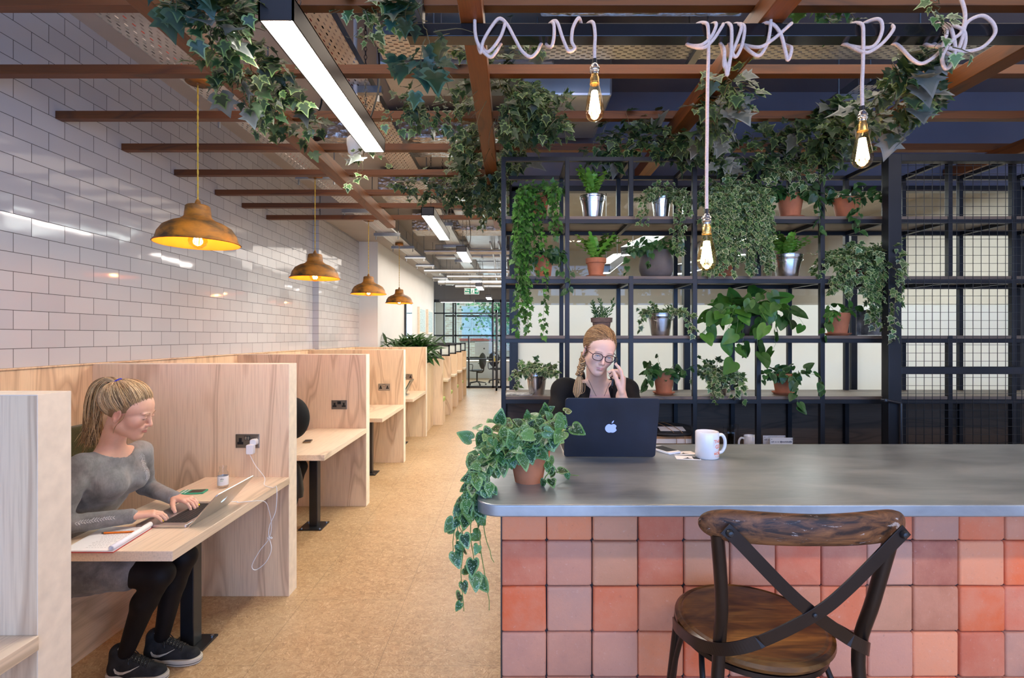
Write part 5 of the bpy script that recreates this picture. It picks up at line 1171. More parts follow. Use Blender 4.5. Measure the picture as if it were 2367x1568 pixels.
def face_color(T, base, lips, brow=None):
    Ti = np.array(T.inverted())
    def f(V):
        L = V@Ti[:3, :3].T+Ti[:3, 3]; c = np.tile(np.array(base), (len(V), 1)); x, y, z = L[:, 0], L[:, 1], L[:, 2]
        def blend(m, col): 
            nonlocal c
            m = np.clip(m, 0, 1)[:, None]; c = c*(1-m)+np.array(col)*m
        g = lambda cx, cy, cz, sx, sy, sz: np.exp(-(((np.abs(x)-cx)/sx)**2+((y-cy)/sy)**2+((z-cz)/sz)**2))
        blend(.45*g(.042, .06, -.028, .018, .03, .018), (base[0], base[1]*.62, base[2]*.60)); blend(.4*g(0, .105, -.03, .014, .02, .012), (base[0], base[1]*.68, base[2]*.64))
        w = np.sqrt(np.clip(1-(x/.0210)**2, 0, 1)); m = ((y > .07) & (y < .112) & (z < -.0572+.0052*w) & (z > -.0590-.0085*w)).astype(float); m *= np.clip((.0210-np.abs(x))/.003, 0, 1)
        blend(m*.9, lips); blend(.5*g(.074, -.006, -.008, .014, .03, .03), (base[0], base[1]*.65, base[2]*.6))
        blend(.35*g(EX, .088, EZ+.007, .014, .012, .005), (base[0]*.75, base[1]*.55, base[2]*.55))
        return c
    return f
def eyes(t, T, iris, look=-.3):
    T3 = T.to_3x3(); sc = T3.col[0].length
    for s in (-1, 1):
        c = T @ Vector((s*EX, EY-.002, EZ-.003)); b = MB(); b.lathe([(0, -.0118*sc)]+[(.0118*sc*math.cos(math.radians(a)), .0118*sc*math.sin(math.radians(a))) for a in range(-75, 76, 15)]+[(0, .0118*sc)], c, 20)
        e = b.build('eye', M['eyewhite'], t, smooth=80)
        d = (T3.normalized() @ Vector((0, 1, look))).normalized(); R = d.to_track_quat('Z', 'Y').to_matrix()
        b = MB(); b.lathe([(.0056*sc, .0106*sc), (.0052*sc, .0112*sc), (.0025*sc, .0120*sc), (0, .0121*sc)], c, 18, R=R); b.build('iris', iris, e, smooth=80)
        b = MB(); b.lathe([(.0024*sc, .01205*sc), (0, .0123*sc)], c, 12, R=R); b.build('pupil', M['blackplastic'], e)
def brow_lash(t, F_, T, col, lashz, browc=(.0475, .0165), thick=.0016):
    """eyebrow hairs and dark upper lash line laid on the surface"""
    fd = -(T.to_3x3() @ Vector((0, 1, 0))).normalized(); sc = T.to_3x3().col[0].length
    for s in (-1, 1):
        b = MB(); 
        for i in range(34):
            u = i/33; x = s*(.012+u*.036); z = EZ+.0170+.0050*math.sin(u*2.2)-.004*u*u; p = F_.project(T @ Vector((x, .14, z+random.uniform(-.0016, .0016)*(1-.6*u))), fd)
            if p: b.tube([p-fd*.0006, p-fd*.0012+(T.to_3x3() @ Vector((s*.004, -.001, .0022*(1-1.6*u))))], [.00055*sc, .0002], 4)
        b.build('eyebrow', col, t)
        pts = []
        for i in range(13):
            u = -1+i/6; x = s*EX+u*.0140; z = lashz+.0042*math.sqrt(max(0, 1-u*u*.98))-.001
            p = F_.project(T @ Vector((x, .14, z)), fd)
            if p: pts.append(p-fd*.0010)
        if len(pts) > 3: MB().tube(pts, [.0004]+[.0014*sc]*(len(pts)-2)+[.0004], 5).build('eyelash', M['lash'], t, smooth=80)
def hand(F_, W_, u, n, side, curls, spread=.10, sc=1.0, thumb=(.65, .70, .25), tcurl=.25, wr=.019):
    """u wrist->knuckles, n the way the palm faces, side=+1 puts the thumb on u x n"""
    W_ = Vector(W_); u = Vector(u).normalized(); n = Vector(n); n = (n-u*n.dot(u)).normalized(); w = u.cross(n)*side; tips = []
    A = lambda a, b, ra, rb, k: F_.cap(a, b, ra*sc, rb*sc, k=k)
    for off in (.024, .008, -.008, -.023): A(W_+w*off*.55*sc, W_+u*.082*sc+w*off*sc, .0150, .0105, .010)
    A(W_-u*.035*sc, W_+u*.01*sc, wr, wr*1.0, .012)
    for i, (off, L, base) in enumerate(((.0265, .072, .084), (.0090, .080, .088), (-.0085, .074, .084), (-.0250, .058, .076))):
        p = W_+u*base*sc+w*off*sc; d = (u+w*(off*spread/.025*.6)).normalized(); r = .0082 if i < 3 else .0072; c1, c2, c3 = curls[i]; ang = 0
        for seg, c in ((.46, c1), (.30, c2), (.24, c3)):
            ang += c; dd = (d*math.cos(ang)+n*math.sin(ang)).normalized(); q = p+dd*L*seg*sc; A(p, q, r, r*.90, .0035); p = q; r *= .90
        tips.append((p.copy(), dd.copy(), (n*math.cos(ang)-d*math.sin(ang)).normalized()))
    p = W_+u*.022*sc+w*.022*sc; d = (u*thumb[0]+w*thumb[1]+n*thumb[2]).normalized(); r = .0125
    for L, k in ((.042, 0), (.032, tcurl), (.026, tcurl)):
        d = (d+u*k*.6+n*k*.5-w*k*.4).normalized(); q = p+d*L*sc; A(p, q, r, r*.86, .006); p = q; r *= .86
    tips.append((p.copy(), d.copy(), n.copy())); return tips
def nails(t, tips, mat, r=.0052):
    for p, d, n in tips:
        b = MB(); R = Matrix((d.cross(n).normalized(), d, -n)).transposed(); vs = []
        b.lathe([(0, .0)]+[(r, 0), (r*.96, .0014), (0, .0026)], p-n*.0048*1.0+d*.001, 12, R=R); b.build('fingernail', mat, t, smooth=60)
def strands(name, t, paths, r, mat, pal_, seed, n=5):
    """hair: tapered tubes, colour per lock"""
    rs = random.Random(seed); b = MB()
    for p in paths:
        c = rs.choice(pal_); k = rs.uniform(.75, 1.2); c = tuple(q*k for q in c); m = len(p); rr = r*rs.uniform(.6, 1.25)
        b.tube(p, [rr*(.1+.9*math.sin(math.pi*min(1, .03+.9*i/(m-1)))**.5) if i < m-1 else rr*.15 for i in range(m)], n, True, 0, c)
    return b.build(name, mat, t, smooth=80, colors=True)
M['eyewhite'] = simple('eye_white', (.72, .68, .66), .15, var=.02)
M['iris'] = simple('blue_grey_iris', (.10, .15, .20), .15, var=.3, scale=200)
M['lash'] = simple('dark_lash', (.025, .014, .010), .6)
M['browhair'] = simple('light_brown_brow', (.14, .075, .035), .6)
M['browhair2'] = simple('dark_blond_brow', (.25, .14, .07), .6)
M['yellownail'] = simple('yellow_nail_polish', (.75, .50, .02), .15)
M['barenail'] = simple('bare_nail', (.70, .42, .34), .25)
def m_jersey(name, c, c2, scale, mark=0.0):
    m, nt, b = newmat(name); p = opos(nt); n = nd(nt, 'TexNoise', 0, Vector=vmap(nt, p, (1, 1, 1), (20, 30, 0)), Scale=scale, Detail=6.0, Roughness=.65)
    st = nd(nt, 'TexNoise', 0, Vector=vmap(nt, p, (260, 260, 30), (0, 35, 0)), Scale=1.0, Detail=3.0)
    cc = ramp(nt, n, [(.36, c), (.62, c2)]); cc = mixc(nt, mth(nt, 'MULTIPLY', st, .5), cc, tuple(x*.55 for x in c))
    setin(nt, b.inputs['Base Color'], cc); b.inputs['Roughness'].default_value = .85; b.inputs['Sheen Weight'].default_value = .2
    bump(nt, b, mth(nt, 'ADD', n, mth(nt, 'MULTIPLY', st, .4)), .25, .004); return m
M['grey_jersey'] = m_jersey('grey_marled_jersey', (.12, .117, .115), (.30, .295, .29), 8.0)
M['tights'] = simple('black_tights', (.0055, .0042, .005), .65, 0, .2, spec=.25)
M['suede'] = simple('black_suede', (.014, .014, .015), .85, 0, .5, 40, bmp=.3, bscale=200)
M['blazer'] = simple('black_blazer', (.0055, .0055, .0065), .8, 0, .25, 200, spec=.25)
M['pinktop'] = simple('pale_pink_top', (.58, .38, .37), .8, 0, .05)
M['sole'] = simple('cream_rubber', (.62, .56, .46), .6)
SKIN1 = (.72, .41, .29); SKIN2 = (.76, .50, .39)
# ---------------- woman at the booth desk
def folds(F_, amp=.0018, fr=70, seed=0, dirn=(1, .4, 1.2)):
    g = np.meshgrid(*F_.ax, indexing='ij'); u = sum(gi*di for gi, di in zip(g, dirn)); v = g[0]*1.3-g[2]*.8+g[1]*1.7
    F_.d += (amp*np.sin(u*fr+3*np.sin(v*11+seed))*(.5+.5*np.sin(v*23+u*9))).astype(np.float32)
w1 = thing('person', (-2.0, 2.36, .46), 'woman with blond ponytail and grey dress typing on a laptop in the booth', 'person')
C1 = P(298, 951, 2.33); T1 = frame((1, .20, -.40), (.30, 0, 1), C1, 1.05)
# joints
Sr, Sl = Vector((-1.885, 2.195, 1.035)), Vector((-1.845, 2.50, 1.03)); Er, El = Vector((-1.925, 2.12, .80)), Vector((-1.905, 2.61, .82)); Wr, Wl = Vector((-1.715, 2.255, .792)), Vector((-1.695, 2.515, .792))
NB1 = Vector((-1.868, 2.345, 1.09)); PV = Vector((-2.13, 2.35, .565)); CH = Vector((-1.915, 2.35, .90))
Kr, Kl = Vector((-1.615, 2.31, .505)), Vector((-1.605, 2.46, .52)); Ar, Al = Vector((-1.80, 2.345, .13)), Vector((-1.72, 2.47, .13)); Hr, Hl = Vector((-2.10, 2.27, .545)), Vector((-2.10, 2.43, .545))
def torso(F_, o=0.0):
    F_.ell(CH, (.095+o, .135+o, .19+o), R=rotm(0, 24, 0), k=.03); F_.ell(PV+Vector((.01, 0, .02)), (.125+o, .165+o, .125+o), k=.05)
    F_.ell((-2.03, 2.35, .73), (.10+o, .125+o, .13+o), R=rotm(0, 24, 0), k=.05)
    F_.cap(Sr+Vector((0, .03, -.005)), Sl-Vector((0, .03, .005)), .045+o, k=.045)
    for y in (2.285, 2.415): F_.ell((-1.822, y, .925), (.058+o, .064+o, .060+o), k=.035)
def arms(F_, o=0.0, wr=.024):
    for S_, E_, W2 in ((Sr, Er, Wr), (Sl, El, Wl)): F_.cap(S_, E_, .044+o, .036+o, k=.03); F_.cap(E_, W2, .036+o, wr+o, k=.012)
def legs(F_, o=0.0):
    for H_, K_, A_ in ((Hr, Kr, Ar), (Hl, Kl, Al)):
        F_.cap(H_, K_, .085+o, .055+o, k=.03); mid = K_.lerp(A_, .35)+Vector((-.018, 0, 0)); F_.cap(K_, mid, .052+o, .051+o, k=.02); F_.cap(mid, A_, .050+o, .032+o, k=.02)
bodyF = Field((-2.32, 2.0, .05), (-1.45, 2.75, 1.16), .0085); torso(bodyF, -.004); arms(bodyF, -.004); legs(bodyF, -.004)
chin = T1 @ Vector((0, .0, -.06)); hF = Field((-2.03, 2.16, .98), (-1.64, 2.52, 1.42), .0021)
hF.ell(CH, (.095, .135, .19), R=rotm(0, 24, 0), k=.03); hF.cap(Sr+Vector((0, .03, -.005)), Sl-Vector((0, .03, .005)), .045, k=.045)
hF.cap(NB1+Vector((-.012, 0, -.03)), T1 @ Vector((0, -.022, -.035)), .052, .046, k=.035); hF.cap(NB1+Vector((.02, .01, -.04)), NB1+Vector((.015, .075, -.045)), .010, .008, k=.02); hF.cap(NB1+Vector((.02, -.01, -.04)), NB1+Vector((.015, -.075, -.045)), .010, .008, k=.02)
head(hF, T1, 1.05, .0026, -.0060)
hr = Field((-1.78, 2.18, .72), (-1.50, 2.45, .86), .0019); cu = [(.35, .45, .35), (.40, .50, .35), (.38, .5, .35), (.35, .45, .3)]
tr_ = hand(hr, Wr, (.85, .52, -.02), (.05, .02, -1), 1, cu, .12, 1.0)
hl = Field((-1.78, 2.38, .72), (-1.48, 2.62, .86), .0019); tl_ = hand(hl, Wl, (.97, -.22, -.02), (.05, 0, -1), -1, cu, .12, 1.0)
skin1 = sdf_obj('body', [bodyF, hF, hr, hl], M['skin'], w1, face_color(T1, SKIN1, (.52, .19, .16)))
nails(w1, tr_+tl_, M['yellownail']); eyes(w1, T1, M['iris'], -.9); random.seed(3); brow_lash(w1, hF, T1, M['browhair2'], EZ-.0072)
# dress with long sleeves, scoop neck
dF = Field((-2.34, 1.98, .38), (-1.62, 2.78, 1.14), .006); torso(dF, .006)
dF.cap(Hr, Hr.lerp(Kr, .70), .098, .076, k=.05); dF.cap(Hl, Hl.lerp(Kl, .70), .098, .076, k=.05); dF.ell((-1.98, 2.35, .50), (.17, .15, .085), k=.05)
arms(dF, .006, .027); folds(dF, .0016, 75)
dF.ell(NB1+Vector((.035, .0, .035)), (.088, .130, .075), R=rotm(0, 20, 0), k=.004, mode='sub'); dF.cap(NB1, NB1+Vector((.03, 0, .10)), .085, .09, k=.004, mode='sub')
dF.cap(Wr, Wr+Vector((.05, .03, 0)), .045, k=.003, mode='sub') if False else None
sdf_obj('dress', [dF], M['grey_jersey'], w1, smooth_it=2)
for W2, E_ in ((Wr, Er), (Wl, El)):
    d = (W2-E_).normalized(); MB().tube([W2-d*.014, W2-d*.004, W2+d*.010, W2+d*.016], [.0315, .0335, .0325, .028], 18).build('cuff', M['grey_jersey'], w1, smooth=60)
lF = Field((-2.3, 2.1, .09), (-1.5, 2.62, .66), .0065); legs(lF, .002); sdf_obj('tights', [lF], M['tights'], w1)
# light printed feather marks on sleeve and shoulder
M['feather'] = simple('faded_print', (.42, .41, .41), .85, var=.15, scale=50)
def decal(F_, pts, dirn, w, name, t):
    b = MB(); fd = Vector(dirn).normalized(); c = [F_.project(Vector(p)-fd*.2, fd, .4, .001) for p in pts]; c = [q for q in c if q]; rs = random.Random(2)
    for i in range(len(c)-1):
        a = (c[i+1]-c[i]).normalized(); sd = a.cross(fd).normalized()
        for s in (-1, 1):
            for k in range(3):
                q = c[i].lerp(c[i+1], k/3); e = q+sd*s*w*rs.uniform(.5, 1)+a*w*.8; e2 = F_.project(e-fd*.1, fd, .3, .001)
                if e2: b.tube([q-fd*.0012, q.lerp(e2, .5)-fd*.0016, e2-fd*.001], [.0020, .0030, .0008], 4)
    if b.v: b.build(name, M['feather'], t, smooth=80)
decal(dF, [(-1.80+.02*i*.3, 2.44, 1.03-.025*i) for i in range(6)], (-.7, .7, 0), .014, 'printed_feather', w1)
decal(dF, [(-1.86+.022*i, 2.16+.014*i, .80) for i in range(6)], (-.3, .9, -.2), .012, 'printed_feather', w1)
# hair
SK = ((0, -.022, .040), (.079, .098, .088)); hpal = [(.70, .46, .22), (.56, .35, .15), (.36, .21, .09), (.80, .58, .32), (.20, .115, .05)]
def on_skull(dv, off=1.0, sk=SK): 
    dv = Vector(dv).normalized(); c, r = sk; k = 1/math.sqrt(sum((dv[i]/r[i])**2 for i in range(3))); return Vector(c)+dv*k*off
def skull_paths(T, tie, starts, n, seed, bulge=.06, jit=.05):
    rs = random.Random(seed); out = []; td = (Vector(tie)-Vector(SK[0])).normalized()
    for i in range(n):
        s = starts(rs).normalized(); e = (td+Vector((rs.gauss(0, jit), rs.gauss(0, jit), rs.gauss(0, jit)))).normalized(); pth = []; m = 11; o = rs.uniform(.99, 1.035)
        for j in range(m+1):
            u = j/m; d = s.slerp(e, u) if s.angle(e) > .02 else e; pth.append(T @ on_skull(d, o+bulge*math.sin(math.pi*u)))
        out.append(pth)
    return out
def cap_hair(name, T, lo, hi, cuts, mat, t, off=1.0, colr=(.34, .22, .12)):
    f = Field(lo, hi, .004); f.T = T; f.sc = T.to_3x3().col[0].length; f.ell(SK[0], tuple(a*off for a in SK[1]), k=.005)
    for c, r in cuts: f.ell(c, r, k=.006, mode='sub')
    f.T = Matrix.Identity(4); return sdf_obj(name, [f], mat, t, lambda V: np.tile(np.array(colr), (len(V), 1)))
cap_hair('hair_cap', T1, C1-Vector((.16, .16, .16)), C1+Vector((.16, .16, .18)), [((0, .098, -.03), (.074, .080, .112)), ((0, .03, -.12), (.12, .12, .098)), ((.085, .012, -.030), (.03, .035, .045)), ((-.085, .012, -.030), (.03, .035, .045))], M['hair'], w1, colr=(.30, .19, .10))
tie1 = (0, -.085, .100)
HL = spline([(0, .080, .040), (.030, .076, .038), (.052, .060, .020), (.066, .036, -.004), (.071, .018, -.034), (.074, .006, -.020), (.073, -.016, -.034), (.062, -.034, -.076), (.034, -.062, -.098), (0, -.082, -.088)], 8)
def hairline(rs, jit, deep):
    p = HL[int(rs.uniform(0, .999)*len(HL))].copy(); p.x *= rs.choice((-1, 1)); r = SK[1]; v = Vector((p.x, p.y, p.z)).normalized()
    return (v+Vector((rs.gauss(0, jit), rs.gauss(0, jit), rs.gauss(0, jit)))+Vector((0, -.55, .75))*(rs.uniform(0, deep))).normalized()
def st1(rs):
    a = rs.uniform(-1, 1)
    if rs.random() < .60: w = a*1.75; return Vector((math.sin(w)*.9, .98*math.cos(w)*.9+.16, .80-.42*abs(a)**1.5+rs.uniform(-.04, .12)))       # forehead to temples
    return Vector((a*1.0, rs.uniform(-.95, -.1), rs.uniform(-.62, -.1)))                     # behind ears, nape
strands('hair', w1, skull_paths(T1, tie1, lambda rs: hairline(rs, .04, .12), 1300, 5, .10, .05)+skull_paths(T1, tie1, lambda rs: hairline(rs, .05, 1.1), 700, 55, .08, .05), .0013, M['hair'], hpal, 6)
rs_ = random.Random(8); pt = []; tp = T1 @ Vector((0, -.088, .106))
endp = P(212, 1022, 2.37)
for i in range(430):
    a = rs_.uniform(0, 6.28); r = .020*math.sqrt(rs_.random()); e = endp+Vector((rs_.gauss(0, .022), rs_.gauss(0, .025), rs_.gauss(0, .022))); o = Vector((math.cos(a)*r, math.sin(a)*r, rs_.uniform(-.01, .01)))
    pt.append(spline([tp+o*.5, tp+Vector((-.045, .0, .012))+o, tp+Vector((-.095, .005, -.035))+o*1.5, tp.lerp(endp, .55)+Vector((-.045, .0, .01))+o*1.8, e], 4))
strands('ponytail', w1, pt, .0014, M['hair'], hpal, 9)
R_ = (T1.to_3x3().normalized() @ Vector((0, -.9, .5))).to_track_quat('Z', 'Y').to_matrix(); b = MB(); b.tube([tp+R_ @ Vector((.019*math.cos(k*math.pi/8), .019*math.sin(k*math.pi/8), 0)) for k in range(16)], .0055, 8, closed=True)
b.build('hair_tie', simple('royal_blue_elastic', (.01, .02, .35), .7), w1, smooth=80)
# loose strand before the ear
q = []
for i in range(9): j_ = rs_.gauss(0, .002); q.append(spline([T1 @ Vector((-.068+j_, .022, .020)), T1 @ Vector((-.079, .018+j_, -.015)), T1 @ Vector((-.078+j_, .008, -.050)), T1 @ Vector((-.070+j_, .004+j_, -.085))], 4))
for i in range(9): j_ = rs_.gauss(0, .002); q.append(spline([T1 @ Vector((.068+j_, .022, .020)), T1 @ Vector((.079, .018+j_, -.015)), T1 @ Vector((.078+j_, .008, -.050)), T1 @ Vector((.070+j_, .004+j_, -.085))], 4))
strands('loose_strand', w1, q, .0007, M['hair'], hpal, 4)
# shoes
def shoe(heel, fw, t, seed):
    h = Vector(heel); f = Vector(fw).normalized(); s = Vector((-f.y, f.x, 0)); Tm = Matrix((f, s, Vector((0, 0, 1)))).transposed().to_4x4(); Tm = Matrix.Translation(h) @ Tm
    u = Field(h-Vector((.14, .14, .03)), h+Vector((.36, .16, .20)), .0035); u.T = Tm
    u.cap((.045, 0, .044), (.13, 0, .046), .038, .040, k=.01); u.cap((.12, 0, .036), (.238, .004, .026), .043, .036, k=.02); u.cap((.045, 0, .05), (.048, 0, .120), .038, .036, k=.02); u.cap((.07, 0, .098), (.175, 0, .052), .028, .027, k=.025)
    u.ell((.13, 0, -.052), (.30, .12, .070), k=.004, mode='sub'); u.T = Matrix.Identity(4)
    up = sdf_obj('shoe', [u], M['suede'], t)
    out = [(-.002, 0), (.010, .032), (.06, .040), (.14, .046), (.20, .050), (.25, .042), (.280, .022), (.287, 0), (.280, -.022), (.25, -.042), (.20, -.050), (.14, -.046), (.06, -.040), (.010, -.032)]
    sp = [(p.x, p.y) for p in spline([Vector((x, y, 0)) for x, y in out+[out[0]]], 3)][:-1]
    b = MB(); b.prism(sp, .0, .028, 0, R=Tm.to_3x3(), c=h); b.build('sole', M['sole'], up, bevel=.004, smooth=40)
    b = MB(); b.prism([(x*1.0, y*1.01) for x, y in sp], .009, .012, 0, R=Tm.to_3x3(), c=h); b.build('sole_stripe', M['suede'], up)
    dn = Vector((0, 0, -1)); top_ = lambda x, y: (u.project(Tm @ Vector((x, y, .20)), dn, .2, .001) or Tm @ Vector((x, y, .06)))+Vector((0, 0, .002))
    L = MB()
    for i in range(7):
        x = .100+.0155*i
        for s2 in (-1, 1): L.tube([top_(x+.006*(k+2)/4*s2*s2, s2*(-.024+.012*k)) for k in range(5)] if s2 > 0 else [top_(x+.010-.003*k, -.024+.012*k) for k in range(5)], .0027, 6)
    L.tube(spline([top_(.098, 0), top_(.11, .02)+Vector((0, 0, .012)), top_(.125, .034), top_(.10, .02), top_(.098, 0)], 4), .0022, 5).tube(spline([top_(.098, 0), top_(.11, -.02)+Vector((0, 0, .012)), top_(.125, -.034), top_(.10, -.02), top_(.098, 0)], 4), .0022, 5)
    L.build('laces', M['blackplastic'], up, smooth=60)
    T_ = MB()
    for i in range(6):
        x = .104+.0155*i; q = [top_(x, -.014), top_(x, .014), top_(x+.011, .014), top_(x+.011, -.014)]; T_.add([p-Vector((0, 0, .0012)) for p in q], [(0, 1, 2, 3)])
    T_.build('tongue_gap', M['sole'], up)
    tg = MB(); o = [(.080, -.026, .120), (.080, .026, .120), (.070, -.032, .150), (.070, .032, .150), (.082, 0, .126), (.068, 0, .160), (.105, -.022, .103), (.105, .022, .103), (.107, 0, .110)]
    tg.add([Tm @ Vector(p) for p in o], [(0, 4, 5, 2), (4, 1, 3, 5), (6, 8, 4, 0), (8, 7, 1, 4)])
    tgo = tg.build('tongue', simple('cream_tongue', (.60, .54, .48), .8), up, smooth=80); m = tgo.modifiers.new('s', 'SOLIDIFY'); m.thickness = .006
    lo_ = [(0, .012), (.008, -.006), (.024, -.012), (.05, -.006), (.08, .006), (.112, .022)]; hi_ = [(.002, .016), (.014, .004), (.030, .001), (.05, .004), (.08, .012), (.112, .0235)]; pts = []
    for x, z in [q for pr in zip(lo_, hi_) for q in pr]:
        p = u.project(Tm @ Vector((.060+x, -.10, .050+z)), Tm.to_3x3() @ Vector((0, 1, 0)), .2, .001); pts.append((p or Tm @ Vector((.06+x, -.042, .05+z)))-Tm.to_3x3() @ Vector((0, .0015, 0)))
    b = MB(); b.add(pts, [(2*i, 2*i+2, 2*i+3, 2*i+1) for i in range(5)]); o = b.build('side_mark', M['sole'], up); m = o.modifiers.new('s', 'SOLIDIFY'); m.thickness = .002
    return up
shoe((-1.895, 2.36, .001), (1, -.05, 0), w1, 1); shoe((-1.815, 2.485, .001), (1, -.05, 0), w1, 2)
# ---------------- woman on the phone behind the counter
w2 = thing('person', (.42, 2.45, .90), 'woman with glasses and braid in black blazer talking on a phone', 'person')
C2 = P(1385, 812, 2.25); T2 = frame((.10, -1, -.36), (.22, -.2, 1), C2, .87)
S2r, S2l = Vector((.245, 2.36, 1.345)), Vector((.532, 2.36, 1.345)); E2r, E2l = Vector((.175, 2.26, 1.165)), Vector((.555, 2.17, 1.20)); W2r, W2l = Vector((.31, 2.06, 1.185)), Vector((.462, 2.125, 1.345))
NB2 = Vector((.400, 2.36, 1.395)); CH2 = Vector((.40, 2.37, 1.22)); PV2 = Vector((.42, 2.45, 1.0))
def torso2(F_, o=0.0):
    F_.ell(CH2, (.130+o, .092+o, .17+o), k=.03); F_.ell(PV2, (.16+o, .125+o, .11+o), k=.06); F_.cap(S2r+Vector((.03, 0, 0)), S2l-Vector((.03, 0, 0)), .040+o, k=.04)
    for x in (.34, .46): F_.ell((x, 2.305, 1.235), (.055+o, .05+o, .055+o), k=.03)
def arm2(F_, o, l, wr):
    S_, E_, W_ = ((S2r, E2r, W2r), (S2l, E2l, W2l))[l]; F_.cap(S_, E_, .042+o, .036+o, k=.03); F_.cap(E_, W_, .034+o, wr+o, k=.012)
bF = Field((.05, 1.95, .4), (.75, 2.62, 1.42), .0085); torso2(bF, -.004); arm2(bF, -.004, 0, .022); arm2(bF, -.002, 1, .023)
for s in (-1, 1): bF.cap((.42+s*.085, 2.42, .955), (.42+s*.10, 2.12, .90), .07, .05, k=.03); bF.cap((.42+s*.10, 2.12, .90), (.42+s*.08, 2.20, .48), .048, .035, k=.02)
h2 = Field((.22, 2.08, 1.22), (.60, 2.48, 1.70), .0021); h2.ell(CH2, (.130, .092, .17), k=.03); h2.cap(S2r+Vector((.03, 0, 0)), S2l-Vector((.03, 0, 0)), .040, k=.04)
h2.cap(NB2+Vector((0, .0, -.05)), T2 @ Vector((0, -.022, -.035)), .048, .046, k=.03)
for s in (-1, 1): h2.cap(NB2+Vector((s*.015, -.048, -.012)), NB2+Vector((s*.10, -.030, .0)), .008, .007, k=.02)
head(h2, T2, .87, .0042, -.0032)
hn = Field((.36, 2.00, 1.28), (.58, 2.24, 1.50), .0019)
hn.cap(E2l, W2l, .033, .021, k=.01)
t2 = hand(hn, W2l, (.10, -.02, 1), (-.95, .30, .05), 1, [(.30, .35, .2), (.75, .9, .5), (.85, 1.0, .6), (.9, 1.0, .6)], .10, .94, thumb=(.95, .05, .45), tcurl=.05)
hn2 = Field((.20, 1.90, 1.13), (.48, 2.12, 1.23), .0022); t2b = hand(hn2, W2r, (.7, -.7, 0), (0, 0, -1), -1, cu, .1, .95)
sdf_obj('body', [bF, h2, hn, hn2], M['skin'], w2, face_color(T2, SKIN2, (.66, .32, .30)))
nails(w2, t2+t2b, M['barenail'], .0046); eyes(w2, T2, M['iris'], -.55); random.seed(5); brow_lash(w2, h2, T2, M['browhair2'], EZ-.0028)
# blazer, top
zF = Field((.05, 1.95, .86), (.76, 2.64, 1.45), .0055); torso2(zF, .010); arm2(zF, .012, 0, .030); zF.cap(S2l, E2l, .054, .050, k=.03); zF.cap(E2l, E2l.lerp(W2l, .35), .048, .042, k=.01)
for S_ in (S2r, S2l): zF.ell(S_+Vector((0, 0, .008)), (.058, .055, .045), k=.03)
folds(zF, .0014, 60, 2)
zF.ell((.403, 2.22, 1.25), (.062, .16, .20), k=.004, mode='sub'); zF.cap(NB2+Vector((0, -.02, .01)), NB2+Vector((0, -.02, .12)), .066, .085, k=.004, mode='sub')
sdf_obj('blazer', [zF], M['blazer'], w2)
for s in (-1, 1):       # lapels
    b = MB(); o = spline([NB2+Vector((s*.062, .01, .035)), NB2+Vector((s*.066, -.050, -.02)), NB2+Vector((s*.062, -.088, -.10)), NB2+Vector((s*.045, -.105, -.22))], 6); vs = []
    for i, p in enumerate(o): w = .016+.020*math.sin(math.pi*i/(len(o)-1))**.7; q = Vector((s*w, .012, 0)); vs += [p-q*.2, p+q]
    b.add(vs, [(2*i, 2*i+1, 2*i+3, 2*i+2) for i in range(len(o)-1)]); lo = b.build('lapel', M['blazer'], w2, smooth=60); m = lo.modifiers.new('s', 'SOLIDIFY'); m.thickness = .006; m.offset = 0
tF = Field((.25, 2.2, .95), (.56, 2.5, 1.40), .0045); tF.ell(CH2, (.135, .097, .175), k=.03)
for x in (.34, .46): tF.ell((x, 2.305, 1.235), (.060, .055, .058), k=.03)
tF.ell((.40, 2.27, 1.425), (.072, .16, .085), k=.004, mode='sub'); sdf_obj('top', [tF], M['pinktop'], w2)
sk_ = Field((.2, 2.0, .78), (.66, 2.62, 1.06), .0075); sk_.ell(PV2, (.175, .14, .125), k=.05)
for s in (-1, 1): sk_.cap((.42+s*.085, 2.42, .955), (.42+s*.10, 2.16, .91), .085, .070, k=.05)
sdf_obj('skirt', [sk_], M['blazer'], w2)
nk = [];
for i in range(17):
    u = -1+i/8; z = 1.40-.085*(1-abs(u))-.02*(1-u*u); p = h2.project(Vector((.403+u*.052, 2.12, z)), (0, 1, 0), .3, .001); nk.append((p or Vector((.403+u*.052, 2.29, z)))-Vector((0, .002, 0)))
MB().tube(nk, .0009, 5).build('necklace', M['lash'], w2)
# hair, braid
hp2 = [(.46, .26, .11), (.34, .18, .07), (.24, .12, .045), (.56, .35, .16), (.16, .08, .03)]
cap_hair('hair_cap', T2, C2-Vector((.15, .16, .15)), C2+Vector((.15, .16, .16)), [((0, .098, -.03), (.074, .080, .112)), ((0, .03, -.12), (.12, .12, .098)), ((.085, .012, -.030), (.03, .035, .045)), ((-.085, .012, -.030), (.03, .035, .045))], M['hair'], w2, colr=(.22, .13, .06))
def st2(rs):
    a = rs.uniform(-1, 1); w = a*1.55; return Vector((math.sin(w)*.92, .90*math.cos(w)+.10, .78-.50*abs(a)**1.7+rs.uniform(-.03, .16)))
def st2b(rs): return Vector((rs.uniform(-1, 1), rs.uniform(-1, .2), rs.uniform(-.3, .9)))
strands('hair', w2, skull_paths(T2, (.025, -.10, .0), lambda rs: hairline(rs, .04, .10), 1200, 15, .035, .10)+skull_paths(T2, (.03, -.09, -.03), lambda rs: hairline(rs, .05, 1.1), 700, 16, .03, .1), .0012, M['hair'], hp2, 7)
ba = T2 @ Vector((.060, -.035, -.030)); bb = P(1346, 850, 2.245); bc = P(1339, 868, 2.235); bd = P(1334, 918, 2.225); cen = spline([ba, bb+Vector((0, 0, .015)), bc], 14); br = []
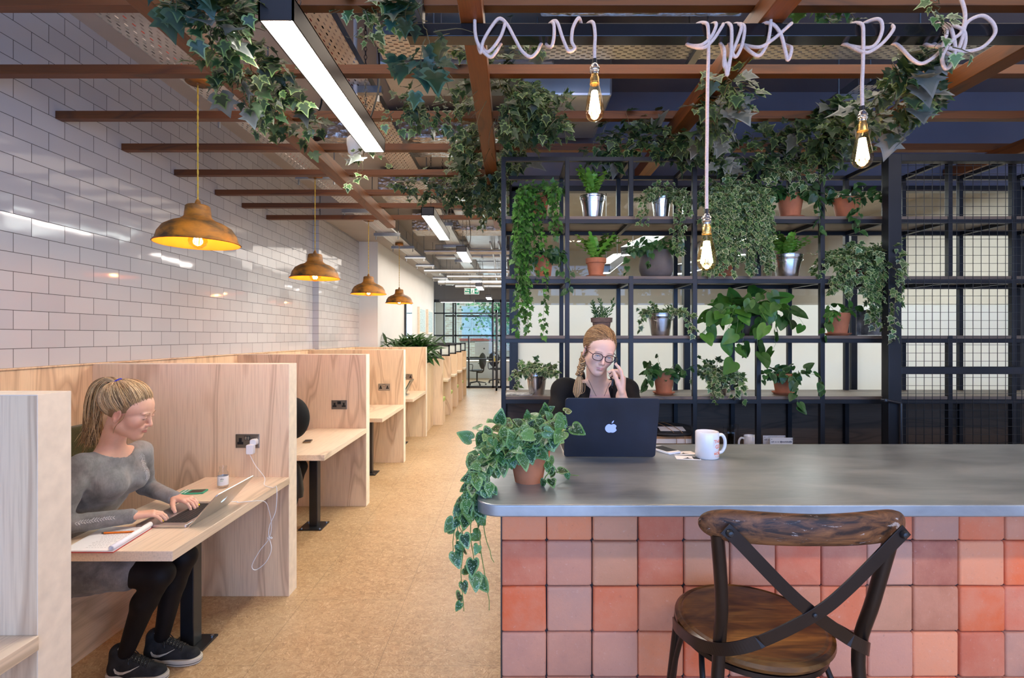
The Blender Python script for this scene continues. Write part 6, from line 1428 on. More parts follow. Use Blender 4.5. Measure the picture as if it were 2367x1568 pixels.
for s3 in range(3):
    for k in range(16):
        o = Vector((random.gauss(0, .0028), random.gauss(0, .0028), 0)); pth = []
        for i, p in enumerate(cen): ph = i*.75+s3*2.094; pth.append(p+Vector((.0105*math.sin(ph), .007*math.sin(2*ph), 0))+o)
        br.append(pth)
strands('braid', w2, br, .0024, M['hair'], hp2, 3)
tl2 = []
for k in range(110):
    o = Vector((random.gauss(0, .0050), random.gauss(0, .004), 0)); tl2.append(spline([bc+o*.5, bc.lerp(bd, .35)+o*1.5+Vector((.001, 0, 0)), bc.lerp(bd, .75)+o*1.7, bd+o*.8+Vector((0, 0, random.uniform(-.005, .02)))], 4))
strands('braid_tail', w2, tl2, .0013, M['hair'], [(.60, .42, .22), (.50, .33, .16), (.66, .48, .28)], 5)
MB().tube([bc+Vector((.009*math.cos(k*math.pi/6), .008*math.sin(k*math.pi/6), 0)) for k in range(12)], .003, 6, closed=True).tube([bc+Vector((.009*math.cos(k*math.pi/6), .008*math.sin(k*math.pi/6), .006)) for k in range(12)], .003, 6, closed=True).build('hair_tie', M['blackplastic'], w2, smooth=80)
# glasses (worn)
gl = MB(); R3 = T2.to_3x3(); lens = MB()
for s in (-1, 1):
    ring = []
    for k in range(28):
        a = 2*math.pi*k/28; x = .0255*math.copysign(abs(math.cos(a))**.8, math.cos(a)); z = .0185*math.copysign(abs(math.sin(a))**.85, math.sin(a)); ring.append(T2 @ Vector((s*.0325+x, .0975-.0022*(abs(s*.0325+x)/.03)**2, .000+z)))
    gl.tube(ring, .0017, 7, closed=True); c = sum(ring, Vector())/28; lens.add(ring, [tuple(range(28))])
    gl.tube(spline([T2 @ Vector((s*.058, .0890, .008)), T2 @ Vector((s*.072, .070, .010)), T2 @ Vector((s*.078, .010, .006)), T2 @ Vector((s*.076, -.015, -.002))], 5), .0016, 6)
gl.tube(spline([T2 @ Vector((-.008, .097, .006)), T2 @ Vector((0, .1005, .009)), T2 @ Vector((.008, .097, .006))], 4), .0017, 6)
go = gl.build('glasses', simple('plum_acetate', (.030, .012, .022), .2), w2, smooth=80); lens.build('lens', M['clearglass'], go)
# a third person, almost hidden in the next booth
w3_ = thing('person', (-2.05, 4.0, .46), 'person in a black jacket half hidden in the second booth', 'person')
pF = Field((-2.5, 3.65, .25), (-1.40, 4.45, 1.45), .012)
for a, b_, ra, rb in (((-2.20, 4.05, .58), (-2.02, 4.05, .88), .14, .15), ((-2.0, 3.88, .95), (-1.98, 4.24, .95), .06, .06), ((-2.0, 3.87, .95), (-2.06, 3.80, .80), .055, .045), ((-2.06, 3.80, .80), (-1.93, 3.94, .80), .042, .030), ((-1.98, 4.25, .95), (-1.95, 4.32, .82), .055, .045), ((-1.95, 4.32, .82), (-1.86, 4.2, .80), .042, .03)): pF.cap(a, b_, ra, rb, k=.04)
lg = Field((-2.55, 3.6, .02), (-1.35, 4.4, .75), .010)
for a, b_, ra, rb in (((-2.22, 3.98, .56), (-1.76, 4.0, .56), .09, .065), ((-1.76, 4.0, .56), (-1.72, 3.92, .28), .055, .04), ((-2.22, 4.14, .55), (-1.76, 4.16, .52), .09, .06), ((-1.76, 4.16, .52), (-1.85, 4.16, .10), .055, .04)): lg.cap(a, b_, ra, rb, k=.03)
hd = Field((-2.2, 3.85, .9), (-1.7, 4.25, 1.40), .005); T3 = frame((1, .25, -.5), (.2, 0, 1), (-1.97, 4.08, 1.17), 1.0); hd.cap((-1.99, 4.07, .96), (-1.97, 4.08, 1.12), .055, .05, k=.03); head(hd, T3, 1.0)
hh = Field((-2.05, 3.85, .70), (-1.72, 4.1, .88), .003); hand(hh, (-1.93, 3.94, .790), (.9, .3, -.1), (0, 0, -1), 1, cu)
sdf_obj('body', [hd, hh], M['skin'], w3_, face_color(T3, (.5, .3, .2), (.4, .15, .12)))
pF.cap((-1.96, 4.0, .93), (-1.74, 3.90, .98), .14, .12, k=.05); pF.ell((-1.705, 3.90, .965), (.13, .10, .165), k=.04)
sdf_obj('jacket', [pF], M['blazer'], w3_); sdf_obj('trousers', [lg], M['tights'], w3_)
cap_hair('hair', T3, Vector((-2.2, 3.85, .95)), Vector((-1.75, 4.3, 1.36)), [((0, .10, -.03), (.075, .085, .095)), ((0, .03, -.12), (.12, .12, .09))], M['hair'], w3_, 1.06, (.04, .025, .015))
sf = MB(); sf.lathe([(0, 0), (.03, .005), (.042, .06), (.045, .15), (.040, .22), (.028, .26), (0, .27)], P(692, 1152, 3.86), 20, R=rotm(0, -8, 0)); sf.build('shoe', M['blackplastic'], w3_, smooth=60)
# ------------------------------------------------------------------ things on the booth desk
def pomme(R, c, s, mat, parent, name='lid_emblem', th=.0004):
    """bitten fruit emblem with a leaf, flat on a lid"""
    o = []; N_ = 40
    for i in range(N_):
        a = 2*math.pi*i/N_; r = .44*(1+.06*math.cos(2*a)); x = r*math.cos(a)*1.02; y = r*math.sin(a)
        if a < math.pi: y -= .10*math.exp(-(x/.13)**2)
        else: y += .05*math.exp(-(x/.12)**2)
        dx, dy = x-.56, y-.03
        if math.hypot(dx, dy) < .20: k = .20/max(1e-6, math.hypot(dx, dy)); x = .56+dx*k; y = .03+dy*k
        o.append((x*s, y*s))
    b = MB(); b.prism(o, 0, th, 0, R=R, c=c); leaf = [(.02, .42), (.05, .58), (.20, .70), (.17, .55), (.08, .44)]
    b.prism([(x*s, y*s) for x, y in leaf], 0, th, 0, R=R, c=c); return b.build(name, mat, parent)
DZ = .7355
def laptop(name_label, org, hinge_dir, width, depth, lidlen, lid_deg, bodym, lidm, keys=True, emblem=None, es=.03):
    """org = centre of hinge line on the table; hinge_dir = direction from hinge to the user"""
    t = thing('laptop', org, name_label, 'laptop'); u = Vector(hinge_dir).normalized(); w = Vector((-u.y, u.x, 0)); R = Matrix((w, u, Vector((0, 0, 1)))).transposed(); o = Vector(org)
    MB().prism(rrect(-width/2, width/2, 0, depth, .010, 4), .001, .0145, 0, R=R, c=o).build('base', bodym, t, bevel=.0015, smooth=40)
    if keys:
        MB().prism(rrect(-width/2+.03, width/2-.03, .018, .128, .003, 2), .0145, .0147, 0, R=R, c=o).build('keyboard_well', M['blackplastic'], t)
        k = MB(); kw = (width-.064)/14
        for r in range(6):
            for c in range(14):
                if r == 5 and 4 < c < 9: continue
                x0 = -width/2+.032+c*kw; y0 = .020+r*.0180+(0 if r else .004); k.prism([(x0+.001, y0+.001), (x0+kw-.001, y0+.001), (x0+kw-.001, y0+.0165-(0 if r else .006)), (x0+.001, y0+.0165-(0 if r else .006))], .0147, .0162, 0, R=R, c=o)
        k.prism([(-width/2+.032+5*kw, .111), (-width/2+.032+9*kw-.001, .111), (-width/2+.032+9*kw-.001, .1265), (-width/2+.032+5*kw, .1265)], .0147, .0162, 0, R=R, c=o)
        k.build('keys', M['keys'], t); MB().prism(rrect(-.052, .052, .135, .205, .004, 3), .0143, .0148, 0, R=R, c=o).build('touchpad', bodym, t)
    a = math.radians(lid_deg); up = (u*math.cos(a)+Vector((0, 0, math.sin(a)))).normalized(); nb = w.cross(up).normalized()   # outer normal
    if nb.dot(u) > 0: nb = -nb
    RL = Matrix((w, up, w.cross(up))).transposed(); sgn = 1 if w.cross(up).dot(nb) > 0 else -1; ol = o+Vector((0, 0, .0035))-u*.004
    pr = rrect(-width/2, width/2, 0, lidlen, .012, 5)
    ld = MB(); ld.prism(pr, 0, .006*sgn, 0, R=RL, c=ol); l = ld.build('lid', lidm, t, bevel=.0015, smooth=40)
    MB().prism(rrect(-width/2+.008, width/2-.008, .012, lidlen-.006, .003, 2), -.0007*sgn, 0, 0, R=RL, c=ol).build('screen', M['screenlit'], l)
    if emblem: 
        RE = Matrix((w*(1 if sgn > 0 else -1), up, w.cross(up)*sgn)).transposed()
        pomme(RE, ol+up*lidlen*.5+nb*.0061, es, emblem, l)
    return t
M['keys'] = simple('black_keys', (.02, .02, .022), .45)
M['screenlit'] = emat('lit_screen', (.75, .82, 1), .7)
M['emblem'] = emat('lit_emblem', (.30, .42, .95), 1.3)
M['emblem_w'] = emat('lit_emblem_white', (.75, .88, 1), 1.2)
laptop('silver aluminium laptop being typed on in the booth', (-1.468, 2.425, DZ), (-1, 0, 0), .322, .232, .20, 132, M['alu'], M['alu'], emblem=M['emblem_w'], es=.034)
# glass bottle with label
c = P(516, 1142, 2.87); c.z = DZ; t = thing('glass_bottle', c, 'small clear glass bottle with white label on the booth desk', 'bottle')
MB().lathe([(0, 0), (.024, 0), (.028, .004), (.028, .075), (.026, .088), (.019, .098), (.018, .103), (.021, .106), (.021, .122), (.019, .124), (.018, .12), (.016, .10), (.024, .085), (.026, .075), (.026, .006), (0, .004)], c, 32).build('bottle', M['clearglass'], t, smooth=50)
MB().lathe([(.0284, .018), (.0288, .019), (.0288, .068), (.0284, .069)], c, 32, cap=False).build('label', M['paper'], t, smooth=50)
Rz = rotm(90, 0, 0)
text_obj('label_print', 'Shelby', .011, (c.x+.006, c.y-.0290, c.z+.056), Rz @ rotm(0, 0, 0), simple('print_dark', (.03, .05, .03), .6), t, .0002, 'CENTER', .029)
text_obj('label_print', 'natural', .007, (c.x+.006, c.y-.0290, c.z+.046), Rz, simple('print_green', (.15, .45, .05), .6), t, .0002, 'CENTER', .029)
# green framed phone wallet
pc_ = P(447, 1140, 2.78); pc_.z = DZ; t = thing('card_wallet', pc_, 'green edged phone case lying behind the typing hand', 'wallet'); R = rotm(0, 0, 8); gm = simple('mint_case', (.05, .42, .26), .5)
MB().prism(rrect(-.065, .065, -.035, .035, .006, 3), 0, .007, 0, R=R, c=pc_).build('case', gm, t, bevel=.001); MB().prism(rrect(-.015, .055, -.027, .027, .003, 3), .007, .0075, 0, R=R, c=pc_).build('window', simple('brown_window', (.05, .035, .025), .3), t)
MB().prism(rrect(-.052, -.045, -.035, .035, .001, 2), .007, .0074, 0, R=R, c=pc_).prism(rrect(-.032, -.027, -.035, .035, .001, 2), .007, .0074, 0, R=R, c=pc_).build('stripe', M['paper'], t)
# notepad with rolled pages and a pen
A_ = Vector((-1.66, 2.10, DZ)); t = thing('notepad', A_, 'open notepad with rolled back pages at the near end of the desk', 'notepad')
def deskpt(px, py): 
    d = (EYE-DZ)*F/(py-HY); return Vector(((px-HX)*d/F, d, DZ))
cs = [deskpt(140, 1279), deskpt(262, 1279), deskpt(352, 1222), deskpt(240, 1222)]
b = MB(); b.add([p for p in cs]+[p+Vector((0, 0, .003)) for p in cs], [(3, 2, 1, 0), (4, 5, 6, 7), (0, 1, 5, 4), (1, 2, 6, 5), (2, 3, 7, 6), (3, 0, 4, 7)]); b.build('cover', simple('red_card', (.45, .03, .02), .5), t)
k = Vector((0, 0, .0031)); q = [p+(sum(cs, Vector())/4-p)*.02 for p in cs]
b = MB(); b.add([p+k for p in q]+[p+k+Vector((0, 0, .005)) for p in q], [(3, 2, 1, 0), (4, 5, 6, 7), (0, 1, 5, 4), (1, 2, 6, 5), (2, 3, 7, 6), (3, 0, 4, 7)]); pg = b.build('pages', M['paper'], t)
b = MB(); ax = (cs[2]-cs[1]); axn = ax.normalized(); side = Vector((axn.y, -axn.x, 0)); c0 = cs[1]-side*.008+Vector((0, 0, .0195)); rl = []
n = 40; vs = []
for e in (0, 1):
    for i in range(n+1):
        a = -math.pi/2+i/n*4.6*math.pi/2*1.6; r = .0125-.006*i/n; vs.append(c0+ax*e+side*r*math.cos(a)+Vector((0, 0, 1))*r*math.sin(a)+Vector((0, 0, 0)))
b.add(vs, [(i, i+1, n+2+i, n+1+i) for i in range(n)]); o = b.build('rolled_pages', simple('paper_roll', (.86, .84, .86), .7), t, smooth=80); m = o.modifiers.new('s', 'SOLIDIFY'); m.thickness = .0012
b = MB(); rr = random.Random(6)
for i in range(13):
    u = .12+.06*i; p0 = q[0].lerp(q[3], u); p1 = q[1].lerp(q[2], u); x = rr.uniform(.25, .4)
    while x < rr.uniform(.7, .95): L = rr.uniform(.02, .07); b.bar(p0.lerp(p1, x)+Vector((0, 0, .0084)), p0.lerp(p1, x+L)+Vector((0, 0, .0084)), .0009, .0003); x += L+.02
b.build('handwriting', simple('pencil_grey', (.25, .25, .28), .7), pg)
a_, b2 = deskpt(234, 1240)+Vector((0, 0, .013)), deskpt(316, 1236)+Vector((0, 0, .013)); dv = (b2-a_).normalized(); t = thing('pen', a_.lerp(b2, .5), 'orange ballpoint pen lying on the notepad', 'pen')
MB().tube([a_+dv*.012, b2], .0042, 6).build('barrel', simple('orange_plastic', (.80, .20, .01), .35), t); MB().tube([a_, a_+dv*.004, a_+dv*.012], [.001, .002, .0038], 8).build('tip', M['blackplastic'], t); MB().tube([b2, b2+dv*.004], .0035, 8).build('end_plug', M['blackplastic'], t)
# charger in the socket, long white cable
ch = P(584, 1033, 3.06); t = thing('laptop_charger', ch, 'white charger plugged into the first booth socket with looping cable', 'charger')
MB().prism(rrect(-.022, .022, -.028, .030, .008, 4), -.014, .016, 0, R=rotm(90, 0, 0), c=ch-Vector((0, .02, .012))).build('charger_block', M['white'], t, bevel=.003, smooth=40)
MB().prism(rrect(-.019, .019, -.019, .019, .012, 4), 0, .036, 0, R=rotm(90, 0, 0), c=Vector((ch.x+.008, 3.082, .955))).build('plug', M['white'], t, bevel=.003, smooth=40)
cp = [ch+Vector((-.012, -.02, -.03)), P(590, 1075, 3.0), P(612, 1104, 2.95), Vector((-1.430, 2.90, .742)), Vector((-1.362, 2.86, .738)), P(640, 1128, 2.83), P(638, 1180, 2.83), P(624, 1215, 2.83), P(622, 1240, 2.83), P(628, 1270, 2.83), P(615, 1300, 2.83), P(592, 1318, 2.83), P(583, 1308, 2.83), P(600, 1275, 2.83), P(622, 1246, 2.83), P(628, 1215, 2.82), P(622, 1180, 2.78), P(612, 1160, 2.72), Vector((-1.361, 2.62, .740)), Vector((-1.42, 2.60, .740)), P(548, 1162, 2.62), Vector((-1.50, 2.595, .742))]
for p in cp[-2:]: p.z = max(p.z, .7385)
MB().tube(spline(cp, 7), .0019, 6).build('cable', M['white'], t, smooth=80)
kn = P(624, 1244, 2.82); MB().tube([kn+Vector((.014*math.cos(a*.9), 0, .006*math.sin(a*1.7))) for a in range(8)], .0019, 6).build('cable_wrap', M['white'], t, smooth=80)
# phone on second desk, tilted tablet laptop on the last desk
q = P(712, 1004, 4.12); q.z = .7355; t = thing('phone', q, 'small dark phone near the back of the second booth desk', 'phone'); MB().prism(rrect(-.03, .03, -.055, .055, .008, 4), 0, .008, 0, c=q, R=rotm(0, 0, 12)).build('case', simple('gold_case', (.3, .22, .14), .3, .8), t, bevel=.001)
MB().prism(rrect(-.026, .026, -.044, .044, .003, 3), .008, .0085, 0, c=q, R=rotm(0, 0, 12)).build('screen', M['blackplastic'], t)
t = thing('tablet', (-1.62, 7.35, .735), 'tilted dark tablet propped on the farthest tall booth desk', 'tablet'); MB().obox((-1.52, 7.35, .86), (.012, .26, .24), rotm(0, 28, 0)).build('screen', simple('dark_green_screen', (.03, .06, .05), .2), t, bevel=.003)
MB().obox((-1.60, 7.35, .745), (.15, .26, .012), rotm(0, 0, 0)).build('stand', M['alu'], t, bevel=.002)
# ------------------------------------------------------------------ things on the counter
M['navyshell'] = simple('matt_navy_shell', (.012, .018, .034), .42, 0, .35, 7)
laptop('matt dark blue laptop on the counter before the woman on the phone', (.362, 1.875, ZC), (0.02, 1, 0), .338, .235, .237, 107, M['alu'], M['navyshell'], emblem=M['emblem'], es=.046)
def counter_pt(px, py): d = (EYE-ZC)*F/(py-HY); return Vector(((px-HX)*d/F, d, ZC))
q = counter_pt(1537, 1043); t = thing('phone', q, 'white phone with black screen lying right of the dark laptop', 'phone'); R = rotm(0, 0, 24)
MB().prism(rrect(-.030, .030, -.060, .060, .008, 4), .0005, .009, 0, c=q, R=R).build('case', M['white'], t, bevel=.0015); MB().prism(rrect(-.026, .026, -.042, .046, .002, 2), .009, .0095, 0, c=q, R=R).build('screen', M['blackplastic'], t)
for i, (px, py, rz, l) in enumerate(((1580, 1048, 6, 'white card with black print lying by the white phone'), (1590, 1059, -10, 'white card with black print lying nearest the mug'))):
    q = counter_pt(px, py); t = thing('business_card', q, l, 'card', 'printed cards by the mug'); R = rotm(0, 0, rz); MB().prism(rrect(-.043, .043, -.026, .026, .002, 2), 0, .0012, 0, c=q, R=R).build('card', M['paper'], t)
    b = MB(); s = -1 if i == 0 else 1; b.prism([(s*.018, -.02), (s*.041, -.02), (s*.041, .02), (s*.018, .02)], .0012, .0015, 0, c=q, R=R)
    b.prism([(-.02, -.02), (-.005, -.006), (0, .006), (.004, -.008), (.016, -.012), (.0, -.016)], .0012, .0015, 0, c=q, R=R); b.build('print', M['blackplastic'], t)
def mug(c, rz, label, txt=True):
    c = Vector(c); t = thing('mug', c, label, 'mug', 'white printed mugs')
    MB().lathe([(0, 0), (.0385, 0), (.042, .003), (.042, .0955), (.0405, .0975), (.0385, .0955), (.0385, .008), (0, .006)], c, 48).build('body', M['glaze'], t, smooth=50)
    h = MB(); Rr = rotm(0, 0, rz); h.tube([c+Rr @ Vector(p) for p in [tuple(v) for v in spline([(.040, 0, .080), (.058, 0, .083), (.070, 0, .066), (.070, 0, .040), (.058, 0, .020), (.040, 0, .017)], 6)]], .0062, 10); h.build('handle', M['glaze'], t, smooth=80)
    if txt:
        om = simple('coral_print', (.82, .24, .14), .5)
        for s_, z, sz in (('THANK', .066, .0165), ('GOD', .047, .020), ("IT'S", .0335, .006), ('MONDAY', .022, .013)):
            a = math.radians(-90+rz+44); R = Matrix((Vector((-math.sin(a), math.cos(a), 0)), Vector((0, 0, 1)), Vector((math.cos(a), math.sin(a), 0)))).transposed()
            text_obj('print', s_, sz, c+Vector((math.cos(a)*.0422, math.sin(a)*.0422, z)), R, om, t, .0002, 'CENTER', .0422, bold=True)
        b = MB()
        for s in (-1, 1):
            for i in range(5):
                aa = a+s*(.62+.03*(i % 2)); z = .045+.006*i; p = lambda w, zz: c+Vector((math.cos(w)*.0424, math.sin(w)*.0424, zz)); b.tube([p(aa, z), p(aa+s*.09, z+.002)], .0005, 4)
        for zz in (.0125, .030): b.tube([c+Vector((math.cos(a+w)*.0424, math.sin(a+w)*.0424, zz+.002*math.sin(w*6))) for w in [(-.6+.1*k) for k in range(13)]], .0005, 4)
        b.build('print_lines', om, t)
    return t
M['glaze'] = simple('white_glaze', (.82, .83, .85), .12, var=.01, coat=.5)
mg = counter_pt(1635, 1058); mug(mg, 8, 'white mug printed in coral letters standing on the counter')
q = P(1737, 1040, 3.0); q.z = LV[0]; mug(q, 175, 'white mug on the low shelf behind the counter, next to the clear signs')
# wrapped bundle of books behind the laptop
c = Vector((.98, 3.06, LV[0])); t = thing('book_bundle', c, 'bundle of books and dark parcel tied with twine behind the dark laptop', 'books')
MB().box(c.x-.20, c.x+.12, c.y-.11, c.y+.13, c.z, c.z+.062).build('carton', simple('kraft_card', (.36, .20, .10), .8), t, bevel=.001)
MB().box(c.x-.165, c.x+.13, c.y-.115, c.y+.12, c.z+.062, c.z+.088).build('lower_book', M['paper'], t, bevel=.001)
MB().box(c.x-.205, c.x+.125, c.y-.112, c.y+.13, c.z+.088, c.z+.103).build('kraft_cover', simple('kraft_card2', (.42, .23, .11), .8), t, bevel=.001)
f = Field((c.x-.24, c.y-.15, c.z+.07), (c.x+.19, c.y+.18, c.z+.19), .006); f.ell((c.x-.03, c.y, c.z+.116), (.20, .14, .018), k=.01); f.ell((c.x-.02, c.y+.05, c.z+.128), (.15, .10, .025), k=.02); folds(f, .002, 60, 1)
sdf_obj('dark_parcel', [f], simple('dark_wrap', (.022, .024, .030), .5), t)
MB().obox((c.x-.03, c.y-.07, c.z+.140), (.15, .06, .002), rotm(14, 0, 0)).build('tag', M['paper'], t)
for dx in (0, .05): MB().tube(spline([(c.x-.02+dx, c.y-.118, c.z+.0), (c.x-.02+dx, c.y-.125, c.z+.10), (c.x-.05+dx, c.y-.09, c.z+.143), (c.x-.10+dx, c.y+.04, c.z+.160), (c.x-.13+dx, c.y+.12, c.z+.13)], 6), .0017, 5).build('twine', simple('jute_twine', (.42, .24, .11), .9), t)
# two glasses of water
for i, (px, l, dd_) in enumerate(((1686, 'tall glass of water on the low shelf, the taller front one', 2.98), (1694, 'empty tall glass just behind the glass of water', 3.10))):
    q = P(px, 1030, dd_); q.z = LV[0]; t = thing('drinking_glass', q, l, 'glass', 'glasses on the low shelf')
    MB().lathe([(0, 0), (.030, 0), (.034, .15), (.0325, .15), (.029, .006), (0, .006)], q, 32).build('tumbler', M['clearglass'], t, smooth=50)
    if i == 0: MB().lathe([(0, .008), (.0285, .008), (.0315, .118), (0, .118)], q, 32).build('water', thin_glass('water', (.9, .95, .95), .15), t, smooth=50)
# clear sign holders
def sign(px0, px1, pytop, d, txt, label):
    a = P(px0, 1030, d); b_ = P(px1, pytop, d); t = thing('sign_holder', ((a.x+b_.x)/2, d, LV[0]), label, 'sign', 'clear sign holders on the low shelf'); w = b_.x-a.x
    MB().box(a.x, b_.x, d-.006, d+.012, LV[0], b_.z).build('acrylic_block', M['clearglass'], t, bevel=.001)
    cd = MB().box(a.x+.006, b_.x-.006, d-.001, d+.003, LV[0]+.004, b_.z-.006).build('card', M['paper'], t); dk = simple('print_navy', (.03, .04, .09), .6)
    b = MB()
    for x in (a.x+.013, b_.x-.013): b.lathe([(0, 0), (.002, 0), (.002, .001), (0, .001)], (x, d-.006, b_.z-.014), 8, R=rotm(90, 0, 0))
    b.build('screw', M['blackplastic'], t)
    text_obj('print', txt[0], .0125, (a.x+.012, d-.0015, b_.z-.030), rotm(90, 0, 0), dk, cd, .0003); 
    text_obj('print', txt[1], .0125, (a.x+.064, d-.0015, b_.z-.030), rotm(90, 0, 0), dk, cd, .0003, bold=True)
sign(1762, 1818, 1005, 3.02, ('talk to us', '@'), 'clear sign holder on the low shelf, the one behind'); sign(1778, 1835, 1010, 2.96, ('talk to us', '@workdotlife'), 'clear sign holder reading talk to us @workdotlife')
# photo card, magazine on shelves
q = P(2008, 776, 3.0); q.z = LV[2]; t = thing('photo_card', q, 'small upright clear photo card of plants on the third shelf', 'picture'); MB().box(q.x-.082, q.x+.082, 2.985, 2.993, q.z, q.z+.155).build('acrylic_holder', M['clearglass'], t)
MB().box(q.x-.079, q.x+.079, 2.990, 2.992, q.z+.002, q.z+.152).build('print', simple('blurred_plant_print', (.13, .13, .12), .4, var=.9, scale=18), t)
q = P(1195, 910, 3.0); q.z = LV[1]; t = thing('magazine', q, 'black and white magazine lying on the lowest visible shelf, far left', 'magazine')
MB().prism([(-.07, -.06), (.09, -.07), (.10, .06), (-.06, .07)], 0, .004, 0, c=q).build('cover', simple('bw_cover', (.3, .29, .28), .5, var=.95, scale=40), t)
# phone held at the ear
pc2 = P(1421, 862, 2.205); t = thing('phone', pc2, 'black phone held to the ear of the woman with glasses', 'phone'); R = rotm(6, 12, 74)
MB().prism(rrect(-.033, .033, -.068, .068, .009, 4), -.0045, .0045, 0, c=pc2, R=R @ rotm(90, 0, 0)).build('case', M['blackplastic'], t, bevel=.0015)
# ------------------------------------------------------------------ office beyond the glass
def office_chair(x, y, rz, label):
    t = thing('office_chair', (0, 0, 0), label, 'chair', 'black office chairs in the glazed office'); m = simple('charcoal_mesh', (.045, .046, .05), .8)
    f = Field((-.30, -.30, .40), (.30, .34, 1.12), .014); f.ell((0, .02, .48), (.24, .24, .04), k=.02); sdf_obj('seat', [f], m, t)
    f = Field((-.30, -.40, .48), (.30, -.05, 1.12), .014); f.ell((0, -.22, .80), (.21, .035, .27), k=.02); sdf_obj('backrest', [f], m, t)
    MB().tube(spline([(0, 0, .42), (0, -.22, .44), (0, -.27, .60), (0, -.25, .75)], 4), .02, 8).build('back_arm', M['blackplastic'], t, smooth=60); MB().cyl((0, 0, .10), (0, 0, .45), .025, 12).build('gas_column', M['blackplastic'], t)
    for k in range(5):
        a = k*2*math.pi/5+.3; e = (.29*math.cos(a), .29*math.sin(a), .075); l = MB().tube([(0, 0, .12), e], [.022, .014], 8).build('base_arm', M['blackplastic'], t, smooth=60)
        MB().lathe([(0, -.018), (.026, -.018), (.028, 0), (.026, .018), (0, .018)], (e[0], e[1], .029), 12, R=rotm(90, 0, math.degrees(a))).build('castor', M['blackplastic'], l, smooth=40)
    for s in (-1, 1): MB().tube(spline([(s*.22, 0, .46), (s*.28, .0, .50), (s*.28, -.02, .68), (s*.27, .14, .69)], 4), .012, 8).build('armrest', M['blackplastic'], t, smooth=60)
    t.location = (x, y, 0); t.rotation_euler = (0, 0, rz); return t
c1 = office_chair(-1.15, 16.5, math.radians(60), 'black office chair nearest the glass screen'); dup(c1, (-.55, 17.4, 0), math.radians(200), label='black office chair farther back under the computer desk')
t = thing('office_desk', (-.9, 17.6, 0), 'office desk with the white computer behind the glass', 'desk'); MB().box(-1.9, .3, 17.3, 18.1, .72, .745).build('desktop', simple('oak_top', (.55, .40, .24), .5), t)
for x in (-1.85, .25):
    for y in (17.35, 18.05): MB().box(x-.03, x+.03, y-.03, y+.03, 0, .72).build('leg', simple('grey_leg', (.35, .35, .36), .5), t)
t = thing('desktop_computer', (-.98, 17.7, .745), 'white all in one computer seen from behind through the glass', 'computer'); MB().prism(rrect(-.33, .33, 0, .50, .02, 4), 0, .03, 0, R=rotm(90, 0, 0), c=(-.98, 17.72, .90)).build('screen_back', M['white'], t, bevel=.008, smooth=40)
MB().box(-1.06, -.90, 17.72, 17.74, .75, 1.0).build('stand', M['alu'], t); MB().box(-1.08, -.88, 17.62, 17.82, .745, .757).build('foot', M['alu'], t)
pomme(Matrix(((1, 0, 0), (0, 0, -1), (0, 1, 0))), Vector((-.98, 17.689, 1.17)), .06, M['blackplastic'], t, 'back_emblem', .001)
t = thing('spray_bottle', (-.62, 17.5, .745), 'yellow spray bottle with blue top on the office desk', 'bottle'); MB().lathe([(0, 0), (.04, 0), (.04, .12), (.015, .18), (0, .18)], (-.62, 17.5, .745), 16).build('bottle', simple('yellow_plastic', (.7, .5, .05), .4), t, smooth=40)
MB().box(-.66, -.60, 17.49, 17.51, .925, .99).build('trigger', simple('blue_plastic', (.05, .3, .6), .4), t)
t = thing('exit_sign', P(1091, 673, 13.6), 'green fire exit sign with running figure and arrow hanging at the aisle end', 'sign'); a, b_ = P(1074, 680.5, 13.6), P(1108, 666.5, 13.6)
MB().box(a.x, b_.x, 13.6, 13.62, a.z, b_.z).build('panel', M['white'], t); sg_ = simple('safety_green', (.0, .22, .13), .5)
MB().box(a.x+.01, b_.x-.01, 13.596, 13.6, a.z+.01, b_.z-.01).build('face', sg_, t); H_ = b_.z-a.z; cx_ = (a.x+b_.x)/2
text_obj('lettering', 'Fire', .072, (a.x+.018, 13.594, a.z+H_*.68), rotm(90, 0, 0), M['white'], t, .001, bold=True); text_obj('lettering', 'exit', .072, (a.x+.018, 13.594, a.z+H_*.27), rotm(90, 0, 0), M['white'], t, .001, bold=True)
fg = MB(); fx, fz = cx_+.022, a.z+H_*.5
fg.box(fx-.045, fx+.05, 13.592, 13.596, a.z+.015, b_.z-.015); fg.build('doorway', M['white'], t)
fg = MB()
for p0, p1, w_ in (((.0, .02), (-.012, -.02), .020), ((-.012, -.02), (.016, -.045), .012), ((.016, -.045), (.010, -.066), .010), ((-.012, -.02), (-.022, -.045), .012), ((-.022, -.045), (-.042, -.050), .010), ((.0, .018), (.026, .004), .009), ((.0, .018), (-.022, .006), .009)): fg.bar((fx+p0[0], 13.590, fz+p0[1]), (fx+p1[0], 13.590, fz+p1[1]), w_, .003, up=(0, 1, 0))
fg.lathe([(0, 0), (.011, 0), (.011, .003), (0, .003)], (fx+.006, 13.592, fz+.042), 12, R=rotm(90, 0, 0)); fg.build('running_figure', sg_, t)
ar = MB(); ax0 = b_.x-.115; ar.bar((ax0, 13.592, fz), (ax0+.085, 13.592, fz), .016, .004, up=(0, 1, 0)); ar.bar((ax0+.085, 13.592, fz), (ax0+.05, 13.592, fz+.035), .016, .004, up=(0, 1, 0)); ar.bar((ax0+.085, 13.592, fz), (ax0+.05, 13.592, fz-.035), .016, .004, up=(0, 1, 0)); ar.build('arrow', M['white'], t)
MB().tube([(cx_-.1, 13.61, b_.z), (cx_-.1, 13.61, 3.5)], .003, 4).tube([(cx_+.1, 13.61, b_.z), (cx_+.1, 13.61, 3.5)], .003, 4).build('suspension_wire', M['black'], t)
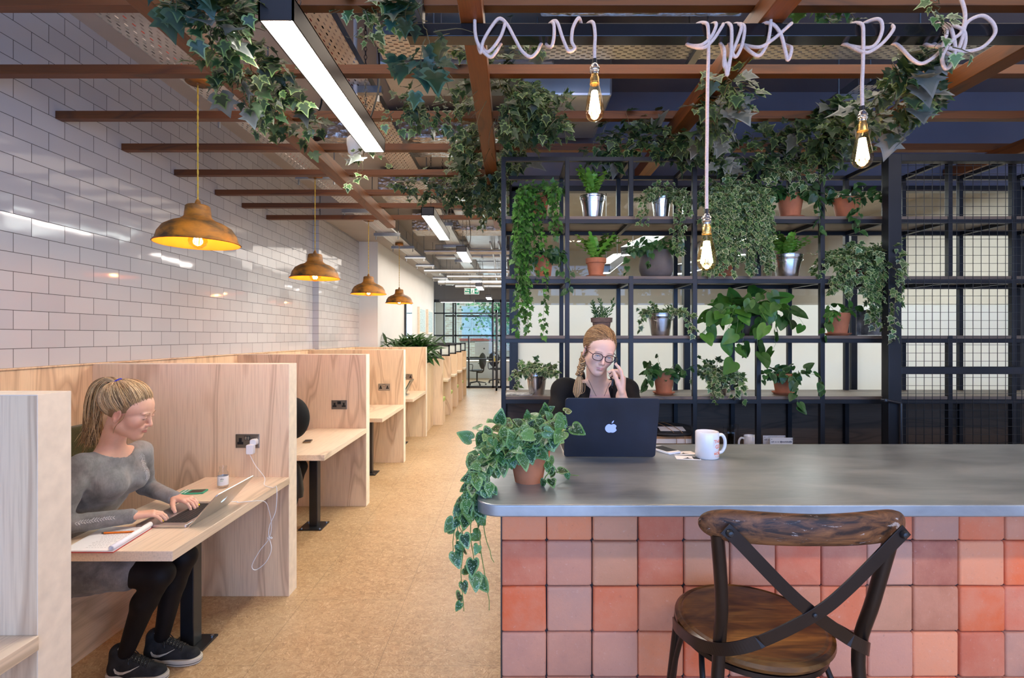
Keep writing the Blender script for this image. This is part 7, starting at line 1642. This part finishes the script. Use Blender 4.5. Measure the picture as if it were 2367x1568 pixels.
# ------------------------------------------------------------------ services under the ceiling
def m_perf(name, base, dirn='y'):
    """slotted galvanised sheet: real see-through slots through transparency of the punched openings"""
    m, nt, b = newmat(name); p = wpos(nt); sp = nt.nodes.new('ShaderNodeSeparateXYZ'); nt.links.new(p, sp.inputs[0]); u, v = (sp.outputs[1], sp.outputs[0]) if dirn == 'y' else (sp.outputs[0], sp.outputs[1])
    def slot(pu, pv, su, sv, ou, ov):
        a = mth(nt, 'ABSOLUTE', mth(nt, 'SUBTRACT', mth(nt, 'FRACT', mth(nt, 'ADD', mth(nt, 'DIVIDE', u, pu), ou+50)), .5)); c = mth(nt, 'ABSOLUTE', mth(nt, 'SUBTRACT', mth(nt, 'FRACT', mth(nt, 'ADD', mth(nt, 'DIVIDE', v, pv), ov+50)), .5))
        return mth(nt, 'MULTIPLY', mth(nt, 'LESS_THAN', a, su), mth(nt, 'LESS_THAN', c, sv))
    h = mth(nt, 'MAXIMUM', slot(.056, .036, .21, .10, 0, 0), slot(.056, .036, .21, .10, .5, .5)); b.inputs['Base Color'].default_value = (*base, 1); b.inputs['Metallic'].default_value = .85; b.inputs['Roughness'].default_value = .4
    tr_b = nt.nodes.new('ShaderNodeBsdfTransparent'); mx = nt.nodes.new('ShaderNodeMixShader'); nt.links.new(h, mx.inputs[0]); nt.links.new(b.outputs[0], mx.inputs[1]); nt.links.new(tr_b.outputs[0], mx.inputs[2]); nt.links.new(mx.outputs[0], nt.nodes['Material Output'].inputs[0]); return m
M['perf_y'] = m_perf('slotted_tray_lengthwise', (.58, .56, .53)); M['perf_x'] = m_perf('slotted_tray_crosswise', (.60, .60, .57), 'x')
def tray(x0, x1, y0, y1, z, label, along='y', rods=(), cable=True):
    t = thing('cable_tray', ((x0+x1)/2, (y0+y1)/2, z), label, 'cable tray', 'perforated cable trays')
    MB().box(x0, x1, y0, y1, z, z+.0012).build('base', M['perf_'+along], t); l = MB()
    if along == 'y': l.box(x0, x0+.0015, y0, y1, z, z+.05); l.box(x1-.0015, x1, y0, y1, z, z+.05); l.box(x0, x0+.012, y0, y1, z+.05, z+.0515); l.box(x1-.012, x1, y0, y1, z+.05, z+.0515)
    else: l.box(x0, x1, y0, y0+.0015, z, z+.05); l.box(x0, x1, y1-.0015, y1, z, z+.05)
    l.build('side_flange', M['traylip'], t)
    for r in rods:
        b = MB()
        if along == 'y':
            b.box(x0-.06, x1+.06, r, r+.04, z-.042, z-.001)
            for x in (x0-.035, x1+.035): b.cyl((x, r+.02, z-.085), (x, r+.02, 3.46), .005, 8); b.cyl((x, r+.02, z-.09), (x, r+.02, z-.05), .009, 6)
        else:
            for y in (y0-.02, y1+.02): b.cyl((r, y, z-.03), (r, y, 3.46), .005, 8)
            b.box(r-.02, r+.02, y0-.05, y1+.05, z-.03, z-.001)
        b.build('hanger', M['traylip'], t)
    if cable:
        rr = random.Random(int(x0*100+y0*10)); 
        for k in range(4):
            o = .03+.035*k; col = [M['blackplastic'], M['white'], simple('red_cable', (.45, .03, .02), .5), M['blackplastic']][k]
            pts = [Vector((x0+o+rr.uniform(-.01, .01), y0+(y1-y0)*i/14, z+.010)) if along == 'y' else Vector((x0+(x1-x0)*i/14, y0+o+rr.uniform(-.01, .01), z+.010)) for i in range(15)]
            MB().tube(pts, .006, 6).build('cable', col, t, smooth=80)
    return t
tray(-1.84, -1.60, .6, 14.0, 3.0245, 'long perforated cable tray running back above the booths, over the lamp roses', rods=(3.2, 4.4, 5.6, 6.9, 7.9, 8.9, 9.9, 10.9, 12.0, 13.2))
tray(-1.06, -.84, .6, 13.8, 3.10, 'long perforated cable tray above the linear lights', rods=(3.0, 4.7, 6.6, 8.2, 9.8, 11.4, 13.0))
tray(-.72, 2.6, 2.58, 2.81, 3.15, 'cross running perforated cable tray behind the black rail', 'x', rods=(-.4, 1.0, 2.3))
tray(2.0, 2.12, 2.9, 3.7, 3.05, 'short dark cable tray under the slate ceiling, above the right bulb', rods=(3.0,), cable=False)
M['foil'] = None
def m_foil():
    m, nt, b = newmat('crinkled_foil'); p = wpos(nt); v = nd(nt, 'TexVoronoi', 0, Vector=vmap(nt, p, (1, 1.6, 1.6)), Scale=16.0); n = nd(nt, 'TexNoise', 0, Vector=p, Scale=12.0, Detail=6.0, Distortion=2.0)
    setin(nt, b.inputs['Base Color'], ramp(nt, n, [(.3, (.38, .35, .31)), (.7, (.80, .77, .74))])); b.inputs['Metallic'].default_value = .95; b.inputs['Roughness'].default_value = .26; bump(nt, b, mth(nt, 'ADD', v, n), .9, .012); return m
M['foil'] = m_foil(); M['duct'] = simple('galvanised_duct', (.50, .52, .55), .38, .85, .2, 3)
def duct(x0, x1, y0, y1, z0, z1, label, mat='foil', flanges=()):
    t = thing('air_duct', ((x0+x1)/2, (y0+y1)/2, z0), label, 'duct', 'ventilation ducts under the ceiling'); MB().box(x0, x1, y0, y1, z0, z1).build('casing', M[mat], t, bevel=.015)
    for f in flanges:
        MB().box(*( (f, f+.03, y0-.012, y1+.012) if (x1-x0) > (y1-y0) else (x0-.012, x1+.012, f, f+.03) ), z0-.012, z1+.0).build('flange', M['traylip'], t)
    for s in (0, 1):
        x = x0+.1 if not s else x1-.1; MB().cyl((x, y0+.02, z1), (x, y0+.02, 3.49), .004, 6).build('hanger', M['traylip'], t)
    return t
duct(.14, 1.15, 2.05, 2.52, 3.20, 3.40, 'crinkled foil wrapped duct above the black rail')
duct(.06, .60, 3.0, 3.66, 3.04, 3.30, 'grey metal duct under the ceiling behind the first bulb', 'duct', (.25,))
duct(-.80, .25, 2.95, 3.35, 3.2, 3.42, 'grey duct crossing above the corridor before the ivy', 'duct', (-.5, -.05))
duct(-1.55, -.1, 4.1, 4.55, 3.22, 3.45, 'foil wrapped duct crossing beyond the middle battens', 'foil')
duct(-1.5, -.05, 5.6, 6.1, 3.2, 3.45, 'foil wrapped duct crossing beyond the pergola', 'foil')
duct(-1.5, -.05, 7.5, 7.9, 3.18, 3.45, 'silver duct crossing midway down the aisle', 'foil')
duct(-1.5, -.05, 9.8, 10.1, 3.15, 3.40, 'silver duct crossing far down the aisle', 'duct', (-1.1, -.6))
duct(-.78, -.1, 6.6, 13.5, 3.25, 3.42, 'long flat duct running down the aisle ceiling', 'duct', (8.0, 9.4, 11, 12.3))
for i, (y, z, r) in enumerate(((8.6, 3.06, .03), (8.75, 3.06, .03), (10.6, 2.98, .045), (11.6, 2.98, .03), (12.6, 2.95, .05), (13.3, 2.92, .03))):
    x0 = -1.5 if r < .04 else -1.85; t = thing('ceiling_pipe', ((x0-.03)/2, y, z), ['nearest crossing pipe under the aisle ceiling', 'thin crossing pipe just beyond the nearest one', 'thick crossing pipe, nearer of the two thick ones', 'thin crossing pipe between the two thick ones', 'thick crossing pipe, farther of the two thick ones', 'last thin crossing pipe before the fire exit sign'][i], 'pipe', 'pipes crossing the aisle ceiling')
    MB().cyl((x0, y, z), (-.03, y, z), r, 12).build('pipe', M['duct'], t, smooth=60)
    for x in (x0+.3, -.3): MB().cyl((x, y, z+r*.9), (x, y, 3.49), .004, 6).build('hanger', M['traylip'], t)
for i, x in enumerate((-.22, -.36)):
    t = thing('ceiling_pipe', (x, 11, 3.12), ['lengthwise grey pipe nearest the shelving side', 'lengthwise grey pipe beside the flat duct'][i], 'pipe', 'lengthwise pipes of the aisle ceiling')
    MB().tube(spline([(x, 8.3, 3.16), (x, 10.5, 3.16), (x-.05, 12.5, 3.14), (x-.05, 13.9, 3.14)], 4), .02, 8).build('pipe', M['duct'], t, smooth=60); MB().cyl((x, 9.0, 3.16), (x, 9.0, 3.49), .004, 6).build('hanger', M['traylip'], t)
t = thing('air_handler', (-.95, 3.0, 3.15), 'dark boxy air unit under the ceiling left of the middle joist', 'air unit'); MB().box(-.80, -.42, 2.15, 2.52, 3.2, 3.46).build('casing', simple('dark_unit', (.05, .048, .048), .5), t, bevel=.01); MB().box(-.76, -.46, 2.2, 2.47, 3.188, 3.2).build('grille', M['blackplastic'], t)
t = thing('spot_camera', (-1.02, 3.05, 2.99), 'white domed ceiling camera near the end of the large linear light', 'camera'); b = MB(); b.lathe([(0, 0), (.02, .002), (.042, .03), (.046, .06), (.05, .075), (.05, .11), (.03, .13), (0, .13)], P(822, 365, 3.0), 24); b.build('dome', M['white'], t, smooth=50)
MB().cyl(P(822, 365, 3.0)+Vector((0, 0, .13)), Vector((P(822, 365, 3.0).x, 3.0, 3.49)), .012, 8).build('stem', M['white'], t)
t = thing('cable_coil', P(730, 300, 3.3), 'coil of black cable hanging under the ceiling by the left joist', 'cable')
c = P(727, 296, 3.25); b = MB()
for k in range(4): b.tube([c+Vector(((.055+.004*k)*math.cos(a*.4), .012*k, (.055+.004*k)*math.sin(a*.4))) for a in range(16)], .006, 6, closed=True)
b.build('coil', M['blackplastic'], t, smooth=80); MB().tube(spline([c+Vector((0, 0, .06)), c+Vector((.05, 0, .2)), Vector((c.x, c.y, 3.49))], 5), .006, 6).build('lead', M['blackplastic'], t, smooth=80)
t = thing('ceiling_box', (-.60, 5.1, 3.2), 'black speaker box under the ceiling near the shelving corner', 'speaker'); q = P(1072, 405, 4.4); MB().box(q.x-.05, q.x+.05, q.y, q.y+.08, q.z-.03, q.z+.03).build('box', M['blackplastic'], t, bevel=.005); MB().cyl((q.x, q.y+.04, q.z+.03), (q.x, q.y+.04, 3.49), .006, 8).build('stem', M['blackplastic'], t)
# meeting room beyond the shelving: tilted strip lights, spiral duct
def room_light(a, b_, w, label):
    a, b_ = Vector(a), Vector(b_); t = thing('strip_light', (a+b_)/2, label, 'lamp', 'strip lights in the meeting room'); MB().bar(a+Vector((0, 0, .05)), b_+Vector((0, 0, .05)), w, .09).build('housing', M['fixture'], t)
    MB().bar(a, b_, w*.85, .012).build('diffuser', M['lampglow'], t)
    for e in (.15, .85): p = a.lerp(b_, e); MB().cyl(p+Vector((0, 0, .09)), Vector((p.x, p.y, 3.29)), .004, 6).build('hanger', M['blackplastic'], t)
room_light(P(1395, 632, 5.2), P(1432, 604, 6.2), .14, 'strip light behind the fern in terracotta pot'); room_light(P(1450, 590, 5.6), P(1525, 548, 7.0), .14, 'long strip light behind the round concrete pot')
room_light(P(1575, 633, 5.0), P(1660, 610, 6.5), .14, 'strip light behind the lowest filament bulb'); room_light(P(1710, 590, 5.4), P(1780, 560, 6.8), .14, 'strip light behind the bushy fern bucket')
t = thing('spiral_duct', (2.6, 7.5, 2.7), 'round spiral duct seen through the glazed wall', 'duct'); a, b_ = P(1570, 572, 8.5), P(1640, 550, 6.0); a, b_ = Vector((2.6, 9.0, 2.98)), Vector((3.6, 7.0, 2.98)); MB().cyl(a, b_, .16, 28).build('tube', M['duct'], t, smooth=60); dv = (b_-a).normalized(); rb = MB()
for k in range(16): p = a.lerp(b_, k/15); rb.cyl(p, p+dv*.012, .166, 28)
rb.build('ribs', M['traylip'], t, smooth=40); MB().cyl(a.lerp(b_, .2)+Vector((0, 0, .15)), a.lerp(b_, .2)+Vector((0, 0, .36)), .005, 6).build('hanger', M['blackplastic'], t)
